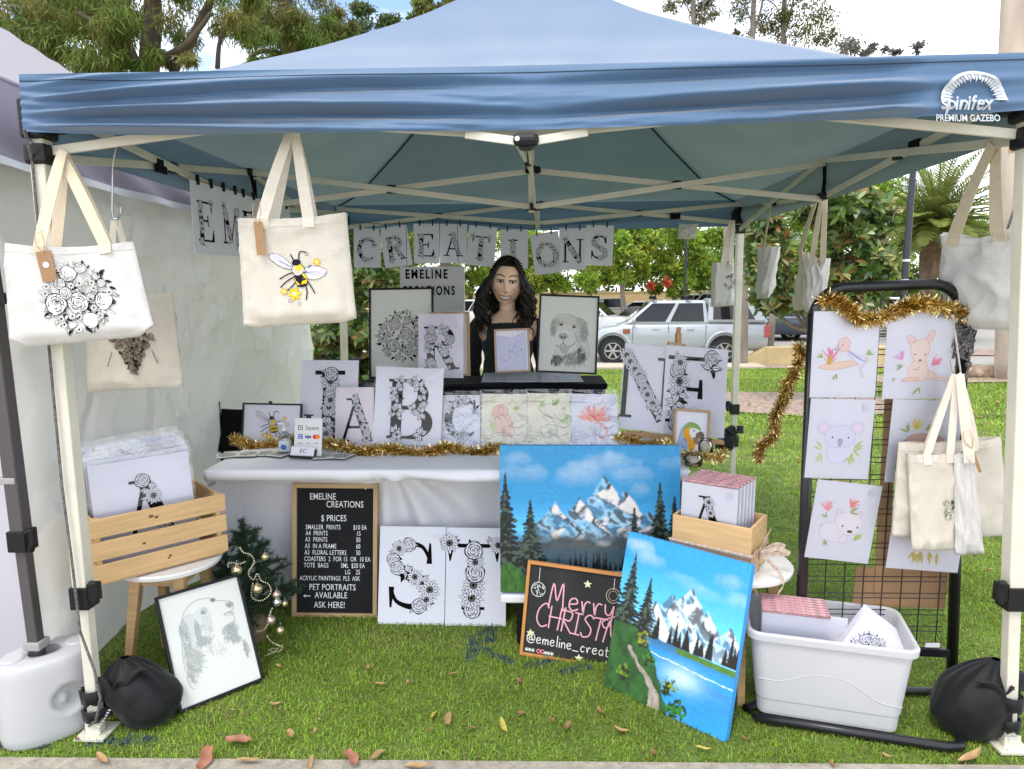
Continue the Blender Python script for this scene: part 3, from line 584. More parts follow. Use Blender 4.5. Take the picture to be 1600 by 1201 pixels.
def paint_sheet(parent, wd, ht, fn, nx=300, ny=250, z=.0005):
    u, v = np.meshgrid(np.linspace(0, 1, nx), np.linspace(0, 1, ny)); img = soften(fn(u, v), 1)*(.88+.24*fbm(u, v*2.2, 45, 3, 77)[..., None])
    V = np.c_[(u*wd).ravel(), (v*ht).ravel(), np.full(nx*ny, z)]
    i = np.arange(nx*ny).reshape(ny, nx); F = np.c_[i[:-1, :-1].ravel(), i[:-1, 1:].ravel(), i[1:, 1:].ravel(), i[1:, :-1].ravel()]
    return np_mesh('painting', V, F, mat('acrylic_paint', attr='Col', rough=.45, bump=.15, bscale=120), np.clip(img.reshape(-1, 3), 0, 1), parent)
def lake_wide(X, Y):
    a = X.shape; img = npl('#3aa6e2')*(1-.0*Y[..., None])+np.zeros(a+(3,)); img = img*(1-Y[..., None]*.25)+npl('#7fd0f2')*np.clip((.62-Y)*2, 0, .6)[..., None]
    img = clouds(img, X, Y, [(.12, .82, .16, .07, .75), (.42, .8, .12, .1, .75), (.62, .88, .18, .08, .8), (.75, .8, .12, .06, .6), (.08, .9, .1, .06, .5), (.78, .7, .06, .05, .6), (.95, .88, .1, .06, .4)], 5)
    img = mountain(img, X, Y, [(.58, .80, .27, .30), (.69, .71, .16, .26), (.44, .655, .17, .22), (.31, .625, .22, .18), (.53, .52, .14, .16), (.40, .50, .12, .12), (.83, .56, .16, .2)], .30, 11, '#efe8e1', '#7fbfe2'); img = soften(img, 2)
    n = fbm(X, Y, 12, 4, 3); hz = np.clip((.46+.05*(n-.5)*4-Y)*9, 0, 1)*(Y > .12); img = over(img, hz*.95, npl('#3b4648')*(.5+.8*n[..., None]))
    r = np.random.RandomState(4)
    for k in range(46): 
        x = r.uniform(.12, .95); t = r.uniform(.2, .32); img = over(img, pmask(X, Y, [(x-.012, .12), (x+.012, .12), (x, t)]), npl('#0f1416'))
    wtr = (Y < .15); img = over(img, wtr, npl('#24344a')*(.6+.7*fbm(X*.4, Y, 30, 3, 8)[..., None])); img = over(img, wtr & (Y > .135) & (X > .2), npl('#b9d4e4'))
    img = over(img, (Y < .14) & (fbm(X*.3, Y, 40, 3, 9) > .62), npl('#5f86a8'))
    for c in ((.97, .2, .66, .09, 5), (.75, .2, .58, .075, 4), (.89, .2, .75, .105, 3), (.17, .16, .63, .12, 2), (.03, .12, .80, .14, 1)): img = spruce(img, X, Y, *c)
    gr = (Y < .2-.9*np.maximum(0, X-.06)+.06*(fbm(X, Y, 20, 3, 6)-.5)) & (X < .3); img = over(img, gr, npl('#3c6b2c')*(.35+1.1*fbm(X*2, Y, 30, 3, 7)[..., None]))
    return img
def lake_tall(X, Y):
    img = npl('#2fa9e4')+np.zeros(X.shape+(3,)); img = img*(1-.15*Y[..., None])+npl('#8fd6f4')*np.clip((.85-Y)*1.2, 0, .5)[..., None]
    img = clouds(img, X, Y, [(.12, .92, .13, .05, .8), (.22, .86, .14, .05, .7), (.5, .8, .2, .05, .6), (.85, .86, .16, .06, .6), (.7, .76, .2, .04, .4), (.95, .78, .1, .05, .5)], 21)
    img = mountain(img, X, Y, [(.60, .77, .40, .34), (.46, .70, .30, .26), (.74, .67, .2, .26), (.33, .63, .22, .2), (.92, .62, .2, .2), (.62, .58, .16, .18)], .40, 31, '#f2f3f3', '#a5cfe8', '#4a4f54'); img = soften(img, 2)
    r = np.random.RandomState(14)
    for k in range(34):
        x = r.uniform(.2, 1.0); t = r.uniform(.47, .56)+(.03 if x > .8 else 0); img = over(img, pmask(X, Y, [(x-.022, .40), (x+.022, .40), (x+.008, t-.03), (x, t)]), npl('#161314')*r.uniform(.8, 1.4))
    wt = Y < .42-.03*X; img = over(img, wt, npl('#2a96de')*(.85+.3*fbm(X*.3, Y, 20, 3, 15)[..., None]))
    img = over(img, wt*np.clip((Y-.33)*12, 0, 1)*.75, npl('#3e4a52')*(.6+.8*fbm(X*3, Y*.3, 20, 3, 16)[..., None]))
    img = over(img, wt*np.clip((X-.7)*4, 0, 1)*np.clip((fbm(X*3, Y*.3, 22, 3, 17)-.45)*6, 0, .6)*np.clip((Y-.12)*5, 0, 1), npl('#4b6878'))
    img = over(img, wt*np.exp(-((X-.62)/.14)**2-((Y-.24)/.06)**2)*.8, npl('#d4ecf6')); img = over(img, (np.abs(Y-.335+.05*X+.012*(fbm(X, Y*0, 14, 4, 91)-.5)) < .0035*(.3+fbm(X, Y, 30, 2, 92))) & (X > .25), npl('#dcecf2'))
    gb = (Y < .43-.03*X) & (Y > .385-.0*X) & (X > .35) & (Y > .35+.0*X); img = over(img, (np.abs(Y-.40+.02*X+.01*fbm(X, Y, 20, 2, 5)) < .016) & (X > .55), npl('#4f7d2a')*(.7+.6*fbm(X, Y, 40, 2, 18)[..., None]))
    img = spruce(img, X, Y, -.03, .36, .8, .15, 43); img = spruce(img, X, Y, .26, .40, .75, .13, 42); img = spruce(img, X, Y, .10, .36, .87, .17, 41)
    n = fbm(X, Y, 24, 4, 19); bank = X < .30+.26*(1-Y/.42)-.12*np.clip((Y-.3)*6, 0, 1)+.05*(n-.5); bank &= Y < .43; img = over(img, bank, npl('#2c5a26')*(.3+1.3*n[..., None]))
    pth = (np.abs(X-(.19+.24*(1-Y/.36)+.05*np.sin(Y*16)+.03*(fbm(X, Y, 18, 3, 95)-.5))) < .012+.035*(1-Y/.36)+.03*(fbm(X, Y, 30, 3, 96)-.5)) & (Y < .31); img = over(img, pth, npl('#a89a90')*(.55+.8*fbm(X, Y, 40, 3, 20)[..., None]))
    for x, y, a, c in ((.27, .37, .06, '#8b8f1e'), (.34, .27, .055, '#3f7a22'), (.53, .17, .075, '#8aa31c'), (.15, .14, .06, '#6f8a2a'), (.62, .05, .07, '#2f7a28')):
        d = ((X-x)/a)**2+((Y-y)/(a*.9))**2; mk = d < .75+2.6*(fbm(X, Y, 36, 4, 22)-.5); nn = fbm(X, Y, 60, 3, 23); img = over(img, mk, npl('#1d3018')*(.6+.9*nn[..., None])); img = over(img, mk & (nn > .44) & (Y > y-a*.45), npl(c)*(.6+.8*fbm(X, Y, 80, 2, 25)[..., None]))
    return img

# ================================================================== SETTING: ground, paving, car park
def ground_z(X, Y): return -.72*np.clip((Y-2.6)/15.4, 0, 1)
def sheet(name, x0, x1, y0, y1, nx, ny, m, dz=0, edge=0, seed=0):
    u, v = np.meshgrid(np.linspace(x0, x1, nx), np.linspace(0, 1, ny)); e0 = edge*(fbm((u-x0)/(x1-x0), u*0, 14, 3, seed)-.5) if edge else 0
    yy = y0+(y1-y0)*v + e0*(1-v)*0; V = np.c_[u.ravel(), yy.ravel(), (ground_z(u, yy)+dz).ravel()]
    i = np.arange(nx*ny).reshape(ny, nx); F = np.c_[i[:-1, :-1].ravel(), i[:-1, 1:].ravel(), i[1:, 1:].ravel(), i[1:, :-1].ravel()]
    return tag(np_mesh(name, V, F, m), kind='structure')
soil = mat('lawn_soil', (.11, .16, .03), .95, var=.35, vscale=6)
E0_, E1_ = PZ(0, 1187), PZ(1000, 1195)
def edge_y(x): return E0_.y+(E1_.y-E0_.y)*(x-E0_.x)/(E1_.x-E0_.x)
sheet('lawn', -45, 60, -.14, 17.6, 60, 140, soil)
sheet('far_ground', -300, 300, 56, 600, 8, 8, mat('far_grass', (.08, .11, .03), .95, var=.3, vscale=.2), -.01)
sheet('car_park', -120, 140, 17.5, 57, 8, 8, mat('pale_asphalt', (.36, .335, .30), .9, var=.12, vscale=1.5, bump=.2, bscale=60), .004)
mb = MB()   # concrete footpath whose edge crosses the bottom of the view
mb.add([(-30, edge_y(-30)-6, -.02), (30, edge_y(30)-6, -.02), (30, edge_y(30), -.02), (-30, edge_y(-30), -.02), (-30, edge_y(-30)-6, .012), (30, edge_y(30)-6, .012), (30, edge_y(30), .012), (-30, edge_y(-30), .012)], [(4, 5, 6, 7), (2, 3, 7, 6), (0, 1, 5, 4)])
tag(mb.build('footpath', mat('footpath_concrete', (.36, .32, .26), .95, var=.3, vscale=35, bump=.5, bscale=120)), kind='structure')
def blob_sheet(name, cx, cy, a, b, m, dz, seed=1, n=64, rot=0):
    r = random.Random(seed); ph = [r.random()*6 for _ in range(4)]; mb = MB(); R_ = 8; vs = []; fs = []
    for j in range(R_+1):
        for i in range(n):
            t = 2*math.pi*i/n; k = (1+.05*math.sin(3*t+ph[0])+.03*math.sin(5*t+ph[1])+.015*math.sin(11*t+ph[2]))*j/R_
            x, y = cx+a*k*math.cos(t), cy+b*k*math.sin(t); vs.append((x, y, gz(y)+dz))
    for j in range(R_):
        for i in range(n): fs.append((j*n+i, j*n+(i+1) % n, (j+1)*n+(i+1) % n, (j+1)*n+i))
    return tag(mb.add(vs, fs).build(name, m), kind='structure')
mulch = mat('bark_mulch', (.34, .25, .19), .95, var=.75, vscale=14, bump=1, bscale=30)
MUL = [(4.0, 8.6, 1.75, 1.6), (7.9, 17.1, 3.4, .9), (16.5, 20.9, 3.6, 1.3)]
for k, (x, y, a, b) in enumerate(MUL): blob_sheet('mulch_bed' if k == 0 else 'mulch_bed', x, y, a, b, mulch, .02 if k < 2 else .05, k+3)
# driveway kerb behind the stall
kb = MB(); kb.box((-5, 16.6, gz(16.6)+.03), (22, .9, .14)); tag(kb.build('kerb', mat('kerb_concrete', (.52, .44, .33), .9, var=.1), bevel=.02), kind='structure')

# ------------------------------------------------------------------ grass: one sheet of single blades, a few of them paint-marked blue where stall pitches were sprayed
def in_marks(x, y):
    m = np.zeros(x.shape, bool)
    def seg(p, q, wd):
        p, q = np.array(p), np.array(q); d = q-p; t = np.clip(((x-p[0])*d[0]+(y-p[1])*d[1])/(d@d), 0, 1); return np.hypot(x-p[0]-t*d[0], y-p[1]-t*d[1]) < wd
    pts = {k: (PZ(*v).x, PZ(*v).y) for k, v in dict(a=(735, 1032), b=(742, 995), c=(770, 982), d=(768, 1000), e=(742, 1008), f=(795, 1035), g=(828, 1040), h=(862, 1034), i=(880, 1050), j=(918, 1042), k=(0, 1168), l=(55, 1155), m=(100, 1148), n=(140, 1120), o=(142, 1162), p=(245, 1157), q=(85, 1168), r=(1570, 1060), s=(1600, 1068)).items()}
    for A_, B_, wd in (('a', 'b', .022), ('b', 'c', .022), ('c', 'd', .02), ('d', 'e', .02), ('e', 'f', .022), ('g', 'h', .02), ('i', 'j', .018), ('k', 'l', .02), ('l', 'n', .018), ('o', 'p', .02), ('k', 'q', .012), ('r', 's', .03)): m |= seg(pts[A_], pts[B_], wd)
    return m
def blades(n, x0, x1, y0, y1, ln, wd, seed):
    r = np.random.RandomState(seed); x = r.uniform(x0, x1, n); y = r.uniform(y0, y1, n)
    ok = (y > edge_y(x)+.006*r.randn(n)) & (y < 17.0)
    for a in MUL[:2]: ok &= ((x-a[0])/a[2])**2+((y-a[1])/a[3])**2 > .97
    x, y = x[ok], y[ok]; n = len(x); l = ln*r.uniform(.4, 1.5, n); an = r.uniform(0, 6.283, n); le = r.uniform(.45, 1.4, n)
    patch = fbm((x+45)/105, (y+1)/20, 60, 4, seed+1)
    dx, dy = np.cos(an), np.sin(an); px, py = -dy*wd*r.uniform(.7, 1.2, n), dx*wd*r.uniform(.7, 1.2, n); z = ground_z(x, y)
    mx, my, mz = x+dx*l*le*.35, y+dy*l*le*.35, z+l*.62*(1-.25*le); tx, ty, tz = x+dx*l*le, y+dy*l*le, z+l*(.98-.58*le)
    V = np.stack([np.c_[x-px/2, y-py/2, z-.004], np.c_[x+px/2, y+py/2, z-.004], np.c_[mx-px*.4, my-py*.4, mz], np.c_[mx+px*.4, my+py*.4, mz], np.c_[tx, ty, tz]], 1).reshape(-1, 3)
    b = np.arange(n)*5; F = np.stack([np.c_[b, b+1, b+3], np.c_[b, b+3, b+2], np.c_[b+2, b+3, b+4]], 1).reshape(-1, 3)
    c = np.array([.25, .43, .05])*(.45+.95*r.rand(n, 1))*(.42+1.15*patch[:, None]); c += np.array([.09, .04, -.004])*r.rand(n, 1)
    straw = r.rand(n) < (.05+.30*np.clip((patch-.56)*6, 0, 1)); c[straw] = np.array([.46, .38, .16])*(.6+.6*r.rand(straw.sum(), 1))
    mk = in_marks(x, y) & (r.rand(n) < .8); c[mk] = np.array([.016, .07, .20])*(.6+.8*r.rand(mk.sum(), 1))
    return V, F, np.repeat(np.clip(c, 0, 1), 5, 0)
Vs, Fs, Cs = [], [], []; o_ = 0
for a in ((190000, -2.5, 2.3, -.16, 2.0, .0195, .0029, 1), (22000, 2.0, 3.9, .2, 2.0, .030, .0045, 5), (80000, -2.2, 7.0, 2.0, 6.2, .036, .0065, 2), (95000, -1, 13, 6, 17.2, .055, .016, 3)):
    V, F, C = blades(*a); Vs.append(V); Fs.append(F+o_); Cs.append(C); o_ += len(V)
tag(np_mesh('grass', np.vstack(Vs), np.vstack(Fs), mat('grass_blade', attr='Col', rough=.55, trans=.35, spec=.3), np.vstack(Cs)), 'short green couch grass with dry straw blades covering the lawn', 'grass', kind='stuff')

# ================================================================== GAZEBO
GX0, GX1, GY0, GY1 = -1.478, 1.415, -.05, 2.98; GCX, GCY = (GX0+GX1)/2, (GY0+GY1)/2; ZE, ZA = 2.095, 3.02
gaz = thing('gazebo', 'blue pop-up market gazebo with cream frame standing over the whole stall', 'gazebo', (GCX, GCY, 0))
FABRIC = mat('blue_polyester', (.085, .185, .345), .5, var=.03, vscale=2, bump=.10, bscale=6, trans=.3, sheen=.7, spec=.6)
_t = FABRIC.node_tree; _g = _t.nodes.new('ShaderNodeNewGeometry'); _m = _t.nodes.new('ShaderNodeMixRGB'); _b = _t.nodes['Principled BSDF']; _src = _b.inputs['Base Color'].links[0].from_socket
_t.links.new(_g.outputs['Backfacing'], _m.inputs[0]); _t.links.new(_src, _m.inputs[1]); _m.inputs[2].default_value = (.085, .112, .106, 1); _t.links.new(_m.outputs[0], _b.inputs['Base Color'])   # silvery coating inside, with the lawn's grey-green bounce light put into its colour
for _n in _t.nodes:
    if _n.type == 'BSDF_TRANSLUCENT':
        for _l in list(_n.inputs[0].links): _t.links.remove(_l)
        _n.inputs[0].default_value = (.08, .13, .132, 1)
def roof_z(x, y):
    hx, hy = (GX1-GX0)/2, (GY1-GY0)/2; a, b = abs(x-GCX)/hx, abs(y-GCY)/hy; m = max(a, b); t = max(0, 1-m); hip = 1-abs(a-b)/(m+1e-6)
    z = ZE + (ZA-ZE)*(t**1.45) - .10*t*(1-t)*4*.28*(1-hip**2)
    z += .009*math.sin(9*(a*1.7+b)+3*math.sin(5*a))*min(1, t*6)*(1-t) + .0045*math.sin(31*t+9*a*b)*(1-t)*min(1, t*8)
    return z
mb = MB()
def roof_pt(u, v):     # square rings, so that the four hips run along mesh edges
    q = (u % 1)*4; s_ = int(q) % 4; f_ = (q-int(q))*2-1; a, b = [(f_, -1), (1, f_), (-f_, 1), (-1, -f_)][s_]; t = max(.002, 1-v); x, y = GCX+a*t*(GX1-GX0)/2, GCY+b*t*(GY1-GY0)/2; return Vector((x, y, roof_z(x, y)))
mb.grid(roof_pt, 224, 52)
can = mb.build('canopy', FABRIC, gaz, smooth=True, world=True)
FT = [(37, 121), (823, 106), (1640, 74)]; 
def front_val(u, v):
    x = GX0+(GX1-GX0)*u; s_ = abs(u-.505)*2; zt = ZE-.006*(1-s_); zb = 1.938-.032*max(0, math.sin(math.pi*min(1, u*1.02)))**.7+.01*u
    z = zt+(zb-zt)*v
    lg = min(1, max(0, (.10-abs(u-.94))/.04)); amp = .038*min(1, s_*2.6+.22)*min(1, max(0, 1.0-s_)*7)*(max(0, v)**.5)*min(1, (1-v)*5+.35)*(1-.82*lg)
    v0 = (.50 if u < .5 else .12)*s_**1.6; ph = 2*math.pi*(2.15*(v-v0)/(1-v0) + .45*s_ + .10*math.sin(2*s_+1))
    d = amp*(math.sin(ph)+.35*math.sin(2*ph+1.3+4*s_)) + .005*(1-lg)*math.sin(40*v+18*s_+3*math.sin(7*u))*v*(1-v)*2*(.4+.6*s_)
    d += (1-.8*lg)*min(1, max(0, 1-s_)*14)*.012*mnoise.noise(Vector((u*9, v*3.2, 2.2)))*v + .0045*(1-lg)*mnoise.noise(Vector((u*34, v*15, 5)))*v
    return Vector((x, GY0-.006-.05*v*(1-.5*v)*(.25+.75*(1-s_))-d-.012, z))
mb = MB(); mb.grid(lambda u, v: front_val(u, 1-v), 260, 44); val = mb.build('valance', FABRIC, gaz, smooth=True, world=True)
for side in ('L', 'R', 'B'):
    def f(u, v, side=side):
        w_ = 1-v; wob = .012*math.sin(2*math.pi*(2*w_+abs(u-.5)))*w_+.008*mnoise.noise(Vector((u*8, w_*3, ord(side))))*w_; z = ZE+.003-.185*w_-.012*math.sin(math.pi*u)*w_
        if side == 'L': return Vector((GX0-(.006+wob)*w_, GY0+(GY1-GY0)*u, z))
        if side == 'R': return Vector((GX1+(.006+wob)*w_, GY0+(GY1-GY0)*u, z))
        return Vector((GX0+(GX1-GX0)*u, GY1+(.006+wob)*w_, z))
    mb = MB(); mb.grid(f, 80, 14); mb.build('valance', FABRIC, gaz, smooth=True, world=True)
# seam tape under the canopy along the four hips and stitched seam along the eaves
seam = mat('dark_seam_tape', (.02, .04, .07), .8)
for cx, cy in ((GX0, GY0), (GX1, GY0), (GX0, GY1), (GX1, GY1)):
    pts = [(GCX+(cx-GCX)*t, GCY+(cy-GCY)*t, roof_z(GCX+(cx-GCX)*t, GCY+(cy-GCY)*t)-.020) for t in [i/24*.98 for i in range(25)]]
    mb = MB(); mb.tube(pts, .006, 5); mb.build('seam', seam, gaz, world=True)
mb = MB(); mb.tube([front_val(i/80, .12)+Vector((0, -.001, 0)) for i in range(81)], .0013, 4); mb.build('stitching', seam, gaz, world=True)
# printed logo on the valance's right end
LOGO = mat('silver_print', (.52, .55, .58), .5)
def onval(px, py, off=.009):
    P = PY(px, py, GY0-.02); u = (P.x-GX0)/(GX1-GX0); v = 0
    for _ in range(24):
        q = front_val(u, v); v += (q.z-P.z)*3
    q = front_val(u, v); return Vector((q.x, q.y-off, q.z))
lv = []; lf = []
def logo_poly(pts):
    n = len(lv); lv.extend(onval(*p) for p in pts[::-1]); lf.append(tuple(range(n, n+len(pts))))
cx, cy, ra, rb = 1515, 160, 51, 49
for k in range(24):
    a0, a1 = math.pi*(k+.08)/24, math.pi*(k+.92)/24
    inn = .58+.10*abs(math.sin(k*1.7)); mid = .74
    P = lambda a, q: (cx+ra*q*math.cos(a)+2, cy-rb*q*math.sin(a)*.95)
    am = (a0+a1)/2; logo_poly([P(a0, mid), P(a0, 1), P(am, 1), P(a1, 1), P(a1, mid), P(am, inn)][::-1])
for k in range(24):
    a0, a1 = math.pi*k/24, math.pi*(k+1)/24; P = lambda a, q: (cx+ra*q*math.cos(a)+2, cy-rb*q*math.sin(a)*.95); logo_poly([P(a0, .9), P(a1, .9), P(a1, 1.01), P(a0, 1.01)])
for s_, x, y, size, bold, sh, sx in (('spinifex', 1462, 174, 33, .5, .25, .80), ('PREMIUM GAZEBO', 1457, 192, 15.2, .22, 0, .79)):
    vs, fs = text_verts(s_, size, bold, sh, 'LEFT', sx); n = len(lv)
    lv.extend(onval(x+p.x, y-p.y) for p in vs); lf.extend(tuple(i+n for i in f) for f in fs)
mb = MB(); mb.add(lv, lf); mb.build('printed_logo', LOGO, gaz, world=True)

# legs
LEG = {'FL': (PZ(153, 1146), PY(64, 236, 0.0)), 'FR': (PZ(1573, 1166), PY(1606, 243, 0)), 'RL': (None, PY(532, 330, 2.92)), 'RR': (None, PY(1157, 336, 2.92))}
q = PY(538, 556, 2.92); t = LEG['RL'][1]; LEG['RL'] = (q+(q-t)*(q.z/(t.z-q.z)), t)
q = PY(1146, 680, 2.92); t = LEG['RR'][1]; LEG['RR'] = (q+(q-t)*(q.z/(t.z-q.z)), t)
def along(k, z): a, b = LEG[k]; return a+(b-a)*((z-a.z)/(b.z-a.z))
CL = {'FL': along('FL', .50).z, 'FR': along('FR', .52).z, 'RL': .5, 'RR': .62}
CL['FL'] = .505; CL['FR'] = .525
for k in LEG:
    a, b = LEG[k]; c = along(k, CL[k]); top = along(k, 2.08)
    mb = MB(); mb.bar(c, top, .046, .046, (0, 1, 0)); lg = mb.build('leg', STEEL, gaz, world=True, bevel=.004)
    mb = MB(); mb.bar(a+Vector((0, 0, .012)), c, .036, .036, (0, 1, 0)); mb.build('leg_extension', STEEL, lg, world=True, bevel=.003)
    mb = MB(); mb.box((a.x, a.y, .01), (.10, .10, .008)); mb.box((a.x, a.y-.02, .03), (.05, .008, .045)); mb.build('foot_plate', STEEL, lg, world=True)
    s_ = 1 if 'L' in k and k[1] == 'L' else -1
    mb = MB(); mb.box(c+Vector((0, 0, -.01)), (.062, .062, .075)); mb.box(c+Vector((s_*.042, -.01, .01)), (.03, .035, .06)); mb.tube([c+Vector((s_*.045, -.03, .045)), c+Vector((s_*.062, -.035, .05)), c+Vector((s_*.066, -.03, .02)), c+Vector((s_*.055, -.03, -.02))], .011, 6)
    mb.build('leg_clamp', BLACKP, lg, world=True, bevel=.006)
    mb = MB(); p = along(k, 1.985 if k[0] == 'F' else 1.98); mb.box(p, (.075, .075, .115)); mb.box(p+Vector((s_*.04, .02 if k[0] == 'F' else -.02, .0)), (.05, .05, .07)); mb.box(along(k, 1.885), (.068, .068, .06))
    mb.build('corner_bracket', BLACKP, lg, world=True, bevel=.01)
# scissor trusses
def tr_bar(p, q, off): 
    mb = MB(); mb.bar(p, q, .014, .028, (0, 0, 1)); mb.build('truss_bar', STEEL, gaz, world=True, bevel=.003)
def joint(p, d, name='truss_joint'):
    mb = MB(); mb.box(p, (.045 if abs(d.x) > abs(d.y) else .03, .03 if abs(d.x) > abs(d.y) else .045, .042)); mb.build(name, BLACKP, gaz, world=True, bevel=.005)
def scissor(A, Bp, zl, zu, ml, mu, n=2, side=None):
    """A, Bp: end points (x,y); zl,zu heights at the legs; ml,mu heights at the middle post"""
    A, Bp = Vector(A), Vector(Bp); d = (Bp-A).normalized(); off = Vector((-d.y, d.x, 0))*.010; M_ = (A+Bp)/2
    for (p, q) in ((A, M_), (Bp, M_)):
        P1, P2 = Vector((p.x, p.y, zl)), Vector((q.x, q.y, mu)); Q1, Q2 = Vector((p.x, p.y, zu)), Vector((q.x, q.y, ml))
        tr_bar(P1+off, P2+off, 0); tr_bar(Q1-off, Q2-off, 0); c = (P1+P2+Q1+Q2)/4; joint(c, d)
    for z in (ml, mu):
        for s_ in (-1, 1):
            mb = MB(); p = Vector((M_.x, M_.y, z))+d*s_*.022; mb.lathe([(.0, -.016), (.017, -.016), (.019, 0), (.017, .016), (0, .016)], 10, Matrix.Translation(p) @ Vector((0, 1, 0)).to_track_quat('Z', 'Y').to_matrix().to_4x4() if abs(d.x) > .5 else Matrix.Translation(p) @ Vector((1, 0, 0)).to_track_quat('Z', 'Y').to_matrix().to_4x4()); mb.box(p, (.03, .03, .03)); mb.build('truss_joint', BLACKP, gaz, world=True)
    return M_
def xy(k, z=1.95): p = along(k, z); return (p.x, p.y, 0)
MF = scissor(xy('FL'), xy('FR'), 1.895, 2.03, 1.915, 2.06); ML = scissor(xy('FL'), xy('RL'), 1.88, 2.03, 1.905, 2.075)
MR = scissor(xy('FR'), xy('RR'), 1.88, 2.03, 1.92, 2.09); MBk = scissor(xy('RL'), xy('RR'), 1.93, 2.06, 1.945, 2.08)
scissor(ML, MR, 1.905, 2.075, 1.885, 2.065); scissor(MF, MBk, 1.905, 2.06, 1.885, 2.065)
mb = MB(); mb.bar((GCX, GCY, 1.86), (GCX, GCY, ZA-.03), .03, .03); mb.build('centre_pole', STEEL, gaz, world=True)
for M_ in (MF, MBk): mb = MB(); mb.bar((M_.x, M_.y, 1.9), (M_.x, M_.y, 2.08), .022, .022); mb.build('middle_post', STEEL, gaz, world=True)
mb = MB(); p = PY(822, 219, GY0-.055); mb.box(p, (.072, .03, .036)); mb.box(p+Vector((0, .05, -.0)), (.05, .08, .03)); fb = mb.build('front_bracket', BLACKP, gaz, world=True, bevel=.014)
mb = MB(); mb.lathe([(0, 0), (.007, 0), (.007, .004), (0, .004)], 10, Matrix.Translation(p+Vector((-.024, -.016, 0))) @ Matrix.Rotation(math.pi/2, 4, 'X')); mb.build('bolt', METAL, fb, world=True)
for s_ in (-1, 1): mb = MB(); mb.bar(p+Vector((s_*.03, .012, -.0)), p+Vector((s_*.17, .03, .024)), .012, .022); mb.build('truss_bar', STEEL, gaz, world=True)
for M_, z0, z1 in ((ML, 2.06, 1.9), (MR, 2.08, 1.92)):
    mb = MB(); mb.tube([(M_.x, M_.y, z0), (M_.x+.01, M_.y+.01, (z0+z1)/2), (M_.x, M_.y, z1)], .009, 6); mb.tube([(M_.x+.02, M_.y, z0-.02), (M_.x+.03, M_.y-.02, z1+.04), (M_.x+.02, M_.y, z1+.02)], .004, 5); mb.build('pull_strap', BLACKC, gaz, world=True)
for x, y, z in ((GX1-.02, .62, 1.985), (GX0+.02, .62, 1.96), (GX1-.45, 2.90, 1.98)): mb = MB(); mb.box((x, y, z), (.012, .07, .05) if abs(x) > 1.2 else (.07, .012, .04)); mb.build('valance_tab', BLACKC, gaz, world=True)
# guy ropes
ROPE = mat('flecked_guy_rope', (.13, .12, .12), .9, var=.9, vscale=120)
def rope(pts, r=.004, label=None, cat='rope'):
    mb = MB(); mb.tube([Vector(p) for p in pts], r, 6); return tag(mb.build('guy_rope', ROPE), label, cat)
rope([PY(38, 203, GY0-.04), PY(50, 250, -.03), PY(63, 390, -.03), PY(78, 560, -.03), PY(97, 760, -.03), PY(114, 890, -.03), PY(125, 985, -.035), PY(147, 1045, -.045), PY(157, 1090, -.04), PY(150, 1125, -.04), PZ(133, 1138, .02), PZ(131, 1128, .02), PZ(143, 1119, .02)], .0042, "grey flecked guy rope running down the gazebo's left front leg")
rope([PY(1600, 272, .35), PY(1584, 330, .38), PY(1553, 420, .40), PY(1521, 500, .42), PY(1520, 530, .42)], .0042, 'thin dark guy rope slanting past the grey tote at right')

# ================================================================== NEIGHBOUR'S TENT
tent = thing('market_tent', 'neighbouring market tent with dusky lilac roof and creased white side wall', 'tent', (-3.2, 1.6, 0))
WALLM = mat('white_tarp', (.84, .825, .78), .42, var=.02, vscale=4, bump=.22, bscale=5, trans=.38)
_t = WALLM.node_tree; _n = _t.nodes; _b = _n['Principled BSDF']          # fold creases: a warped cell network pressed into the sheet
_v = _n.new('ShaderNodeTexVoronoi'); _v.feature = 'DISTANCE_TO_EDGE'; _v.inputs['Scale'].default_value = 1.7; _tc = _n.new('ShaderNodeTexCoord'); _nz = _n.new('ShaderNodeTexNoise'); _nz.inputs['Scale'].default_value = 2.2; _nz.inputs['Detail'].default_value = 4
_mx = _n.new('ShaderNodeVectorMath'); _mx.operation = 'MULTIPLY_ADD'; _mx.inputs[1].default_value = (.55, .55, .55); _t.links.new(_tc.outputs['Object'], _nz.inputs[0]); _t.links.new(_nz.outputs['Color'], _mx.inputs[0]); _t.links.new(_tc.outputs['Object'], _mx.inputs[2]); _t.links.new(_mx.outputs[0], _v.inputs['Vector'])
_r = _n.new('ShaderNodeMapRange'); _r.interpolation_type = 'SMOOTHSTEP'; _r.inputs[1].default_value = 0; _r.inputs[2].default_value = .16; _t.links.new(_v.outputs['Distance'], _r.inputs[0])
_bp = _n.new('ShaderNodeBump'); _bp.inputs['Strength'].default_value = .55; _bp.inputs['Distance'].default_value = .035; _t.links.new(_r.outputs[0], _bp.inputs['Height']); _old = _b.inputs['Normal'].links[0].from_socket; _t.links.new(_old, _bp.inputs['Normal']); _t.links.new(_bp.outputs[0], _b.inputs['Normal'])
for _k in _n:
    if _k.type == 'BSDF_TRANSLUCENT': _t.links.new(_bp.outputs[0], _k.inputs['Normal'])
LILAC = mat('lilac_grey_polyester', (.33, .30, .38), .6, var=.05, vscale=4, bump=.15, bscale=6, trans=.25)
WX = -1.76
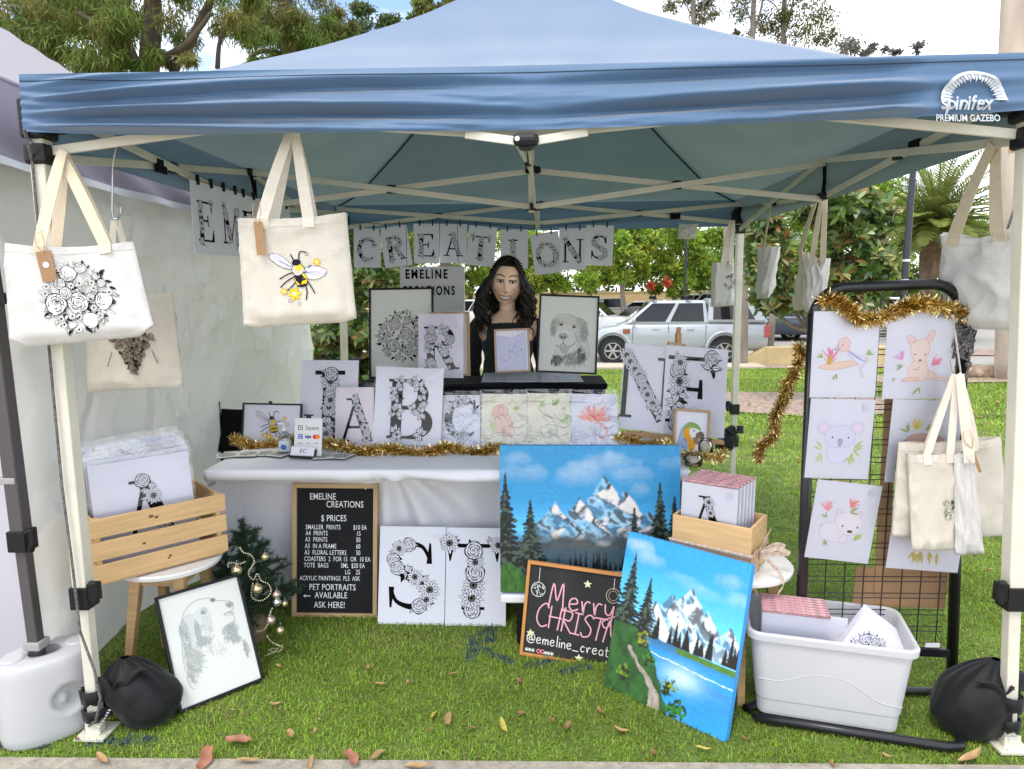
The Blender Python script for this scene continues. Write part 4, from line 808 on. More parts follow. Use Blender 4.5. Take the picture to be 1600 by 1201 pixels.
def wall(u, v):
    y = .03+3.1*u; z = .012+1.97*v+.05*math.sin(u*5)*(1-v)**4
    n = lambda a, b, c: mnoise.noise(Vector((a, b, c)))
    rid = lambda s_, o: (1-abs(n(y*s_+o, z*s_*1.1+n(y, z, 3)*.8, o)))**6
    cre = lambda s_, o, a: (1-abs(n(y*s_*(1+.2*a)+z*a+o, z*s_-y*a*.6, o)))**14
    d = .05*n(y*.9, z*.6, 1)+(.022*cre(.7, 2, .8)**.4+.020*cre(1.0, 6, -.7)**.4+.012*cre(1.6, 11, .4)**.5+.010*cre(2.6, 15, -1.2)**.7)*(1-v**4)-.02*v**3
    d += .035*max(0, 1-v)**4*math.sin(5.5*y+1)
    return Vector((WX+d-.09*(1-v)*0+.03*math.sin(math.pi*v), y, z))
mb = MB(); mb.grid(wall, 210, 150); mb.build('side_wall', WALLM, tent, smooth=True, world=True)
mb = MB(); mb.grid(lambda u, v: Vector((WX-.01-2.4*u, .13+.05*math.sin(u*9)+.02*mnoise.noise(Vector((u*6, v*5, 3))), .02+1.95*v)), 60, 50); mb.build('front_wall', mat('pale_lavender_tarp', (.62, .60, .66), .5, trans=.3, bump=.3, bscale=5), tent, smooth=True, world=True)
# roof, valance with white edging, front pole
mb = MB()
def troof(u, v):
    x = -1.72-3.0*u; y = .02+3.05*v; a, b = abs(u-.5)*2, abs(v-.5)*2; t = max(0, 1-max(a, b)); return Vector((x, y, 2.16+1.0*t**1.25))
mb.grid(troof, 40, 40); mb.build('roof', mat('pinkish_grey_polyester', (.46, .43, .465), .6, trans=.3, var=.03, vscale=2), tent, smooth=True, world=True)
def tval(u, v): y = .02+3.05*u; return Vector((-1.715+.012*math.sin(14*y+9*v)*(1-v)+.008*mnoise.noise(Vector((y*5, v*3, 0)))-.01*v, y, 1.89+.28*v-.012*math.sin(math.pi*u)*(1-v)))
mb = MB(); mb.grid(tval, 120, 12); mb.build('valance', LILAC, tent, smooth=True, world=True)
mb = MB(); mb.grid(lambda u, v: tval(u, -.02+.10*v)+Vector((.004, 0, 0)), 120, 1); mb.build('edging', mat('white_webbing', (.68, .7, .74), .6), tent, smooth=True, world=True)
mb = MB(); mb.grid(lambda u, v: Vector((-1.72-3.0*u, .02+.008*math.sin(30*u), 1.89+.28*v)), 60, 4); mb.build('valance', LILAC, tent, smooth=True, world=True)
PG = mat('grey_steel_pole', (.085, .075, .08), .45, metal=.2)
p0, p1 = PY(62, 1042, .03), PY(0, 560, .03); d = (p1-p0); top = p0+d*(2.1-p0.z)/d.z; cl = PY(35, 842, .03); foot = p0+d*(.07-p0.z)/d.z
mb = MB(); mb.bar(cl, top, .046, .046, (0, 1, 0)); pl = mb.build('pole', PG, tent, world=True, bevel=.005)
mb = MB(); mb.bar(foot, cl, .036, .036, (0, 1, 0)); mb.build('pole_extension', PG, pl, world=True, bevel=.004)
mb = MB(); mb.box(cl, (.062, .06, .07)); mb.tube([cl+Vector((.035, -.02, .03)), cl+Vector((.06, -.03, .045)), cl+Vector((.058, -.03, -.0)), cl+Vector((.04, -.02, -.03))], .012, 6); mb.build('leg_clamp', BLACKP, pl, world=True, bevel=.005)
mb = MB(); mb.box(PY(17, 748, .03), (.062, .052, .022)); mb.build('collar', mat('grey_collar', (.32, .31, .30), .6), pl, world=True, bevel=.004)
mb = MB(); mb.box(p0+d*(.315-p0.z)/d.z, (.056, .056, .028)); mb.build('collar', MATS['grey_collar'], pl, world=True, bevel=.004)
mb = MB(); mb.tube([PY(-6, 380, .02), PY(0, 430, .02), PY(4, 456, .02), PY(5, 482, .02)], .003, 5); mb.tube([PY(3, 458, .02), PY(6, 476, .02)], .010, 6); mb.build('toggle_cord', BLACKP, tent, world=True)
# white plastic weight round the pole's foot: two halves meeting at a seam
wt = thing('leg_weight', 'white two-part plastic leg weight with a scooped handle recess round the grey pole', 'leg weight', (PZ(75, 1110).x, .07, 0))
WPL = mat('white_weight_plastic', (.50, .50, .51), .45, bump=.12, bscale=400)
c0 = Vector((foot.x+.012, foot.y+.012, 0)); 
def dense_weight(sgn):
    mb = MB(); a, b = .146, .105; ang = Matrix.Rotation(math.radians(44), 4, 'Z')
    prof = []
    P = [(.90, 0), (.97, .006), (1, .03), (.985, .12), (.955, .21), (.935, .25), (.90, .272), (.84, .283), (.6, .286), (.34, .286), (.29, .28), (.27, .26), (.27, .0)]
    for (r0, z0), (r1, z1) in zip(P, P[1:]):
        k = max(1, int((abs(z1-z0)+abs(r1-r0)*.1)/.009)); prof += [(r0+(r1-r0)*i/k, z0+(z1-z0)*i/k) for i in range(k)]
    prof.append(P[-1]); n = 48
    def f(u, v):
        i = min(int(round(v*(len(prof)-1))), len(prof)-1); r, z = prof[i]; t = math.pi*(.008+.984*u)*sgn; q = (abs(math.cos(t))**2.4+abs(math.sin(t))**2.4)**(-1/2.4)
        x, y = a*r*q*math.cos(t), b*r*q*math.sin(t) if r > .3 else .16*r*math.sin(t)
        if r <= .3: x = .16*r*math.cos(t)
        if sgn < 0 and .3 < r and z < .26 and r > .93:
            e = ((x-.045)/.05)**2+((z-.138)/.05)**2
            if e < 1: y += .032*math.sqrt(1-e)-.02*max(0, 1-((x-.03)/.018)**2-((z-.135)/.022)**2)
        return c0+ang @ Vector((x, y, z))
    return mb.grid(f, n, len(prof)-1)
for s_ in (-1, 1): dense_weight(s_).build('weight_half', WPL, wt, smooth=True, world=True)
ang = Matrix.Rotation(math.radians(44), 4, 'Z')
for x in (-.092, .092): mb = MB(); mb.lathe([(0, 0), (.036, 0), (.036, .006), (.03, .010), (0, .010)], 20, Matrix.Translation(c0+ang @ Vector((x, 0, .283)))); mb.build('filler_cap', WPL, wt, world=True)

# ================================================================== STALL: panels, prints and frames
def panel(bl, br, tl, Yb, Yt, Ybr=None): return frame3(PY(*bl, Yb), PY(*br, Yb if Ybr is None else Ybr), PY(*tl, Yt))
def lean(bl, br, tl):
    """panel standing on the grass: bottom corners on the ground, top corner found so that the sheet is square"""
    A_, B_ = PZ(*bl), PZ(*br); lo, hi = .05, 1.3
    f = lambda z: (PZ(*tl, z)-A_).dot(B_-A_)
    zs = [.05+i*.01 for i in range(126)]; z = min(zs, key=lambda z: abs(f(z))); return frame3(A_, B_, PZ(*tl, z))
def lift(M, dz): return Matrix.Translation((0, 0, dz)) @ M
def rect(mb, x0, y0, x1, y1, z0, z1): return mb.box(((x0+x1)/2, (y0+y1)/2, (z0+z1)/2), (x1-x0, y1-y0, z1-z0))
def art(parent, fn, seed=1, step=1.2e-6, z0=.0006, mapf=None, name='drawing'):
    A = Art(mapf, z0, step, seed); fn(A); return A.build(parent, name)
def sheet_print(label, M, w_, h_, fn=None, sleeve=False, group='prints for sale', seed=1, film=None, paper=None, sticker=False, cat='print', over_=.012, name='art_print', thick=.0022):
    t = thing(name, label, cat, M, group)
    mb = MB(); rect(mb, 0, 0, w_, h_, -thick, 0); mb.build('paper', paper or PAPER, t)
    if fn: art(t, fn, seed)
    if sticker: mb = MB(); mb.lathe([(0, .0030), (.0125, .0030), (.0125, .0034), (0, .0034)], 18, Matrix.Translation((w_*.86, h_*.9, 0))); mb.build('price_sticker', mat('sticker', (.66, .66, .76), .3), t)
    if sleeve:
        mb = MB(); nx, ny = 12, 14
        mb.grid(lambda u, v: Vector((-over_*.5+(w_+over_)*u, -over_*.3+(h_+over_*1.6)*v, .0045+.0012*mnoise.noise(Vector((u*4, v*5, seed))))), nx, ny); mb.build('sleeve', film or FILM, t, smooth=True)
    return t
def framed(label, M, w_, h_, fw, fm, fn, paper=PAPER_C, group='framed pictures', seed=1, glass=False, depth=.018, mount=0):
    t = thing('framed_picture', label, 'framed picture', M, group)
    mb = MB(); rect(mb, 0, 0, w_, fw, -depth*.5, depth*.5); rect(mb, 0, h_-fw, w_, h_, -depth*.5, depth*.5); rect(mb, 0, fw, fw, h_-fw, -depth*.5, depth*.5); rect(mb, w_-fw, fw, w_, h_-fw, -depth*.5, depth*.5)
    mb.build('frame', fm, t, bevel=.0025)
    mb = MB(); rect(mb, fw, fw, w_-fw, h_-fw, -depth*.4, -.0005); mb.build('paper', paper, t)
    if fn: art(t, fn, seed, z0=.0002)
    if glass: mb = MB(); mb.add([(fw, fw, .006), (w_-fw, fw, .006), (w_-fw, h_-fw, .006), (fw, h_-fw, .006)], [(0, 1, 2, 3)]); mb.build('glass', FILM, t)
    return t
def F1(ch, w_, h_, hh=.56, cx=.5, cy=.5, **k):
    def fn(A):
        H = h_*hh; floral(A, ch, w_*cx-.46*H, h_*cy-H/2, H, **k)
    return fn

# ------------------------------------------------------------------ tables
CLOTH = mat('white_tablecloth', (.74, .73, .77), .85, var=.02, vscale=5, sheen=.2, bump=.12, bscale=25)
TZ = .735
tb = thing('trestle_table', 'long trestle table hidden under the white cloth', 'table', (-.38, 1.05, 0))
mb = MB(); mb.box((-.38, 1.06, .712), (1.94, .70, .03)); mb.build('tabletop', mat('grey_table_plastic', (.5, .5, .5), .6), tb, world=True, bevel=.01)
for x in (-1.15, .39):
    for y in (1.12, 1.32): mb = MB(); mb.tube([(x, y, 0), (x, y, .697)], .014, 8); mb.build('leg', METAL, tb, world=True)
def cloth(name, label, cat, x0, x1, y0, y1, zt, drop, m, rec=(.29, .06), seed=3, fold=.022, gather=None):
    """cloth over a table: flat top, rounded edge and a skirt that falls in folds on every side"""
    t = thing(name, label, cat, ((x0+x1)/2, (y0+y1)/2, 0)); per = []
    nx, ny = 110, 40
    for i in range(nx): per.append((x0+(x1-x0)*i/nx, y0, 0, -1))
    for i in range(ny): per.append((x1, y0+(y1-y0)*i/ny, 1, 0))
    for i in range(nx): per.append((x1-(x1-x0)*i/nx, y1, 0, 1))
    for i in range(ny): per.append((x0, y1-(y1-y0)*i/ny, -1, 0))
    n = len(per); rows = []; cx, cy = (x0+x1)/2, (y0+y1)/2; K = 34
    for k in (0, .25, .5, .75, .93, .985): rows.append([Vector((cx+(x-cx)*k, cy+(y-cy)*k, zt+.0012*mnoise.noise(Vector((x*7*k, y*7*k, 1))))) for x, y, a, b in per])
    rows.append([Vector((x, y, zt-.004)) for x, y, a, b in per])
    for j in range(1, K+1):
        v = j/K; row = []
        for q, (x, y, a, b) in enumerate(per):
            s_ = x*3.1+y*2.3; wv = math.sin(s_*6+2*math.sin(s_*1.7)+seed)*fold*(.15+v**.8)+.014*mnoise.noise(Vector((x*6, v*2.2+y*4, seed)))*(v**.6)
            r_ = 0
            if b < 0: tt = min(1, max(0, (v-.05)/.09)); r_ = rec[0]*tt*tt*(3-2*tt)+rec[1]*v
            if gather and b < 0:
                gx, gz0 = gather; dx = x-gx; z_ = zt-drop*v
                ang = math.atan2(zt-z_+.02, dx+1e-3); rr = math.hypot(dx, zt-z_); wv += .038*math.sin(ang*13)*min(1, rr*4)*max(0, 1-rr*1.1)*(1 if dx > -.05 else .2)
            o_ = wv-r_; 
            row.append(Vector((x+a*o_+.012*math.sin(v*4+y*7)*a, y+b*o_, zt-drop*v-.004)))
        rows.append(row)
    vs = [p for r in rows for p in r]; fs = []
    fs.append(tuple(range(n)))
    vs0 = len(rows)
    for j in range(len(rows)-1):
        for i in range(n): fs.append((j*n+i, (j+1)*n+i, (j+1)*n+(i+1) % n, j*n+(i+1) % n))
    fs[0] = tuple(range(n))
    MB().add(vs[n:]+[Vector((cx, cy, zt))], [tuple(i-n for i in f) for f in fs[1+n:]]+[(n*(vs0-1), i, (i+1) % n) for i in range(n)]).build('cloth', m, t, smooth=True, world=True)
    return t
cloth('tablecloth', 'white cloth draped and gathered over the long front table', 'tablecloth', -1.405, .62, .675, 1.44, TZ+.008, .738, CLOTH, gather=(-.70, TZ))
rt = thing('back_table', 'narrow back table under the black cloth', 'table', (-.3, 1.72, 0))
mb = MB(); mb.box((-.3, 1.66, .965), (1.26, .34, .03)); mb.build('tabletop', MATS['grey_table_plastic'], rt, world=True)
for x in (-.85, .25):
    for y in (1.56, 1.78): mb = MB(); mb.tube([(x, y, 0), (x, y, .95)], .014, 8); mb.build('leg', METAL, rt, world=True)
BZ = .987
cloth('black_tablecloth', 'black cloth covering the raised back table', 'tablecloth', -.965, .36, 1.47, 1.84, BZ, .92, BLACKC, rec=(0.0, .0), seed=8)

# ------------------------------------------------------------------ prints standing along the front table
G_T = 'prints propped on the front table'
M, a, b = panel((466, 697), (556, 698), (472, 563), 1.15, 1.25)
sheet_print('large sleeved print with a floral letter I, left of the small letter A', M, a, b, F1('I', a, b, .80, .58, .47, fs=.10, kinds='rdl', dens=1), True, G_T, 3, sticker=False)
M, a, b = panel((523, 697), (583, 697), (526, 604), 1.11, 1.17)
sheet_print('small pinkish print of a floral letter A beside the big letter B', M, a, b, F1('A', a, b, .72, .55, .45, fs=.09, kinds='drl', dens=.95), True, G_T, 4, paper=mat('pinkish_paper', (.76, .70, .76), .7))
M, a, b = panel((582, 692), (688, 696), (588, 573), 1.1, 1.18)
sheet_print('big sleeved print of a bold letter B grown over with tulips', M, a, b, F1('B', a, b, .76, .55, .46, dens=.8, fs=.10, kinds='l'), True, G_T, 11, sticker=False)
def pastel(kind):
    def fn(A):
        w_, h_ = .19, .27
        if kind == 'c': floral(A, 'C', .02, .04, .19, fs=.1)
        if kind == 'fox':
            for x, y, r, c in ((.09, .17, .04, '#e8a67c'), (.10, .11, .05, '#e9b48d'), (.13, .075, .03, '#eec3a2')): A.at(0, 0); wash(A, [(x-r, y-r*.5), (x-r*.6, y+r*.7), (x+r*.5, y+r*.8), (x+r, y), (x+r*.4, y-r*.8)], c, '#cf7f4e', .0022)
            A.at(.15, .18, .2); sprig(A, 0, 0, .2, .6, '#b7cf86', 6); A.at(.05, .08, .2); sprig(A, 0, 0, .25, 1.4, '#c2d68f', 5); A.at(0, 0)
        if kind == 'vine':
            A.at(0, 0); A.line(smooth_pts([(.05, .19), (.09, .15), (.15, .135), (.17, .12)], 5), .003, '#8e8378'); A.line(smooth_pts([(.06, .09), (.1, .11), (.14, .1), (.13, .06), (.08, .05), (.06, .09)], 5), .0025, '#a89f9a')
            for p in ((.06, .19, 1), (.16, .12, .4), (.12, .2, .9)): A.at(p[0], p[1], .2); sprig(A, 0, 0, .25, p[2], '#a8c27c', 6)
            A.at(0, 0)
        if kind == 'coral':
            A.at(.11, .13, .2); brushflower(A, 0, 0, .4, 1.5, '#ef8a72'); brushflower(A, -.05, 0, .35, 2.2, '#f2a08a'); brushflower(A, .05, 0, .36, .8, '#ee7f6e'); A.line(smooth_pts([(0, -.05), (.2, -.1), (.3, -.25), (.2, -.4), (.1, -.38)], 5), .045, '#f0a59b')
            for k in range(7): A.line([(-.3+.07*k, -.28), (-.26+.07*k, -.12)], .014, '#cdd8a0')
            A.at(0, 0)
    return fn
WARM = mat('warm_cream_paper', (.78, .74, .60), .7)
for kind, bl, br, tl, lab, pp in (('c', (688, 697), (750, 697), (690, 614), 'small print in a crumpled clear sleeve right beside the letter B', PAPER), ('fox', (752, 698), (823, 698), (755, 612), 'small crumpled-sleeve print with an orange animal, left of the vine print', WARM), ('vine', (824, 698), (892, 698), (826, 611), 'small crumpled-sleeve print of a leafy vine between the orange and the coral prints', WARM), ('coral', (893, 699), (966, 699), (894, 612), 'small sleeved print with a coral red bloom at the right end of the row', PAPER)):
    M, a, b = panel(bl, br, tl, 1.13, 1.2); sheet_print(lab, M, a, b*.97, pastel(kind), True, G_T, 21, FILM_C, pp, sticker=kind == 'coral', over_=.016)
# easel with the N and F prints
M, a, b = panel((966, 668), (1046, 676), (973, 536), 1.2, 1.3); sheet_print('letter N print at the left of the wooden easel', M, a, b, F1('N', a, b, .72, .45, .5, fs=.095, kinds='rdl', dens=.95), True, 'prints on the easel', 5, sticker=False)
M, a, b = panel((1033, 676), (1131, 684), (1046, 540), 1.19, 1.29); sheet_print('letter F print with two dark-eyed daisies at the right of the easel', M, a, b, F1('F', a, b, .74, .48, .51, fs=.125, kinds='drl', dens=.95), True, 'prints on the easel', 6, sticker=True)
ez = thing('easel', 'small wooden table easel whose peg shows above the N and F prints', 'easel', PY(1045, 690, 1.25))
mb = MB(); p, q = PY(1042, 690, 1.30), PY(1061, 512, 1.42); mb.bar(p, q, .022, .016, (0, 1, 0)); mb.build('mast', PINE_D, ez, world=True, bevel=.003)
mb = MB(); mb.bar(PY(1043, 537, 1.335), PY(1071, 541, 1.335), .03, .018, (0, 0, 1)); mb.box(PY(1060, 529, 1.34), (.028, .03, .05)); mb.build('top_clamp', PINE_D, ez, world=True, bevel=.003)
mb = MB(); mb.bar(PY(972, 675, 1.17), PY(1130, 690, 1.16), .045, .018, (0, 0, 1)); mb.build('ledge', PINE_D, ez, world=True, bevel=.003)
for s_ in (-1, 1): mb = MB(); mb.bar(PY(1052+s_*4, 560, 1.38), Vector((PY(1050, 690, 1.2).x+s_*.16, 1.22, TZ+.01)), .018, .014, (0, 1, 0)); mb.build('leg', PINE_D, ez, world=True)
mb = MB(); mb.bar(PY(1060, 560, 1.40), Vector((PY(1050, 690, 1.2).x, 1.42, TZ+.01)), .018, .014, (0, 1, 0)); mb.build('leg', PINE_D, ez, world=True)
# framed pictures on the front table
M, a, b = panel((1050, 712), (1107, 716), (1063, 637), 1.05, 1.10)
def fn(A): A.at(a*.5, b*.47, b*.62); macaw(A); A.at(0, 0)
framed('small oak-framed blue and yellow parrot leaning on the letter F print', M, a, b, .012, WOODF, fn, PAPER, seed=2)
M, a, b = panel((377, 698), (470, 700), (374, 628), 1.10, 1.14)
def fn(A): A.at(a*.5, b*.52, b*.62, .15); bee(A); A.at(0, 0)
framed('black framed bee drawing at the left end of the front table', M, a, b, .008, BLACKF, fn, PAPER, seed=2, glass=True)
# back table
M, a, b = panel((577, 592), (678, 591), (574, 451), 1.66, 1.74)
def fn(A): A.at(a*.52, b*.47, a*.38); roseball(A, BLK, lin('#d8d7d4')); A.at(0, 0)
framed('tall black framed print of a round rose bouquet', M, a, b, .011, BLACKF, fn, PAPER_C, seed=5)
M, a, b = panel((672, 589), (735, 588), (668, 489), 1.60, 1.64)
framed('deep wooden frame standing behind the letter R print', M, a, b, .012, PINE_D, None, PAPER_C, depth=.03)
M, a, b = panel((654, 591), (724, 591), (651, 491), 1.55, 1.59)
sheet_print('sleeved letter R print leaning on a wooden frame at the back', M, a, b, F1('R', a, b, .66, .52, .47, fs=.12, kinds='lr', dens=.65), True, 'prints on the back table', 7, paper=mat('lilac_paper', (.74, .71, .82), .7))
M, a, b = panel((838, 582), (932, 586), (847, 460), 1.60, 1.67)
def fn(A): A.at(a*.5, b*.45, a*.72); labrador(A); A.at(0, 0)
framed('black framed pencil portrait of a labrador by the smiling woman', M, a, b, .010, BLACKF, fn, PAPER_C, seed=9)
M, a, b = panel((774, 583), (829, 581), (779, 515), 1.50, 1.54)
def fn(A):
    r = A.r; A.at(0, 0)
    A.poly([(.01, .012), (a*.9, .012), (a*.9, b*.95), (a*.5, b*.8), (.012, b*.86)], '#c4c7e0')  # bluish sky reflection of the glass, drawn as a flat pale shape
    for k in range(60):
        x, y = r.gauss(a*.55, a*.18), r.gauss(b*.45, b*.22)
        if .016 < x < a-.016 and .016 < y < b-.016: A.at(x, y, .016); leaf(A, 0, 0, .6, r.random()*6, .6, lin('#8e93b8'), lin(r.choice(('#e9eaf5', '#a9aecb', '#8f96b5', '#d4cfd2'))), r.random() < .3, .05)
    A.at(0, 0)
framed('small rose-wood framed picture with a bluish sky reflection drawn in, standing in front of the woman', M, a, b, .010, mat('rosy_wood', (.50, .33, .25), .5, var=.08), fn, PAPER, seed=4, glass=True)
for k, (x0, x1, y0, y1, c) in enumerate(((752, 806, 583, 597, 'leftmost'), (790, 865, 582, 597, 'middle'), (846, 912, 583, 597, 'rightmost'))):
    bl, br, tl = PZ(x0, y1, BZ+.010+.004*k), PZ(x1, y1-.5, BZ+.010+.004*k), PZ(x0+9, y0, BZ+.014+.004*k); M, a, b = frame3(bl, br, tl)
    def fn(A):
        for q in range(5): A.at(A.r.uniform(.03, a-.03), A.r.uniform(.03, b-.02), .05); brushflower(A, 0, 0, .5, 1.5, A.r.choice(('#b07a98', '#6f6f7c', '#8a94b8', '#b8a0b8')))
        A.at(0, 0)
    sheet_print('flat sleeved card lying on the black cloth, %s of the three' % c, M, a, b, fn, False, 'cards lying on the back table', 3+k, paper=mat('grey_card', (.55, .55, .62), .6), cat='card')
# letter S and T prints on the grass
M, a, b = panel((590, 974), (694, 976), (597, 821), .80, .90); sheet_print('letter S print with a daisy, standing on the grass beside the price board', M, a, b, F1('S', a, b, .66, .5, .5, fs=.12, kinds='dlr', dens=1), False, 'prints standing on the grass', 2, sticker=True, thick=.004)
M, a, b = panel((695, 977), (790, 979), (697, 823), .795, .89); sheet_print('letter T print with big daisies, standing on the grass beside the letter S', M, a, b, F1('T', a, b, .66, .5, .5, fs=.135, kinds='ddr', dens=1), False, 'prints standing on the grass', 8, thick=.004)
# spaniel portrait leaning on the stool
M, a, b = lean((280, 1117), (413, 1063), (242, 935))
def fn(A): A.at(a*.5, b*.5, b*.78); spaniel(A); A.at(0, 0)
framed('black framed pencil portrait of a spaniel leaning on the grass', lift(M, .006), a, b, .011, BLACKF, fn, PAPER_C, seed=6)

# ------------------------------------------------------------------ price board
M, a, b = panel((457, 962), (590, 964), (466, 754), .88, .97)
t = thing('letter_board', 'black felt price board with white push-in letters and a pale wood frame', 'price board', M)
fw = .020; mb = MB(); rect(mb, 0, 0, a, fw, -.015, .015); rect(mb, 0, b-fw, a, b, -.015, .015); rect(mb, 0, fw, fw, b-fw, -.015, .015); rect(mb, a-fw, fw, a, b-fw, -.015, .015); mb.build('frame', mat('pale_wood', (.56, .38, .20), .6, var=.1, vscale=6), t, bevel=.002)
mb = MB(); rect(mb, fw, fw, a-fw, b-fw, -.012, .001)
mb.build('felt_board', mat('black_felt', (.012, .012, .013), .95), t)
mb = MB()
for k in range(int((b-2*fw)/.0075)): rect(mb, fw, fw+k*.0075+.002, a-fw, fw+k*.0075+.0052, .001, .0022)
mb.build('felt_ridges', MATS['black_felt'], t)
ALLROWS = (('EMELINE', 487, 779, 10.5), ('CREATIONS', 513, 791, 10.5), ('$ PRICES', 505, 812.5, 10), ('SMALLER  PRINTS', 481, 825.5, 7.6), ('$10 EA', 555.5, 825.5, 7.6), ('A4  PRINTS', 481, 835, 7.6), ('15', 560.5, 835, 7.6), ('A3  PRINTS', 480.5, 844.8, 7.6), ('50', 560, 844.8, 7.6), ('A3  IN A FRAME', 480, 855, 7.6), ('60', 560, 855, 7.6), ('A3  FLORAL LETTERS', 479.5, 865, 7.6), ('50', 560, 865, 7.6), ('COASTERS  2  FOR 15  OR  10 EA', 479, 875, 7.6), ('TOTE  BAGS', 478.5, 885, 7.6), ('SML  $20 EA', 536.5, 885, 7.6), ('LG    25', 543, 895, 7.6), ('ACRYLIC PAINTINGS  PLS  ASK', 472, 905, 7.4), ('PET PORTRAITS', 487, 920, 10), ('AVAILABLE', 496, 932.5, 10), ('ASK HERE!', 495, 947.5, 10))
WL = lin('#f2f1f3'); SX, SY = a/133, b/208
def fn(A):
    def ln(s_, px, py, hpx, sx=.78, bold=.010): lettering(A, s_, (px-461)*SX, b-(py-754)*SY, hpx*SY*1.36, WL, bold*hpx*SY*.6, sx, space=1.05)
    for s_, px, py, h in ROWS: ln(s_, px, py, h, .66 if h < 9 else .74)
    if ROWS[0][0] != 'AVAILABLE': return
    x0, y0 = (479-461)*SX, b-(929.5-754)*SY; A.line([(x0+.003, y0), (x0+.03, y0)], .0035, WL); A.poly([(x0-.004, y0), (x0+.008, y0+.007), (x0+.008, y0-.007)], WL)
for ROWS, nm in ((ALLROWS[:2], 'heading_letters'), (ALLROWS[2:3], 'subheading_letters'), (ALLROWS[3:18], 'price_letters'), (ALLROWS[18:19], 'footer_letters'), (ALLROWS[19:20], 'footer_letters'), (ALLROWS[20:], 'footer_letters')): art(t, fn, z0=.0026, name=nm)

# ------------------------------------------------------------------ paintings and chalk board
def canvas(label, M, a, b, fn, edge, nx=300, ny=250):
    t = thing('canvas_painting', label, 'painting', M, 'acrylic landscapes'); mb = MB(); rect(mb, 0, 0, a, b, -.032, 0); mb.build('stretched_canvas', mat(edge[0], edge[1], .6), t, bevel=.003); paint_sheet(t, a, b, fn, nx, ny); return t
M, a, b = panel((782, 924), (1060, 927), (790, 695), .62, .655)
canvas('wide acrylic painting of snowy peaks, a dark pine wood and a lake', M, a, b, lake_wide, ('painted_blue_edge', (.05, .30, .62)), 330, 270)
M, a, b = lean((943, 1072), (1133, 1161), (980, 830))
canvas('tall acrylic painting of a snowy mountain over a bright blue lake', lift(M, .004), a, b, lake_tall, ('painted_sky_edge', (.04, .32, .75)), 250, 330)
M, a, b = panel((812, 1023), (943, 1045), (828, 876), .553, .592, .50); a *= 1.30
t = thing('chalkboard', 'orange framed chalkboard with a Merry Christmas greeting in pink and white', 'chalkboard', lift(M, .005))
fw = .013; mb = MB(); rect(mb, 0, 0, a, fw, -.01, .01); rect(mb, 0, b-fw, a, b, -.01, .01); rect(mb, 0, fw, fw, b-fw, -.01, .01); rect(mb, a-fw, fw, a, b-fw, -.01, .01); mb.build('frame', mat('orange_wood', (.58, .25, .07), .5, var=.1), t, bevel=.002)
mb = MB(); rect(mb, fw, fw, a-fw, b-fw, -.008, .0); mb.build('slate', mat('chalk_slate', (.022, .021, .022), .8, var=.5, vscale=10), t)
PK, CW, CG = lin('#e5a9b4'), lin('#e6e4dd'), lin('#cfd6cf')
def fn_text(A):
    u = a/170.; X = lambda px: px*u; Y = lambda py: b-py*b/148.
    chalk(A, 'Merry', X(38), Y(68), b*.27, .0058, PK, -.02, .92); chalk(A, 'CHRISTMAS', X(18), Y(98), b*.25, .0056, PK, -.10, .80)
    chalk(A, '@emeline_creations', X(8), Y(126), b*.125, .0036, CW, -.03, 1.02)
def fn_decor(A):
    u = a/170.; X = lambda px: px*u; Y = lambda py: b-py*b/148.
    A.line([(X(20), Y(9)), (X(20), Y(32))], .002, CW); A.ring(X(20), Y(43), b*.072, b*.075, .003, CG); 
    for k in range(26): t_ = A.r.random()*6.28; q = b*.062*A.r.random()**.5; A.ell(X(20)+q*math.cos(t_), Y(43)+q*math.sin(t_), .0028, .0028, CG, n=6)
    A.line([(X(135), Y(9)), (X(135), Y(27))], .002, CW); A.ring(X(135), Y(36), b*.07, b*.075, .003, lin('#b9ab93')); A.ring(X(135), Y(36), b*.045, b*.05, .002, lin('#b9ab93'))
    for x, y, r_ in ((95, 24, .045), (14, 112, .045), (92, 139, .05), (134, 142, .045), (150, 60, .04)): star5(A, X(x), Y(y), b*r_, lin('#e3ddb0'), .4)
    for k in range(3): A.at(X(10+5*k), Y(138), .01); star5(A, 0, 0, 1, CG, k)
    for k in range(3): A.at(X(40+5*k), Y(139), .01); star5(A, 0, 0, 1, CG, k)
    for k in range(2): A.at(X(29+6*k), Y(138), 1); A.ring(0, 0, .007, .007, .004, lin('#e58a95'))
    A.at(0, 0)
art(t, fn_text, 3, z0=.0006, name='chalk_greeting'); art(t, fn_decor, 4, z0=.0012, name='chalk_decoration')
# low white bench carrying the wide painting
t = thing('low_bench', 'low white bench under the wide mountain painting', 'bench', (.2, .72, 0))
p = PY(782, 926, .62); mb = MB(); mb.box((.21, .755, p.z-.022), (.74, .29, .036)); mb.build('seat', mat('white_bench_plastic', (.75, .75, .75), .4), t, world=True, bevel=.008)
for x in (-.08, .50):
    for y in (.65, .87): mb = MB(); mb.box((x, y, (p.z-.04)/2), (.03, .03, p.z-.04)); mb.build('leg', BLACKP, t, world=True)

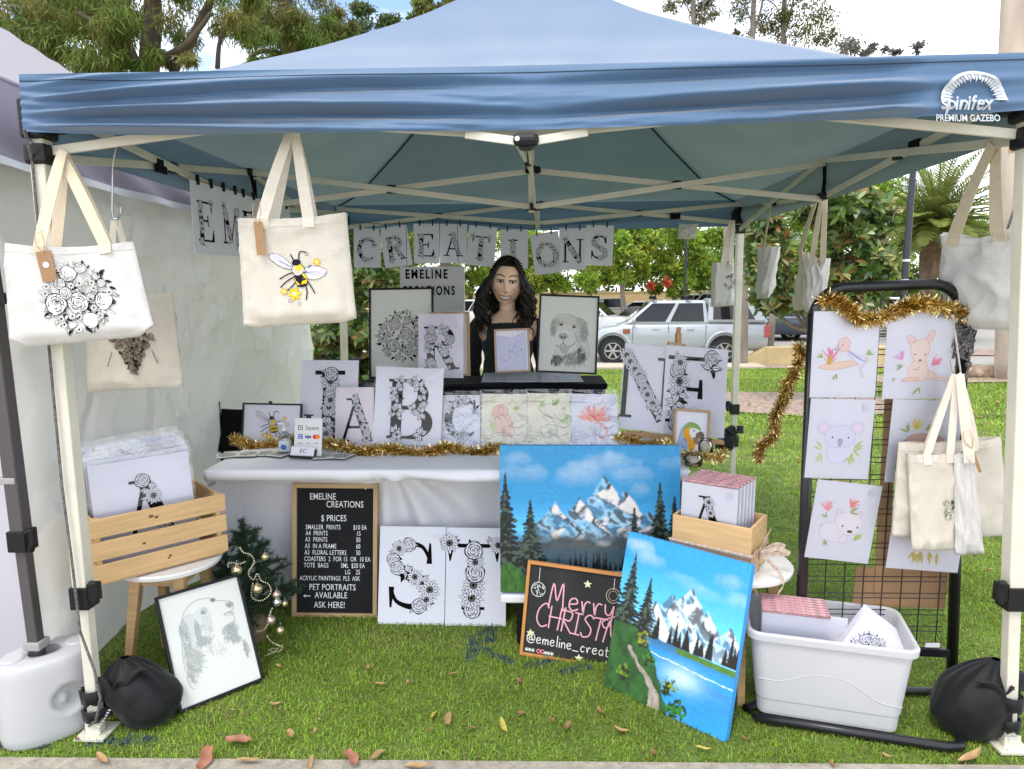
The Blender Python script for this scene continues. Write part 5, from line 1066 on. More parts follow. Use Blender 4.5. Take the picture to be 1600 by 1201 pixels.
# ------------------------------------------------------------------ letter banner: sheets pegged to a wire along the back and the left truss
PAPER_B = PAPER
def banner(ch, M, a, b, label, seed, kinds='rdl'):
    t = sheet_print(label, M, a, b, F1(ch, a, b, .56, .5, .46, fs=.11, kinds=kinds, dens=.85, ), False, 'letters of the hanging banner', seed, cat='letter sheet', name='letter_sheet', over_=.008)
    for u in (.25, .75): mb = MB(); mb.box((a*u, b+.006, .003), (.009, .04, .014)); mb.build('peg', BLACKP, t)
bdesc = {'C': 'letter C sheet pegged first in the back row', 'R': 'tilted letter R sheet pegged beside the C in the back row', 'E': 'letter E sheet pegged between R and A in the back row', 'A': 'letter A sheet pegged in the back row over the white letter sign', 'T': 'letter T sheet pegged in the back row just left of the woman', 'I': 'letter I sheet pegged right above the smiling woman', 'O': 'letter O sheet tilted the other way, right of the woman', 'N': 'letter N sheet pegged between O and S in the back row', 'S': 'letter S sheet pegged last at the right end of the back row'}
for ch, tl, tr, bl in (('C', (551, 357), (593, 358), (553, 418)), ('R', (594, 357), (637, 351), (602, 420)), ('E', (648, 350), (688, 350), (647, 412)), ('A', (689, 350), (731, 351), (687, 411)), ('T', (733, 352), (777, 356), (728, 414)), ('I', (783, 359), (826, 359), (782, 421)), ('O', (829, 367), (873, 361), (836, 431)), ('N', (873, 357), (916, 357), (873, 422)), ('S', (917, 352), (960, 353), (914, 415))):
    Y = 2.86+.012*(ord(ch) % 3); BL, TL, TR = PY(*bl, Y), PY(*tl, Y), PY(*tr, Y); BR = BL+(TR-TL); M, a, b = frame3(BL, BR, TL); banner(ch, M, a, b, bdesc[ch], ord(ch))
for k, ch in enumerate('EMELI'):
    y0 = .775+.224*k; BL = Vector((-1.425+.006*(k % 2), y0, 1.638+.004*k)); BR = BL+Vector((0.012, .212, .0)); TL = BL+Vector((0, 0, .297)); M, a, b = frame3(BL, BR, TL)
    banner(ch, M, a, b, {0: 'letter E sheet pegged first along the left truss', 1: 'letter M sheet pegged second along the left truss', 2: 'second letter E sheet of the left truss, half behind the bee tote', 3: 'letter L sheet hidden behind the bee tote', 4: 'letter I sheet hidden behind the bee tote'}[k], 40+k)
mb = MB(); mb.tube([PY(x, y, 2.87) for x, y in ((535, 345), (600, 351), (680, 345), (760, 350), (830, 358), (900, 350), (965, 345))], .002, 5); tag(mb.build('banner_wire', BLACKP), 'thin dark wire carrying the back row of letter sheets', 'wire')
mb = MB(); mb.tube([(-1.43, .70, 1.985), (-1.43, .76, 1.94), (-1.425, 1.4, 1.955), (-1.425, 1.95, 1.96)], .002, 5); tag(mb.build('banner_wire', TWINE), 'twine carrying the letter sheets along the left truss', 'wire')
# light box sign
M, a, b = panel((627, 500), (726, 500), (626, 417), 2.72, 2.72)
t = thing('letter_sign', 'white letter light box reading EMELINE CREATIONS hung behind the frames', 'sign', M)
mb = MB(); rect(mb, 0, 0, a, b, -.04, 0); mb.build('box', mat('white_sign_plastic', (.72, .70, .74), .4), t, bevel=.004)
mb = MB(); rect(mb, .004, b*.34, a-.004, b*.345, 0, .0025); rect(mb, .004, b*.67, a-.004, b*.675, 0, .0025); mb.build('letter_rail', mat('clear_rail', (.6, .58, .62), .3), t)
art(t, lambda A: (lettering(A, 'EMELINE', a*.08, b*.78, b*.235, BLK, .0026, .70, space=1.36), lettering(A, 'CREATIONS', a*.02, b*.47, b*.235, BLK, .0026, .64, space=1.33)), z0=.003, name='drawing')
for u in (.1, .9): mb = MB(); mb.tube([(a*u, b, -.02), (a*u, b+.30, -.02)], .0015, 5); mb.build('cord', BLACKP, t)

# ================================================================== TOTE BAGS
def tote(label, c, Y, fn=None, m=None, straps=(), tagc=None, seed=1, thick=.03, sag=.012, cut=.0, strapm=None, foldx=None, art_=None, wrinkle=.006, group='canvas tote bags', sw=.028, tagk=None):
    """c: pixel corners bl, br, tr, tl of the bag; Y: their depths; straps: list of (pixel x on the rim, u, hang pixel, hang depth)"""
    P = [PY(*q, y) for q, y in zip(c, Y)]; M, a, b = frame3(P[0], P[1], P[3]); Mi = M.inverted(); L4 = [Mi @ p for p in P]
    t = thing('tote_bag', label, 'tote bag', M, group); n3 = lambda x, y, z: mnoise.noise(Vector((x, y, z+seed*3.7)))
    def surf(u, v, s_):
        p = bilerp(L4, u, v); ss = lambda q: (lambda t_: t_*t_*(3-2*t_))(min(1, max(0, q))); pl_ = ss(min(u, 1-u)/.17)*ss(min(v*1.3+.02, (1-v)*1.6+.25)/.17); e = pl_; wk = wrinkle*((1-.985*ss(min(u, 1-u)/.3)*ss(v/.3)*ss((1-v)/.3)) if art_ else 1)
        z = thick*.5*e+wk*(n3(u*3, v*2.5, 0)+.6*n3(u*7+v*3, v*5, 3))*(.3+e)+wk*1.5*(1-abs(n3(u*2+v*1.5, v*1.2-u, 8)))**9+wk*1.2*(1-abs(n3(u*3-v*2, v*2+u, 18)))**12
        z += wrinkle*1.6*math.sin(u*9+seed+2*v)*max(0, v-.75)*2
        y = p.y-sag*math.sin(math.pi*u)*max(0, v-.6)*2.5
        if cut: y += cut*b*max(0, 1-min(u, 1-u)/.11)*(1-v)**6
        return Vector((p.x, y, p.z+s_*z))
    nu, nv = 26, 28; mb = MB(); mb.grid(lambda u, v: surf(u, v, 1), nu, nv); mb.grid(lambda u, v: surf(1-u, v, -1)+Vector((0, 0, -.002)), nu, nv)
    k = (nu+1)*(nv+1); F_ = []
    for j in range(nv): F_ += [(j*(nu+1), (j+1)*(nu+1), k+(j+1)*(nu+1)+nu, k+j*(nu+1)+nu), (j*(nu+1)+nu, k+j*(nu+1), k+(j+1)*(nu+1), (j+1)*(nu+1)+nu)]
    for i in range(nu): F_.append((i+1, i, k+nu-i, k+nu-i-1))
    mb.f += F_; mb.c += [None]*len(F_); body = mb.build('body', m or CANVAS, t, smooth=True)
    mb = MB()
    for s_ in (1, -1): mb.tube([surf(i/20, .925, s_)+Vector((0, 0, s_*.0008)) for i in range(21)], .0009, 4)
    mb.build('hem_stitching', STRAP_W, body)
    for (u, hp, hY, side) in straps:
        e = Mi @ PY(*hp, hY); s0 = surf(u, .90, side)+Vector((0, 0, side*.002)); s1 = surf(u, 1., side)+Vector((0, 0, side*.002)); pts = [s0, s1]; mid = (s1+e)/2+Vector(((s1.x-e.x)*.05, 0, side*.006)); 
        for i in range(1, 11): q = i/10; pts.append(s1*(1-q)**2+mid*2*q*(1-q)+e*q*q)
        vs = []; w_ = sw
        for i, p in enumerate(pts):
            d = (pts[min(i+1, len(pts)-1)]-pts[max(i-1, 0)]).normalized(); x = Vector((d.y, -d.x, 0)).normalized(); k_ = 1-.35*(i/len(pts))**3; tw = .08*math.sin(i*.5+seed)
            vs += [p-x*w_/2*k_+Vector((0, 0, -tw*w_*.4)), p+x*w_/2*k_+Vector((0, 0, tw*w_*.4))]
        mb = MB(); mb.add(vs, [(2*i, 2*i+1, 2*i+3, 2*i+2) for i in range(len(pts)-1)]); mb.build('strap', strapm or STRAP, t, solid=.0024)
    if art_: 
        A = Art(lambda x, y, z: surf(x/a, y/b, 1)+Vector((0, 0, z)), .0025, 4.5e-6, seed); art_(A, a, b); A.build(t)
    if tagc:
        u, v, tw, th, rot = tagc; p = surf(u, v, 1)+Vector((0, 0, .006)); g = thing_part(t, 'swing_tag', p, tw, th, rot, tagk)
    return t
def thing_part(t, name, p, tw, th, rot, dot):
    c, s_ = math.cos(rot), math.sin(rot); R_ = Matrix.Translation(p) @ Matrix.Rotation(rot, 4, 'Z')
    mb = MB(); mb.box((0, -th/2, 0), (tw, th, .0012)); mb.v = [R_ @ q for q in mb.v]; g = mb.build(name, KRAFT, t)
    mb = MB(); mb.tube([R_ @ Vector((0, -.008, .002)), R_ @ Vector((-.012, .02, .004)), R_ @ Vector((-.008, .05, .004)), R_ @ Vector((.012, .055, .004)), R_ @ Vector((.012, .02, .004)), R_ @ Vector((0, -.008, .002))], .0013, 5); mb.build('twine', TWINE, g)
    if dot: mb = MB(); mb.lathe([(0, 0), (.009, 0), (.009, .0008), (0, .0008)], 16, R_ @ Matrix.Translation((0, -th*.45, .001))); mb.build('round_sticker', mat('pale_sticker', (.68, .68, .76), .5), g)
    return g
def a_roses(cx, cy, r, ink='#22242b', fill=(.78, .77, .74)):
    def f(A, a, b): A.at(a*cx, b*cy, a*r); roseball(A, lin(ink), fill); A.at(0, 0)
    return f
tote('large white tote with a round rose bouquet, hung from the left front leg', ((17, 545), (243, 524), (208, 378), (8, 380)), (-.09, -.05, -.02, -.09), None, CANVAS_W, ((.31, (98, 236), -.03, 1), (.80, (92, 236), -.02, 1), (.33, (101, 237), .0, -1), (.76, (97, 237), .0, -1)), (.335, .95, .042, .088, .06), 1, .05, .016, .10, STRAP, art_=a_roses(.545, .46, .262, fill=(.71, .70, .66)), sw=.036, tagk=True)
def a_mand(A, a, b):
    r = A.r; A.at(a*.52, b*.36, a*.36)
    for k in range(150):
        y = r.uniform(-.5, .6); wd = .62*min(1, (y+.52)*.95); x = r.uniform(-wd, wd)
        if r.random() < .5: rose(A, x, y, .08, lin('#2b2622'), lin('#b3a48e'), .09)
        else: leaf(A, x, y, .16, r.random()*6.28, .5, lin('#2b2622'), lin('#a89a86'), r.random() < .5, .1)
    for s_ in (-1, 1):
        for k in range(7): A.ell(s_*(.6+.02*k), .1-.06*k, .02, .025, '#2b2622', n=8)
    A.at(0, 0)
tote('natural tote with a dark pointed lace motif, half hidden behind the rose bouquet tote', ((136, 612), (286, 603), (270, 456), (132, 463)), (.28, .34, .34, .28), None, CANVAS, ((.33, (178, 345), .31, 1), (.62, (184, 345), .31, 1)), None, 2, .03, .008, .0, STRAP_W, art_=a_mand, sw=.026)
hk = MB(); hk.tube([(-1.43, .30, 1.99)]+[PY(x, y, .30) for x, y in ((176, 260), (175, 330), (178, 342), (184, 343), (188, 334), (189, 324))], .0035, 6); tag(hk.build('long_hook', METAL), 'long bare steel hook holding the natural tote at left', 'hook')
def a_bee(A, a, b): A.at(a*.53, b*.47, a*.40, .15); bee(A); A.at(0, 0)
tote('cream tote with a yellow bee drawing hung under the front valance', ((382, 513), (557, 503), (541, 333), (371, 341)), (.03, .05, .05, .03), None, CANVAS, ((.27, (453, 208), .02, 1), (.67, (461, 208), .02, 1), (.29, (455, 210), .06, -1), (.66, (462, 210), .06, -1)), (.225, .965, .026, .098, -.0), 3, .045, .012, .03, STRAP_W, art_=a_bee, sw=.034)
tote('big greyish tote without a picture hanging from the right front corner', ((1467, 512), (1594, 517), (1597, 354), (1474, 363)), (.42, .10, .10, .42), None, CANVAS_W, ((.30, (1551, 226), .12, 1), (.86, (1556, 226), .12, 1)), None, 4, .06, .03, .06, STRAP, sw=.05, wrinkle=.010)
def a_small(A, a, b): A.at(a*.8, b*.52, a*.5); bouquet(A, 14, lin('#3a3a3c'), lin('#c9c6bb')); A.at(0, 0)
tote('small white tote with a dark posy at the right rear leg', ((1110, 481), (1147, 478), (1147, 404), (1113, 411)), (2.62, 2.62, 2.62, 2.62), None, CANVAS_W, ((.45, (1142, 345), 2.7, 1), (.8, (1146, 345), 2.7, 1)), None, 5, .04, .01, .02, STRAP_W, art_=a_small, sw=.03)
tote('little white pouch-like tote high under the rear valance', ((1059, 374), (1086, 374), (1091, 350), (1061, 350)), (2.86,)*4, None, CANVAS_W, (), None, 6, .03, .005)
tote('pale tote seen edge-on, hanging alone under the right truss', ((1184, 468), (1200, 466), (1217, 385), (1187, 387)), (2.25, 2.1, 2.1, 2.25), None, CANVAS_W, ((.5, (1206, 314), 2.2, 1),), None, 7, .05, .004, sw=.03)
tote('pale tote with a hanging tag beside the black display rack, rear of the pair', ((1240, 486), (1262, 484), (1268, 395), (1252, 393)), (1.72, 1.62, 1.62, 1.72), None, CANVAS, ((.5, (1276, 312), 1.62, 1),), None, 8, .04, .004, sw=.032)
tote('pale tote hanging over the top left of the black display rack, front of the pair', ((1258, 488), (1288, 486), (1297, 404), (1262, 402)), (1.58, 1.5, 1.5, 1.58), None, CANVAS_W, ((.35, (1284, 312), 1.55, 1), (.8, (1290, 312), 1.55, 1)), (.62, .98, .012, .06, 0), 9, .04, .004, sw=.03)

# ================================================================== DISPLAY RACK
DY = .30
rk = thing('display_rack', 'black wire grid display rack on a flat loop foot, hung with animal prints', 'display rack', PY(1370, 900, DY))
zt = PY(1380, 448, DY).z; L0, L1 = PY(1262, 700, DY), PY(1252, 940, DY); RR0, RR1 = PY(1503, 560, DY), PY(1489, 1000, DY)
def lat(p, q, z): return p+(q-p)*((z-p.z)/(q.z-p.z))
lb, lt_, rb, rt_ = lat(L0, L1, .03), lat(L0, L1, zt-.09), lat(RR0, RR1, .03), lat(RR0, RR1, zt-.09)
arc = lambda c, r, a0, a1, n=8: [c+Vector((r*math.cos(math.radians(a0+(a1-a0)*i/n)), 0, r*math.sin(math.radians(a0+(a1-a0)*i/n)))) for i in range(n+1)]
ltz, rtz = zt-.002, zt+.006; r_ = .11
path = [lb, lt_]+arc(Vector((lt_.x+r_, DY, ltz-r_)), r_, 180, 90)+arc(Vector((rt_.x-r_, DY, rtz-r_)), r_, 90, 0)+[rt_, rb]
RB = mat('black_rack_paint', (.012, .012, .014), .3)
mb = MB(); mb.tube(path, .0185, 10); mb.build('frame_tube', RB, rk, world=True, smooth=True)
fl, fr = PZ(1182, 1120, .02), PZ(1480, 1166, .02); c = PZ(1500, 1152, .02); 
mb = MB(); mb.tube([Vector((lb.x, DY, .02)), Vector((fl.x-.02, fl.y+.05, .02)), fl, (fl+fr)/2, fr, fr+Vector((.04, .004, 0)), c+Vector((.012, .01, 0)), c+Vector((.0, .05, 0)), Vector((rb.x+.01, DY-.05, .02)), Vector((rb.x, DY, .02)), Vector((lb.x, DY, .02))], .016, 10); mb.build('foot_loop', RB, rk, world=True, smooth=True)
mb = MB(); mb.bar(lat(L0, L1, .19), lat(RR0, RR1, .17), .02, .03); cb = mb.build('cross_bar', RB, rk, world=True, bevel=.003)
mb = MB(); p = PY(1457, 1007, DY-.02); mb.box(p, (.05, .002, .016)); mb.build('number_label', mat('white_label', (.7, .7, .72), .5), cb, world=True)
mb = MB()
x0, x1 = L0.x+.02, RR0.x-.012
z0_, z1_ = .19, zt-.06
k = 0; z = z0_
while z < z1_:
    for dz in (0, .018): mb.tube([(x0-.02, DY, z+dz), (x1+.02, DY, z+dz)], .0019, 5)
    z += .062
for i in range(8): x = x0+(x1-x0)*i/7; mb.tube([(x, DY+.004, z0_), (x, DY+.004, zt-.03)], .0022, 5)
mb.build('wire_grid', RB, rk, world=True)
for (q, Yq, lab) in ((((1366, 930), (1386, 930), (1386, 480), (1366, 480)), DY+.03, 'long strip of brown cardboard behind the rack between the print columns'), (((1332, 945), (1476, 950), (1478, 890), (1334, 885)), DY+.035, 'brown cardboard piece behind the lower wires of the rack')):
    P = [PY(*p, Yq) for p in q]; M, a, b = frame3(P[0], P[1], P[3]); mb = MB(); rect(mb, 0, 0, a, b, -.005, 0); o = mb.build('cardboard_sheet', KRAFT); o.matrix_world = M; WM[o.name] = M; tag(o, lab, 'cardboard')
for k, (tl, tr, bl, fn_, lab) in enumerate((((1264, 487), (1366, 487), (1265, 620), bird, 'top left animal print on the rack: a pink and lilac bird on a branch'), ((1379, 487), (1488, 488), (1378, 622), kangaroo, 'top right animal print on the rack: an orange joey between pink flowers'),
    ((1258, 621), (1357, 624), (1257, 745), koala, 'middle left animal print on the rack: a lilac koala with leaves'), ((1379, 622), (1488, 626), (1382, 752), platypus, 'middle right animal print on the rack: an orange-brown animal under a yellow flower'),
    ((1260, 746), (1359, 753), (1257, 869), wombat, 'bottom left animal print on the rack: a pale wombat with red flowers'), ((1378, 756), (1490, 760), (1384, 886), possum, 'bottom right animal print on the rack, mostly behind the totes'))):
    Y = DY-.022; M, a, b = frame3(PY(*bl, Y), PY(bl[0]+tr[0]-tl[0], bl[1]+tr[1]-tl[1]+(0 if k < 4 else 4), Y), PY(*tl, Y-.002*(k//2)))
    def fn(A, a=a, b=b, fn_=fn_): A.at(a*.5, b*.46, a*.78); fn_(A); A.at(0, 0)
    sheet_print(lab, M, a, b, fn, True, 'animal prints on the rack', 30+k, sticker=k in (2, 4), over_=.014)
tote('wide plain cream tote at the back of the bunch hooked on the rack', ((1394, 838), (1576, 836), (1562, 681), (1404, 690)), (.20,)*4, None, CANVAS, ((.28, (1492, 585), .20, 1), (.72, (1498, 585), .20, 1)), None, 11, .02, .008, .02, STRAP_W, sw=.026)
def a_half(A, a, b): A.at(a*.86, b*.42, a*.42); bouquet(A, 20, lin('#1e1c1b'), lin('#d6cfbf')); A.at(0, 0)
tote('cream tote with half a black rose bouquet in front of the wide tote', ((1425, 860), (1493, 857), (1496, 703), (1418, 707)), (.165,)*4, None, CANVAS, ((.35, (1490, 588), .18, 1), (.8, (1494, 588), .18, 1)), None, 12, .02, .006, .02, STRAP_W, art_=a_half, sw=.024)
tote('narrow folded cream tote with a brown hanging tag in front of the bunch', ((1492, 866), (1537, 862), (1521, 700), (1490, 708)), (.155, .125, .125, .155), None, CANVAS_W, ((.7, (1500, 585), .16, 1),), (.83, 1.05, .009, .088, .1), 13, .02, .004, .0, STRAP_W, sw=.03)
hk = MB(); hk.tube([PY(x, y, .21) for x, y in ((1489, 492), (1492, 520), (1499, 570), (1501, 583), (1494, 588), (1488, 580), (1485, 562))], .0028, 6); tag(hk.build('long_hook', METAL), 'long bare steel hook carrying the cream totes on the rack', 'hook')
# spare guy line bunched on the rack's right upright
mb = MB(); rr = random.Random(5); c = PY(1507, 530, DY-.03)
mb.tube([c+Vector((rr.uniform(-.035, .035), rr.uniform(-.012, .012), rr.uniform(-.07, .06))) for _ in range(70)], .0042, 5)
mb.tube([c+Vector((.02, 0, -.05)), c+Vector((.02, 0, -.10)), c+Vector((.012, 0, -.14))], .004, 5)
for dx, dz in ((.018, -.085), (.01, -.125)): mb.ball(c+Vector((dx, -.004, dz)), .011, 8, 6)
tag(mb.build('rope_bundle', ROPE), "tangled bundle of dark rope with two knots on the rack's right post", 'rope')

# ================================================================== TINSEL
def tinsel(label, pts, n, r=.032, seed=1, group='gold tinsel garlands', brown=0):
    r *= .88
    rr = np.random.RandomState(seed); P = np.array([tuple(p) for p in pts]); d = np.r_[0, np.cumsum(np.linalg.norm(np.diff(P, axis=0), axis=1))]
    n = int(n*1.6); s_ = rr.uniform(0, d[-1], n); c = np.c_[[np.interp(s_, d, P[:, i]) for i in range(3)]].T; c += .012*np.c_[np.sin(s_*31), np.cos(s_*27), np.sin(s_*23+1)]
    v = rr.randn(n, 3); v /= np.linalg.norm(v, axis=1)[:, None]; u = np.cross(v, rr.randn(n, 3)); u /= np.linalg.norm(u, axis=1)[:, None]
    l = r*rr.uniform(.6, 1.25, n)[:, None]; w_ = .0009+.0009*rr.rand(n, 1); cu = np.cross(u, v)*l*.25*rr.randn(n, 1)
    V = np.stack([c-u*w_, c+u*w_, c+v*l*.55+u*w_+cu*.4, c+v*l*.55-u*w_+cu*.4, c+v*l+u*w_*.8+cu, c+v*l-u*w_*.8+cu], 1).reshape(-1, 3); b = np.arange(n)*6
    F = np.stack([np.c_[b, b+1, b+2, b+3], np.c_[b+3, b+2, b+4, b+5]], 1).reshape(-1, 4)
    C = np.array([.98, .78, .38])*(.6+.55*rr.rand(n, 1)); dk = rr.rand(n) < .25+brown; C[dk] = np.array([.62, .42, .15])*(.6+.6*rr.rand(dk.sum(), 1))
    return tag(np_mesh('tinsel_garland', V, F, GOLD, np.repeat(C, 6, 0)), label, 'tinsel', group)
Z = TZ+.028
tinsel('gold tinsel along the front edge of the white table', [PZ(x, y, Z) for x, y in ((362, 690), (380, 692), (405, 693), (430, 692), (470, 690), (505, 692), (535, 698), (560, 703), (600, 704), (640, 703), (680, 704), (720, 701), (760, 702), (792, 704))], 6500, .036, 1)
tinsel('gold tinsel round the foot of the easel behind the painting', [PZ(x, y, Z+.004) for x, y in ((960, 688), (990, 686), (1020, 690), (1050, 698), (1085, 716), (1120, 714), (1135, 704))], 1900, .030, 2)
tinsel("gold tinsel swag over the display rack's top prints", [PY(x, y, DY-.04) for x, y in ((1284, 476), (1300, 474), (1320, 484), (1345, 492), (1375, 494), (1405, 488), (1435, 478), (1465, 474), (1490, 480), (1508, 488), (1517, 494))], 3600, .034, 3)
tinsel('brownish gold tinsel hanging at a slant from the rack to the table', [PY(x, y, yy) for x, y, yy in ((1250, 545, .34), (1238, 590, .42), (1222, 625, .5), (1212, 660, .58), (1200, 690, .66), (1180, 718, .74))], 2600, .030, 4, brown=.35)

# ================================================================== SMALL THINGS ON THE FRONT TABLE
TT = TZ+.010
def flat_thing(name, label, cat, bl, br, tl, z, group=None): M, a, b = frame3(PZ(*bl, z), PZ(*br, z), PZ(*tl, z)); return M, a, b
for k, (x, y, rot, lab) in enumerate(((355, 711, .5, 'leftmost coaster lying on the tablecloth'), (388, 709, .06, 'coaster second from the left, flat beside the leftmost one'), (414, 708, -.02, 'coaster third from the left behind the one turned askew'), (437, 709, -.35, 'coaster turned askew in front of the hand gel bottle'), (507, 713, .1, 'coaster just right of the business card stand, under its neighbour'), (533, 712, -.3, 'coaster overlapping its neighbour right of the card stand'))):
    p = PZ(x, y, TT+.003+.003*(k % 2)); M = Matrix.Translation(p) @ Matrix.Rotation(rot, 4, 'Z'); t = thing('coaster', lab, 'coaster', M, 'printed coasters')
    mb = MB(); mb.box((0, 0, 0), (.092, .092, .004)); mb.build('tile', BLACKP if k > 3 else mat('coaster_cork', (.05, .045, .04), .8), t, bevel=.001)
    mb = MB(); mb.box((0, 0, .0028), (.092, .092, .0014)); mb.build('face', PAPER_C, t)
    def fn(A): A.at(0, 0, .036); roseball(A, lin('#3a3c3a'), lin('#d6d8cf')); A.at(0, 0)
    art(t, fn, 50+k, z0=.0042, step=4e-7)
M, a, b = panel((459, 712), (502, 713), (463, 652), .885, .915)
t = thing('payment_sign', 'white card payment sign with coloured card logos on the table', 'sign', M); mb = MB(); rect(mb, 0, 0, a, b, -.004, 0); mb.build('card', mat('payment_card', (.72, .71, .72), .4), t)
def fn(A):
    g = '#4a4a4e'; lettering(A, 'Square', a*.40, b*.70, b*.155, g, 0, .82); s_ = b*.12; x0, y0 = a*.12, b*.69
    A.poly([(x0, y0), (x0+s_, y0), (x0+s_, y0+s_), (x0, y0+s_)], g); q = s_*.16; A.poly([(x0+q, y0+q), (x0+s_-q, y0+q), (x0+s_-q, y0+s_-q), (x0+q, y0+s_-q)], '#ededee'); q = s_*.36; A.poly([(x0+q, y0+q), (x0+s_-q, y0+q), (x0+s_-q, y0+s_-q), (x0+q, y0+s_-q)], g)
    A.poly([(a*.13, b*.46), (a*.30, b*.46), (a*.30, b*.58), (a*.13, b*.58)], '#2f66b0'); lettering(A, 'AM', a*.145, b*.525, b*.06, '#ffffff'); lettering(A, 'EX', a*.16, b*.47, b*.06, '#ffffff')
    lettering(A, 'VISA', a*.37, b*.48, b*.095, '#2b3a7e', .001, .9, shear=.25); A.ell(a*.75, b*.52, b*.06, b*.06, '#e0483e'); A.ell(a*.85, b*.52, b*.06, b*.06, '#eb8f3a')
    lettering(A, 'eftpos', a*.12, b*.33, b*.065, g, 0, .9); lettering(A, 'Pay', a*.46, b*.33, b*.06, g); lettering(A, 'G Pay', a*.68, b*.33, b*.06, g)
art(t, fn, 1, z0=.0004, name='printed_logos')
mb = MB(); rect(mb, a*.33, b*1.06, a*.67, b*1.10, -.004, .004); rect(mb, a*.42, b*1.0, a*.58, b*1.06, -.004, .004); mb.build('top_clip', BLACKP, t)
M, a, b = panel((453, 713), (489, 715), (455, 694), .85, .875)
t = thing('business_card_stand', 'small black stand holding business cards marked EC', 'card stand', M); mb = MB(); rect(mb, 0, 0, a, b*.9, -.006, 0); mb.build('card', PAPER, t)
art(t, lambda A: lettering(A, 'EC', a*.36, b*.40, b*.48, '#333336', shear=.2), z0=.0004, name='printed_lettering')
mb = MB(); rect(mb, -.003, -.003, a+.003, .006, -.012, .01); rect(mb, a*.97, -.003, a*1.06, b*.75, -.02, -.007); mb.build('holder', BLACKP, t)
p = PZ(446, 709, TT); t = thing('gel_bottle', 'clear hand gel bottle with a pump and a blue round label', 'bottle', p)
BOT = plastic_film('clear_bottle', .12, .0, 3, .05, (.86, .9, .93)); mb = MB(); mb.lathe([(0, 0), (.027, 0), (.028, .01), (.028, .075), (.02, .095), (.010, .1), (.010, .11)], 18); mb.build('body', BOT, t, smooth=True)
mb = MB(); mb.lathe([(0, .11), (.012, .11), (.012, .125), (.004, .127), (.004, .142), (0, .142)], 12); mb.box((-.008, -.01, .146), (.03, .012, .008)); mb.build('pump', mat('pump_plastic', (.7, .7, .66), .4), t)
mb = MB(); mb.lathe([(.0285, .02), (.0288, .02), (.0288, .068), (.0285, .068)], 18); mb.build('label', mat('bottle_label', (.55, .6, .66), .4), t)
mb = MB(); mb.lathe([(0, 0), (.013, 0), (.013, .001), (0, .001)], 14, Matrix.Translation((.004, -.0292, .04)) @ Matrix.Rotation(math.pi/2, 4, 'X')); mb.build('round_mark', mat('blue_mark', (.02, .12, .35), .4), t)
for x, y, r_, h, lab in ((1102, 715, .032, .085, 'clear glass jar in front of the parrot picture'), (1083, 726, .038, .05, 'low clear glass dish beside the wide painting')):
    p = PZ(x, y, TT); t = thing('glass_jar', lab, 'jar', p, 'glass jars'); mb = MB(); mb.lathe([(0, .002), (r_*.9, 0), (r_, .01), (r_, h*.75), (r_*.8, h*.88), (r_*.82, h), (r_*.72, h), (r_*.7, h*.88), (r_*.9, h*.72), (r_*.9, .014), (0, .012)], 20); mb.build('body', plastic_film('clear_glass', .03, 0, 3, .15, (.97, .97, .95)), t, smooth=True)
    mb = MB(); mb.lathe([(0, .014), (r_*.85, .014), (r_*.85, h*.72), (0, h*.74)], 14); mb.build('contents', mat('cream_wax', (.55, .5, .42), .6), t)
# folding chair behind the table's left end
t = thing('camp_chair', 'black fabric folding chair behind the left end of the table', 'chair', (-1.30, 1.55, 0))
q = [PY(340, 705, 1.45), PY(392, 702, 1.45), PY(392, 637, 1.5), PY(338, 637, 1.5)]; w3 = Vector((.30, 0, 0)); mb = MB()
mb.grid(lambda u, v: bilerp([q[0], q[0]+w3+Vector((0, 0, 0)), q[3]+w3, q[3]], u, v)+Vector((0, .03*math.sin(math.pi*u), -.012*math.sin(math.pi*u)*v)), 10, 8); mb.build('backrest', BLACKC, t, world=True, smooth=True, solid=.012)
mb = MB(); mb.box((q[0].x+.15, 1.68, .45), (.42, .40, .02)); mb.build('seat', BLACKC, t, world=True, bevel=.008)
for dx in (0.008, .292):
    for (A_, B_) in (((q[0].x+dx, 1.475, .905), (q[0].x+dx, 1.50, 0.0)), ((q[0].x+dx, 1.50, .45), (q[0].x+dx, 1.86, .0))): mb = MB(); mb.tube([A_, B_], .010, 8); mb.build('leg', BLACKP, t, world=True)

# ================================================================== STOOLS, CRATES AND TUB
def stool(label, c, h=.45, R_=.185, rot=.3):
    t = thing('stool', label, 'stool', c, 'round wooden-legged stools'); mb = MB(); mb.lathe([(0, h-.028), (R_*.9, h-.028), (R_, h-.018), (R_*1.01, h-.006), (R_*.98, h), (0, h+.001)], 36); mb.build('seat', mat('white_stool_plastic', (.74, .73, .70), .4), t, smooth=False)
    for k in range(4):
        a = rot+k*math.pi/2; d = Vector((math.cos(a), math.sin(a), 0)); mb = MB(); mb.bar(d*R_*.95, d*R_*.62+Vector((0, 0, h-.03)), .026, .030, (0, 0, 1), .042, .034); mb.build('leg', PINE, t, bevel=.003)
    for k in range(4):
        a = rot+k*math.pi/2; b2 = a+math.pi/2; mb = MB(); mb.bar(Vector((math.cos(a), math.sin(a), 0))*R_*.6+Vector((0, 0, h-.055)), Vector((math.cos(b2), math.sin(b2), 0))*R_*.6+Vector((0, 0, h-.055)), .018, .045); mb.build('apron', PINE, t)
    return t
stool('round white stool with wooden legs under the slatted crate at left', (-1.45, .455, 0), .447, .19, .75)
stool('round white stool with wooden legs under the ribboned box at right', (.735, .425, 0), .462, .205, 1.47)
A_, B_ = PZ(137, 812, .70), PZ(352, 768, .70); d = B_-A_; an = math.atan2(d.y, d.x); W_ = .47; D_ = .32; H_ = .25
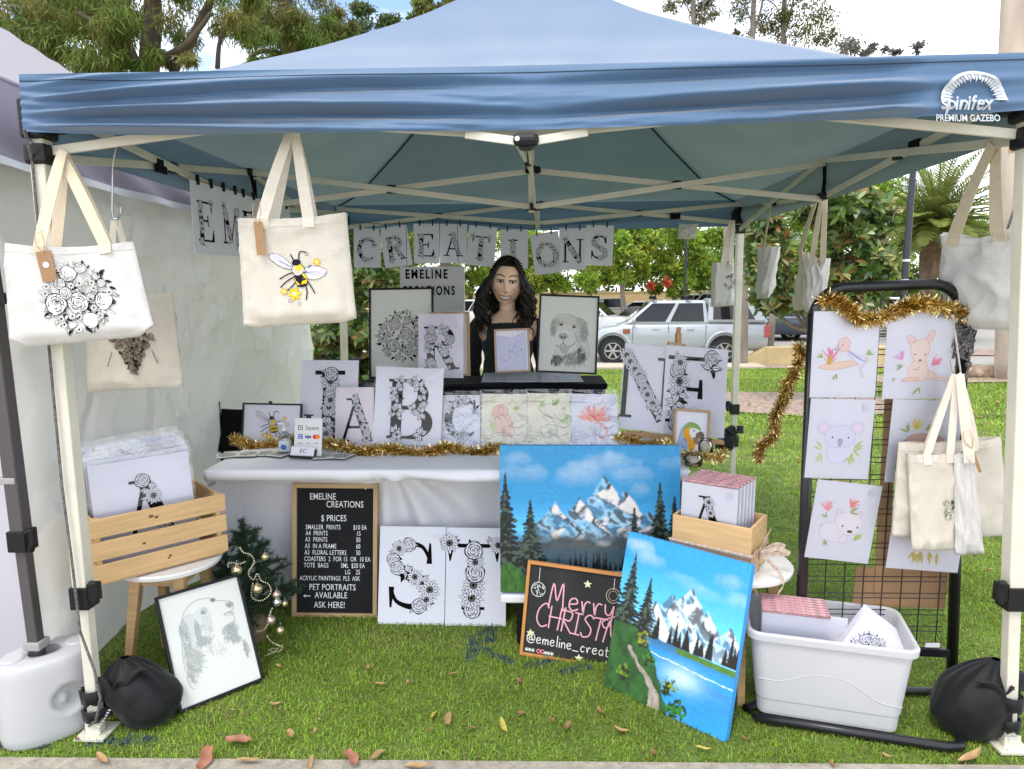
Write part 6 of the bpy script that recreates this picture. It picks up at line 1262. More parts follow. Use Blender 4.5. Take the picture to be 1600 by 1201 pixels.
M = Matrix.Translation((A_.x, A_.y, .452)) @ Matrix.Rotation(an, 4, 'Z'); t = thing('wooden_crate', 'slatted pine crate full of sleeved prints on the left stool', 'crate', M, 'wooden crates')
mb = MB()
for k in range(3):
    z = .008+k*.083+.035; 
    for y in (.0055, D_-.0055): mb = MB(); mb.box((W_/2, y, z), (W_, .011, .068)); mb.build('slat', PINE, t, bevel=.002)
for x in (.015, W_-.015):
    for k in range(3): mb = MB(); mb.box((x, D_/2, .008+k*.083+.035), (.010, D_-.024, .068)); mb.build('end_board', PINE, t, bevel=.002)
    for y in (.02, D_-.02): mb = MB(); mb.box((x+(.012 if x < .1 else -.012), y+.0, .125), (.018, .016, .24)); mb.build('corner_post', PINE, t, bevel=.002)
mb = MB(); mb.box((W_/2, D_/2, .004), (W_-.024, D_-.024, .008)); mb.build('base_board', PINE, t)
mb = MB()
for x, z, r_ in ((.20, .215, .006), (.218, .208, .005), (.17, .12, .0045), (.255, .05, .004), (.25, .042, .0035)): mb.lathe([(0, 0), (r_*1.5, 0), (r_, .0006), (0, .0006)], 12, Matrix.Translation((x, -.0004, z)) @ Matrix.Rotation(math.pi/2, 4, 'X'), .7)
mb.build('wood_knot', mat('dark_knot', (.16, .075, .03), .7), t)
for k in range(5):
    off = .05+.022*k; Mp = M @ Matrix.Translation((.035+.006*(k % 2)+.004*k, off, .012)) @ Matrix.Rotation(math.radians(90-9), 4, 'X') @ Matrix.Rotation(.0+.012*k, 4, 'Z'); a, b = .345, .405+.012*k
    sheet_print(['frontmost sleeved print in the slatted crate, showing a floral letter A', 'second sleeved print from the front of the slatted crate', 'third sleeved print from the front of the slatted crate', 'fourth sleeved print from the front of the slatted crate', 'rearmost and tallest sleeved print in the slatted crate'][k], Mp, a, b, F1('A', a, b, .6, .53, .50, fs=.11, dens=.8) if k == 0 else None, True, 'prints filed in the slatted crate', 60+k, thick=.005, over_=.02, film=FILM_C if k else FILM)
a3, b3, c3 = PZ(1051, 802.6, .645), PZ(1175, 826, .645), PZ(1206, 804, .645); d = b3-a3; an = math.atan2(d.y, d.x); W_ = d.length; D_ = (c3-b3).length; H_ = .175; z0 = .645-H_
M = Matrix.Translation((a3.x, a3.y, z0)) @ Matrix.Rotation(an, 4, 'Z'); t = thing('wooden_box', 'solid pine box of sleeved prints tied with ribbon on the right stool', 'box', M, 'wooden crates')
for y in (.005, D_-.005): mb = MB(); mb.box((W_/2, y, H_/2), (W_, .010, H_)); mb.build('side_board', PINE, t, bevel=.002)
for x in (.005, W_-.005):
    mb = MB(); yy = [.0105, D_*.3, D_*.36, D_*.64, D_*.7, D_-.0105]; zz = [H_, H_, H_*.80, H_*.80, H_, H_]
    zz = [H_]*6
    vs = [Vector((x+s_*.005, y, z)) for s_ in (-1, 1) for y, z in list(zip(yy, zz))+[(D_-.0105, 0), (.0105, 0)]]; n = 8; mb.add(vs, [tuple(range(n-1, -1, -1)), tuple(range(n, 2*n))]+[(i, (i+1) % n, n+(i+1) % n, n+i) for i in range(n)]); mb.build('end_board', PINE, t)
mb = MB(); mb.box((W_/2, D_/2, .005), (W_-.022, D_-.022, .008)); mb.build('base_board', PINE, t)
RIB = mat('satin_ribbon', (.42, .27, .17), .4, sheen=.3); RIBL = mat('lace_ribbon', (.58, .46, .36), .7, var=.4, vscale=90)
mb = MB(); e = .004; mb.tube([(-e, -e, H_*.42), (W_+e, -e, H_*.42), (W_+e, D_+e, H_*.42), (-e, D_+e, H_*.42), (-e, -e, H_*.42)], .004, 6); mb.v = [Vector((p.x, p.y, H_*.42+(p.z-H_*.42)*3.2)) for p in mb.v]; rb_ = mb.build('ribbon', RIB, t)
mb = MB(); e = .008; mb.tube([(-e, -e, H_*.46), (W_+e, -e, H_*.45), (W_+e, D_*.5, H_*.45)], .003, 6); mb.v = [Vector((p.x, p.y, H_*.455+(p.z-H_*.455)*2.2)) for p in mb.v]; mb.build('lace', RIBL, rb_)
def loop(pts, m, w_=.016):
    pts = smooth_pts3(pts); vs = []
    for i, p in enumerate(pts): vs += [p+Vector((0, 0, -w_/2)), p+Vector((.004, 0, w_/2))]
    mb = MB(); mb.add(vs, [(2*i, 2*i+1, 2*i+3, 2*i+2) for i in range(len(pts)-1)]); return mb
def smooth_pts3(P, n=6):
    P = [Vector(p) for p in P]; o = []; k = len(P)
    for i in range(k-1):
        a, b, c, d = P[max(i-1, 0)], P[i], P[i+1], P[min(i+2, k-1)]
        for j in range(n): t_ = j/n; o.append(.5*((2*b)+(c-a)*t_+(2*a-5*b+4*c-d)*t_*t_+(3*b-a-3*c+d)*t_**3))
    o.append(P[-1]); return o
bx = Vector((W_+.012, D_*.25, H_*.42))
for k, P in enumerate((((0, 0, 0), (.02, -.02, .05), (.03, .02, .085), (.012, .03, .05), (0, 0, 0)), ((0, 0, 0), (.05, .03, .02), (.09, .06, .0), (.06, .07, -.01), (0, 0, 0)), ((0, 0, 0), (.01, -.03, -.05), (.0, -.04, -.10), (.01, -.035, -.14)), ((0, 0, 0), (.05, .0, -.03), (.085, .01, -.09), (.07, .0, -.13)), ((0, 0, 0), (.0, -.04, .02), (-.01, -.06, -.01), (.01, -.03, -.02), (0, 0, 0)), ((0, 0, 0), (.04, .04, .03), (.07, .07, .02)))):
    loop([bx+Vector(p) for p in P], None).build('bow_loop' if k < 2 or k == 4 else 'ribbon_tail', RIB if k % 2 == 0 else RIBL, rb_, solid=.0015)
PINKT = mat('pink_sleeve_flap', (.66, .36, .38), .35, var=.55, vscale=70, bump=.6, bscale=90)
for k in range(6):
    Mp = M @ Matrix.Translation((.016+.010*k*.6+.004, .022+.021*k, .012)) @ Matrix.Rotation(math.radians(90-3), 4, 'X'); a, b = .205, .285+.003*k
    q = sheet_print('sleeved print in the ribboned box, '+['frontmost, showing a floral letter A', 'second from the front', 'third from the front', 'fourth from the front', 'fifth from the front', 'rearmost'][k], Mp, a, b, F1('A', a, b, .50, .48, .60, fs=.11, dens=.8) if k == 0 else None, True, 'prints filed in the ribboned box', 70+k, thick=.010, over_=.012, sticker=k == 0)
    mb = MB(); mb.box((a/2, b+.006, -.006), (a, .006, .018)); mb.build('sleeve_flap', PINKT, q)
# plastic tub
z0 = .34; P_ = [PZ(1168, 985, z0), PZ(1443, 1019, z0), PZ(1400, 945, z0), PZ(1180, 927, z0)]; d = P_[1]-P_[0]; an = math.atan2(d.y, d.x); W_, D_ = d.length, .325
M = Matrix.Translation(P_[0]) @ Matrix.Rotation(an, 4, 'Z'); M.translation.z = .036; t = thing('plastic_tub', 'translucent white plastic storage tub with prints standing on the rack foot', 'storage tub', M)
TUB = mat('milky_plastic', (.78, .78, .79), .35, trans=.45, spec=.5, bump=.04, bscale=20)
H_ = z0-.036
def ringp(x0, y0, x1, y1, z, r_, n=6):
    o = []
    for cx, cy, a0 in ((x1-r_, y0+r_, -90), (x1-r_, y1-r_, 0), (x0+r_, y1-r_, 90), (x0+r_, y0+r_, 180)):
        for i in range(n+1): a = math.radians(a0+90*i/n); o.append(Vector((cx+r_*math.cos(a), cy+r_*math.sin(a), z)))
    return o
I = .045
rings = [ringp(I, I*.7, W_-I, D_-I*.7, 0, .03), ringp(I*.95, I*.62, W_-I*.95, D_-I*.62, .012, .035), ringp(I*.88, I*.56, W_-I*.88, D_-I*.56, .055, .038), ringp(I*.80, I*.50, W_-I*.80, D_-I*.50, .06, .04), ringp(.014, .012, W_-.014, D_-.012, H_-.035, .04), ringp(.012, .01, W_-.012, D_-.01, H_-.03, .04), ringp(0, 0, W_, D_, H_-.03, .045), ringp(-.002, -.002, W_+.002, D_+.002, H_-.006, .047), ringp(.004, .004, W_-.004, D_-.004, H_, .043), ringp(.012, .012, W_-.012, D_-.012, H_-.003, .04), ringp(I*.8+.004, I*.5+.004, W_-I*.8-.004, D_-I*.5-.004, .06, .036), ringp(I+.004, I*.7+.004, W_-I-.004, D_-I*.7-.004, .004, .03)]
vs = [p for r_ in rings for p in r_]; n = len(rings[0]); fs = [tuple(range(n-1, -1, -1)), tuple(range((len(rings)-1)*n, len(rings)*n))]
for j in range(len(rings)-1):
    for i in range(n): fs.append((j*n+i, j*n+(i+1) % n, (j+1)*n+(i+1) % n, (j+1)*n+i))
mb = MB(); mb.add(vs, fs); tub = mb.build('tub_body', TUB, t, smooth=False); d = tub.modifiers.new('bevel', 'BEVEL'); d.width = .002; d.segments = 2
mb = MB()
for k in range(1):
    pts = [(W_*u, .0155+(I*.45-.012)*(1-(z/H_))*1.0-.003, z) for u, z in [(.08, .135), (.2, .132), (.3, .15), (.38, .168), (.5, .172), (.6, .165), (.7, .135), (.8, .105), (.92, .10)]]
    mb.tube(smooth_pts3([(q[0], q[1]+.0012, q[2]) for q in pts], 4), .0018, 5)
mb.build('moulded_ridge', TUB, t)
for k in range(7):
    Mp = M @ Matrix.Translation((.05, .06+.020*k, .012)) @ Matrix.Rotation(math.radians(90-4), 4, 'X'); a, b = .215, .335
    q = sheet_print('sleeved print in the left pile of the tub, '+['frontmost', 'second from the front', 'third from the front', 'fourth from the front', 'fifth from the front', 'sixth from the front', 'rearmost'][k], Mp, a, b*.98, None, True, 'prints filed in the tub', 80+k, thick=.010, over_=.01)
    mb = MB(); mb.box((a/2, b-.0, -.006), (a, .008, .019)); mb.build('sleeve_flap', PINKT, q)
for k in range(6):
    Mp = M @ Matrix.Translation((.255+.004*k, .085+.018*k, .135)) @ Matrix.Rotation(math.radians(90-30), 4, 'X') @ Matrix.Rotation(math.radians(-36), 4, 'Z') @ Matrix.Translation((-.02, .0, 0)); a, b = .17, .25
    q = sheet_print('tilted print in the right pile of the tub, '+['frontmost with a black rose bouquet', 'second from the front', 'third from the front', 'fourth from the front', 'fifth from the front', 'rearmost'][k], Mp, a, b, (lambda A: (A.at(a*.45, b*.66, a*.34), roseball(A), A.at(0, 0))) if k == 0 else None, True, 'prints filed in the tub', 90+k, thick=.008, over_=.008)
    mb = MB(); rect(mb, 0, -.003, a, -.0005, -.009, .0); mb.build('backing_edge', KRAFT, q)
Mp = M @ Matrix.Translation((.275, .22, .20)) @ Matrix.Rotation(math.radians(85), 4, 'X'); sheet_print('plain white card leaning inside the tub between the two piles', Mp, .07, .085, None, False, 'prints filed in the tub', 99, cat='card')

# ================================================================== SANDBAGS
SBM = mat('black_sandbag_nylon', (.006, .006, .007), .6, spec=.3, sheen=.08, bump=.35, bscale=14)
def sandbag(label, c, rx, ry, h, neck, seed, leg):
    t = thing('sandbag', label, 'sandbag', c, 'black leg weights'); mb = MB(); nx = Vector(neck)
    def f(u, v):
        a = 2*math.pi*u; z = v; r_ = max(.02, math.sin(math.pi*min(1, .12+.88*v)))**.55
        pl = 1+.10*math.sin(a*9+seed+2*v)*max(0, v-.5)*1.8+.05*mnoise.noise(Vector((math.cos(a)*4, math.sin(a)*4, v*5+seed)))+.035*(1-abs(mnoise.noise(Vector((math.cos(a)*2.2+v, math.sin(a)*2.2, v*2.5+seed*2)))))**7+.13*mnoise.noise(Vector((math.cos(a)*1.5, math.sin(a)*1.5, v*2+seed)))
        if v < .06: r_ *= .86
        p = Vector((rx*r_*pl*math.cos(a), ry*r_*pl*math.sin(a), h*v)); k = max(0, v-.3)**1.2*1.1; p += Vector((nx.x*k, nx.y*k, nx.z*k)); return p
    mb.grid(f, 56, 30); mb.build('bag', SBM, t, smooth=True)
    mb = MB(); tp = Vector((nx.x*.97, nx.y*.97, h+nx.z*.9)); lg = Vector(leg)-Vector(c)
    def band(z, w_, r_, s_):
        mb = MB(); n = 24; pts = []
        for i in range(n+1):
            a = 2*math.pi*i/n; q = lg+Vector((r_*math.cos(a), r_*math.sin(a), z)); q = q.lerp(Vector((tp.x*.5, tp.y*.5, z)), max(0, math.cos(a-math.atan2(tp.y-lg.y, tp.x-lg.x)))**2*.8); pts.append(q)
        vs = []
        for i, p in enumerate(pts): vs += [p+Vector((0, 0, -w_/2+.006*math.sin(i*2+seed))), p+Vector((.006*math.sin(i*3), 0, w_/2))]
        mb.add(vs, [(2*i, 2*i+1, 2*i+3, 2*i+2) for i in range(n)]); return mb.build('strap', SBM, t, smooth=True, solid=.006)
    band(h*.72, .045, .036, 1); band(h*.40, .035, .034, -1)
    mb = MB()
    def g(u, v):
        a = -2.6+2.9*u; r_ = .055+.03*math.sin(v*3+u*4); return tp*.75+Vector((-.2*(tp.x)*v, 0, .0))+Vector((r_*1.25*math.cos(a), -.03+.04*math.sin(a)-.02*v, (.03+.045*math.sin(a)*(1-v*.4)+.012*math.sin(u*17))))
    mb.grid(g, 26, 8); mb.build('loose_flap', SBM, t, smooth=True, solid=.006)
    mb = MB()
    for k in range(9): q = lg.lerp(tp*.6, .25+.05*k); mb.box(q+Vector((0, -.045, .0+.0*k)), (.008, .003, .004))
    mb.build('stitching', mat('white_thread', (.7, .7, .7), .7), t)
    return t
lgp = along('FL', .12); sandbag('black sandbag strapped round the left front leg', (-1.365, .095, .0), .115, .10, .205, (-.085, -.01, .045), 1, (lgp.x, lgp.y, 0))
lgp = along('FR', .12); sandbag('black sandbag strapped round the right front leg', (1.43, .10, .0), .128, .105, .225, (.085, -.02, .06), 4, (lgp.x, lgp.y, 0))
lgp = along('RR', .12); sandbag('black bag hanging on the right rear leg', (lgp.x-.07, lgp.y-.02, .30), .07, .06, .12, (.07, 0, .10), 7, (lgp.x, lgp.y, .3))

# ================================================================== LITTLE CHRISTMAS TREE
c = Vector((-1.24, .66, 0)); t = thing('christmas_tree', 'small artificial Christmas tree behind the spaniel portrait', 'christmas tree', c)
rr = np.random.RandomState(3); br = []; 
for k in range(46):
    z = .10+.38*(k/45)**1.0; l = .215*(1-(z-.06)/.50)**.9+.02; a = k*2.4+rr.rand(); br.append((z, l, a))
br.append((.44, .09, 0))
Vn, Cn = [], []; mbt = MB(); mbt.tube([(0, 0, .0), (0, 0, .5)], [.013, .005], 7)
tips = []
for k, (z, l, a) in enumerate(br):
    d = np.array([math.cos(a), math.sin(a), .18+.3*rr.rand()]); d = np.array([0, 0, 1.]) if k == len(br)-1 else d/np.linalg.norm(d); p0 = np.array([0, 0, z])
    subs = [(p0, d, l)]
    for j in range(5 if l > .08 else 2): q = p0+d*l*(.3+.13*j); e = d+rr.randn(3)*.5; e /= np.linalg.norm(e); subs.append((q, e, l*.4))
    for (q, e, ll) in subs:
        mbt.tube([tuple(q), tuple(q+e*ll)], .0022, 4); n = int(ll*1150)+6; s_ = rr.rand(n, 1); b0 = q+e*ll*s_; v = rr.randn(n, 3); v -= (v@e)[:, None]*e*.9; v /= np.linalg.norm(v, axis=1)[:, None]; v = v+e*.65; v /= np.linalg.norm(v, axis=1)[:, None]
        w_ = np.cross(v, rr.randn(n, 3)); w_ /= np.linalg.norm(w_, axis=1)[:, None]; L_ = .024*(.7+.5*rr.rand(n, 1)); Vn.append(np.stack([b0-w_*.0011, b0+w_*.0011, b0+v*L_], 1).reshape(-1, 3)); Cn.append(np.repeat(np.array([.014, .045, .022])*(.5+1.3*rr.rand(n, 1)), 3, 0))
    tips.append(p0+d*l)
V = np.vstack(Vn); F = np.arange(len(V)).reshape(-1, 3); np_mesh('needles', V, F, mat('tree_needle', attr='Col', rough=.6), np.vstack(Cn), t)
mbt.build('trunk', mat('tree_wire', (.03, .045, .02), .8), t); mb = MB(); mb.lathe([(0, 0), (.06, 0), (.075, .05), (.06, .10), (.03, .11), (0, .11)], 14); mb.build('base', mat('hessian', (.22, .15, .08), .95, bump=.6, bscale=60), t)
bm_ = {'gold': mat('champagne_bauble', (.62, .52, .32), .22, metal=.8), 'rose': mat('rose_bauble', (.62, .46, .40), .25, metal=.8), 'silver': mat('silver_bauble', (.72, .74, .78), .2, metal=.9)}
for k, (px, py, yy, col, r_, lab) in enumerate(((414, 869, .56, 'gold', .019, 'small gold bauble high on the right of the little tree'), (370, 890, .50, 'gold', .026, 'gold bauble just above the spaniel frame'), (402, 919, .50, 'gold', .026, 'big pale gold bauble near the middle of the little tree'), (432, 928, .52, 'rose', .021, 'rosy bauble with a starry bow on the right of the tree'), (433, 940, .51, 'silver', .020, 'silver bauble under the rosy one'), (445, 942, .53, 'gold', .015, 'tiny champagne bauble furthest right on the tree'), (423, 968, .50, 'rose', .024, 'rosy bauble low on the right of the tree'), (438, 984, .48, 'gold', .020, 'lowest champagne bauble near the grass'))):
    p = PY(px, py, yy); q = thing('bauble', lab, 'bauble', p, 'baubles on the little tree'); mb = MB(); r_ *= .85; mb.ball((0, 0, 0), r_, 16, 12); mb.build('ball', bm_[col], q, smooth=True); mb = MB(); mb.lathe([(0, r_*.95), (r_*.3, r_*.95), (r_*.3, r_*1.2), (0, r_*1.2)], 8); mb.tube([(0, 0, r_*1.2), (.003, 0, r_*1.6), (0, 0, r_*1.9)], .001, 4); mb.build('cap', METAL, q)
mb = MB(); path = [PY(x, y, yy) for x, y, yy in ((374, 852, .52), (380, 862, .50), (392, 866, .50), (397, 878, .50), (388, 894, .5), (396, 905, .5), (402, 895, .5), (408, 906, .5), (420, 912, .5), (423, 925, .5), (410, 937, .49), (395, 934, .49), (393, 920, .5), (396, 908, .5))]
path2 = [PY(x, y, yy) for x, y, yy in ((427, 946, .5), (421, 960, .49), (418, 975, .48), (410, 984, .47), (398, 986, .46))]
path3 = [PY(x, y, yy) for x, y, yy in ((416, 990, .47), (422, 1000, .48), (432, 1006, .49))]+[PZ(x, y, .02) for x, y in ((442, 1011), (432, 1018), (420, 1014), (434, 1012), (424, 1020), (412, 1024))]
path4 = [PY(x, y, yy) for x, y, yy in ((358, 888, .5), (356, 880, .5), (364, 878, .5), (374, 880, .5), (384, 876, .5))]
for P in (path, path2, path3, path4):
    P = smooth_pts3(P, 5); acc = 0; last = P[0]
    for p in P:
        L_ = (p-last).length
        n = int((acc+L_)/.0095); 
        for i in range(n): mb.ball(last.lerp(p, min(1, ((i+1)*.0095-acc)/max(L_, 1e-6))), .0032, 6, 4)
        acc = (acc+L_)-n*.0095; last = p
tag(mb.build('bead_garland', mat('pale_gold_bead', (.78, .70, .45), .3, metal=.3)), 'string of pale gold beads looped over the little tree and trailing on the grass', 'bead garland')

# ================================================================== FALLEN LEAVES AND BARK ON THE LAWN
def leaf_mesh(l, w_, curl, seed, m, shape=0):
    mb = MB(); r = random.Random(seed)
    def f(u, v):
        k = math.sin(math.pi*min(1, v*.96+.02))**(.8 if shape == 0 else .3); x = (u-.5)*w_*k; y = (v-.5)*l
        if shape == 1: x += .1*w_*math.sin(v*9+seed); k = 1
        return Vector((x+.12*l*math.sin(v*2.2)*(seed % 3-1), y, .006+curl*l*(v-.5)**2+abs(u-.5)*w_*.5*curl*3*k+.003*math.sin(v*7+seed)))
    mb.grid(f, 4, 10); return mb
LM = [mat('dry_tan_leaf', (.40, .25, .11), .7, var=.3, vscale=30), mat('dry_brown_leaf', (.26, .13, .06), .7, var=.3, vscale=30), mat('yellowing_leaf', (.46, .38, .07), .6, var=.3, vscale=30), mat('reddish_bark', (.34, .15, .09), .8, var=.3, vscale=25)]
protos = [leaf_mesh(.06, .022, .5, 1, 0), leaf_mesh(.05, .026, .9, 2, 0), leaf_mesh(.085, .020, .35, 3, 0), leaf_mesh(.10, .040, .25, 4, 0, 1)]
made = {}
def drop(kind, mi, p, rot, sc, label, cat='fallen leaf', group='fallen leaves on the lawn', name='fallen_leaf'):
    key = (kind, mi)
    if key not in made: o = MB().add(protos[kind].v, protos[kind].f).build(name, LM[mi], smooth=True); made[key] = o
    else: o = made[key].copy(); o.name = name; COL.objects.link(o)
    o.location = p; o.rotation_euler = (RNG.uniform(-.25, .25), RNG.uniform(-.25, .25), rot); o.scale = (sc*.85, sc*.85, sc*.85); return tag(o, label, cat, group)
lab_t = {0: 'dry tan leaf lying on the grass', 1: 'dry brown leaf lying on the grass', 2: 'long yellowing leaf lying on the grass'}
for x, y, k, m_, r_, s_ in ((545, 1020, 0, 0, 0, .5), (455, 1018, 1, 1, .6, 1.1), (436, 1041, 0, 0, 1, .6), (574, 1045, 1, 0, 0, .7), (596, 1068, 2, 0, 1.2, .8), (645, 1067, 0, 1, .4, .5), (715, 1012, 1, 1, .7, .5), (708, 1052, 2, 0, 1.9, .6), (718, 1058, 0, 1, 1.1, .6), (663, 1122, 1, 0, .3, .9), (679, 1119, 2, 2, -.3, .8), (636, 1066, 0, 0, 0, .5), (430, 1101, 0, 0, 1.7, .8), (548, 1114, 1, 0, .2, .7), (556, 1136, 0, 0, 1.5, 1.0), (453, 1150, 1, 0, .8, .9), (492, 1142, 0, 0, .2, .5), (675, 1142, 1, 1, 1, .5), (735, 1128, 0, 1, 1.5, .7), (740, 1140, 1, 1, 1.4, .5), (704, 1128, 2, 0, -.05, 1.4), (790, 1135, 2, 2, .2, 1.1), (708, 1155, 0, 0, 1.9, .6), (810, 1066, 1, 1, .8, .7), (890, 1078, 1, 1, .4, .6), (816, 1118, 1, 1, 1.2, .7), (938, 1112, 0, 1, .5, .8), (950, 1117, 1, 0, 1.3, .8), (862, 1128, 1, 1, .1, .6), (886, 1138, 0, 1, -.3, 1), (880, 1160, 1, 0, 1.2, 1.0), (970, 1143, 0, 0, 1.3, 1.0), (1020, 1180, 1, 1, .4, .7), (1165, 1155, 0, 1, .8, .6), (1098, 1168, 2, 2, 1.4, .7), (1448, 1084, 1, 0, 1.2, 1.0), (1400, 1012, 1, 0, 1.1, .8), (1345, 1163, 0, 0, .2, .5), (1384, 1180, 0, 0, .9, .5), (165, 1146, 1, 1, 0, .5), (120, 1156, 0, 1, .7, .6), (365, 1110, 0, 0, 1, .5), (500, 965+160, 0, 0, .9, .5), (1530, 945, 1, 0, 1, .7), (1545, 890, 0, 0, 1.4, .9), (1540, 720, 2, 0, 1.3, 1), (1570, 1010, 0, 0, 1, .6), (838, 1178, 2, 2, .2, 1.5), (1300, 1195, 0, 1, 0, .6)):
    if (x*7+y) % 3 == 0: continue
    p = PZ(x, y, .012); drop(k, m_, p, r_+math.pi/2*(k == 9), s_, lab_t[min(m_, 2)])
for x, y, k, m_, r_, s_, lab in ((372, 1158, 3, 3, 1.6, 1.0, 'flat strip of red-brown bark on the grass in front of the spaniel portrait'), (320, 1187, 3, 3, .2, 1.1, 'reddish torn piece of bark at the path edge, leftmost of the two'), (549, 1186, 3, 3, .6, 1.0, 'reddish curled bark on the path edge in the middle'), (590, 1184, 2, 0, -.6, 1.1, 'tan leaf with a long stalk on the path edge'), (487, 1194, 2, 0, .1, .9, 'upright tan leaf at the path edge left of the bark'), (160, 1188, 0, 0, 1.0, 1.2, 'light brown leaf lying on the concrete path at left'), (390, 1188, 2, 0, 1.5, 1.1, 'long thin leaf lying along the concrete path'), (655, 1197, 2, 0, 1.3, 1.3, 'long thin leaf on the concrete path right of the middle'), (1512, 1180, 2, 0, 1.9, 1.4, "broad tan leaf beside the rack's foot"), (1497, 1084, 0, 0, .3, .1, '')):
    if lab: drop(k, m_, PZ(x, y, .018), r_, s_, lab, 'bark' if m_ == 3 else 'fallen leaf', 'bark and leaves at the path edge', 'bark_piece' if m_ == 3 else 'fallen_leaf')
rr = random.Random(9)
for k in range(70):
    x = rr.uniform(1.5, 9); y = rr.uniform(2.5, 15); p = Vector((x, y, gz(y)+.03)); drop(rr.choice((0, 1, 2)), 0, p, rr.uniform(0, 6), rr.uniform(1.2, 2.4), 'pale dry leaf far back on the open lawn', group='leaves on the back lawn')

# ================================================================== TREES AND SHRUBS
LEAFM = mat('leaf_green', attr='Col', rough=.5, trans=.5, spec=.35)
def bark(name, c, v=.35, sc=6): return mat(name, c, .9, var=v, vscale=sc, bump=.6, bscale=12, stretch=(1, 1, .3))
BARK = bark('brown_bark', (.10, .07, .05)); BARKG = bark('grey_bark', (.24, .20, .165)); GUM = bark('pale_gum_bark', (.50, .41, .34), .3, 2.2)
def leaf_cloud(name, cl, l, w_, cols, parent, seed, droop=0., flat=0, outer=.0):
    """cl: list of (centre, (rx, ry, rz), count): many separate leaves through each clump's volume"""
    r = np.random.RandomState(seed); C0 = []; K = []
    for i, (c, rad, n) in enumerate(cl):
        v = r.randn(n, 3); v /= np.linalg.norm(v, axis=1)[:, None]; q = r.rand(n, 1)**(1/3.) if not outer else (outer+(1-outer)*r.rand(n, 1)**.5); C0.append(np.array(c)+v*q*np.array(rad)*(1+.25*r.randn(n, 1))); K.append(np.full(n, r.rand()))
    P = np.vstack(C0); k = np.concatenate(K); n = len(P); d = r.randn(n, 3); d[:, 2] *= (1-flat); d[:, 2] -= droop*2.5; d /= np.linalg.norm(d, axis=1)[:, None]
    s_ = np.cross(d, r.randn(n, 3)); s_ /= np.linalg.norm(s_, axis=1)[:, None]; nn = np.cross(s_, d); L_ = l*r.uniform(.6, 1.3, (n, 1)); W_ = w_*r.uniform(.7, 1.2, (n, 1))
    V = np.stack([P, P+d*L_*.45+s_*W_/2+nn*W_*.15, P+d*L_, P+d*L_*.45-s_*W_/2+nn*W_*.15], 1).reshape(-1, 3); F = np.arange(n*4).reshape(-1, 4)
    cc = np.array([lin(c) if isinstance(c, str) else c for c in cols]); pick = (k*len(cols)*.999+r.randn(n)*.7).astype(int) % len(cols); C = cc[pick]*(.7+.6*r.rand(n, 1))
    return np_mesh(name, V, F, LEAFM, np.repeat(np.clip(C, 0, 1), 4, 0), parent)
def limbs(t, segs, m): 
    mb = MB()
    for pts, r_ in segs: mb.tube(smooth_pts3(pts, 4), [r_[0]+(r_[1]-r_[0])*i/((len(pts)-1)*4) for i in range((len(pts)-1)*4+1)], 9)
    return mb.build('trunk', m, t, smooth=True)
def at_px(px, py, Y): p = PY(px, py, Y); return p
def px_r(n, Y): return n*(Y-CAM.y)/FPX
def tree(name, label, base, segs, cl, l, w_, cols, m=BARK, seed=1, droop=0, group='trees round the car park', cat='tree', flat=0, outer=0):
    t = thing(name, label, cat, base, group); B = Vector(base)
    limbs(t, [([Vector(p)-B for p in pts], r_) for pts, r_ in segs], m); leaf_cloud('crown', [(tuple(Vector(c)-B), rad, n) for c, rad, n in cl], l, w_, cols, t, seed, droop, flat, outer); return t
def clumps(spec, Y, dy, n, seed):
    """spec: pixel ellipses (cx, cy, rx, ry, weight) -> clumps of leaves at about distance Y"""
    r = random.Random(seed); o = []
    for cx, cy, rx, ry, wt in spec:
        k = max(3, int(wt*9))
        for _ in range(k):
            a, q = r.random()*6.283, math.sqrt(r.random()); yy = Y+r.uniform(-dy, dy); c = PY(cx+rx*q*math.cos(a), cy+ry*q*math.sin(a), yy); s_ = px_r(r.uniform(.28, .5)*min(rx, ry), yy); o.append((c, (s_*1.2, s_*1.2, s_*.85), int(n*wt/k)))
    return o
OLIVE = [(.13, .20, .04), (.17, .24, .045), (.23, .28, .06), (.10, .15, .035), (.30, .28, .08), (.24, .20, .06)]
BRIGHT = [(.30, .46, .06), (.40, .54, .07), (.21, .37, .05), (.52, .56, .07), (.14, .26, .04), (.27, .43, .06)]
DARK = [(.05, .10, .025), (.07, .13, .03), (.10, .17, .035), (.035, .07, .02)]
MAG = [(.09, .17, .04), (.14, .23, .05), (.21, .29, .06), (.26, .15, .05), (.07, .13, .035), (.34, .33, .11), (.17, .25, .06), (.11, .18, .05)]
g0 = lambda p, Y: Vector((p.x, Y, gz(Y)))
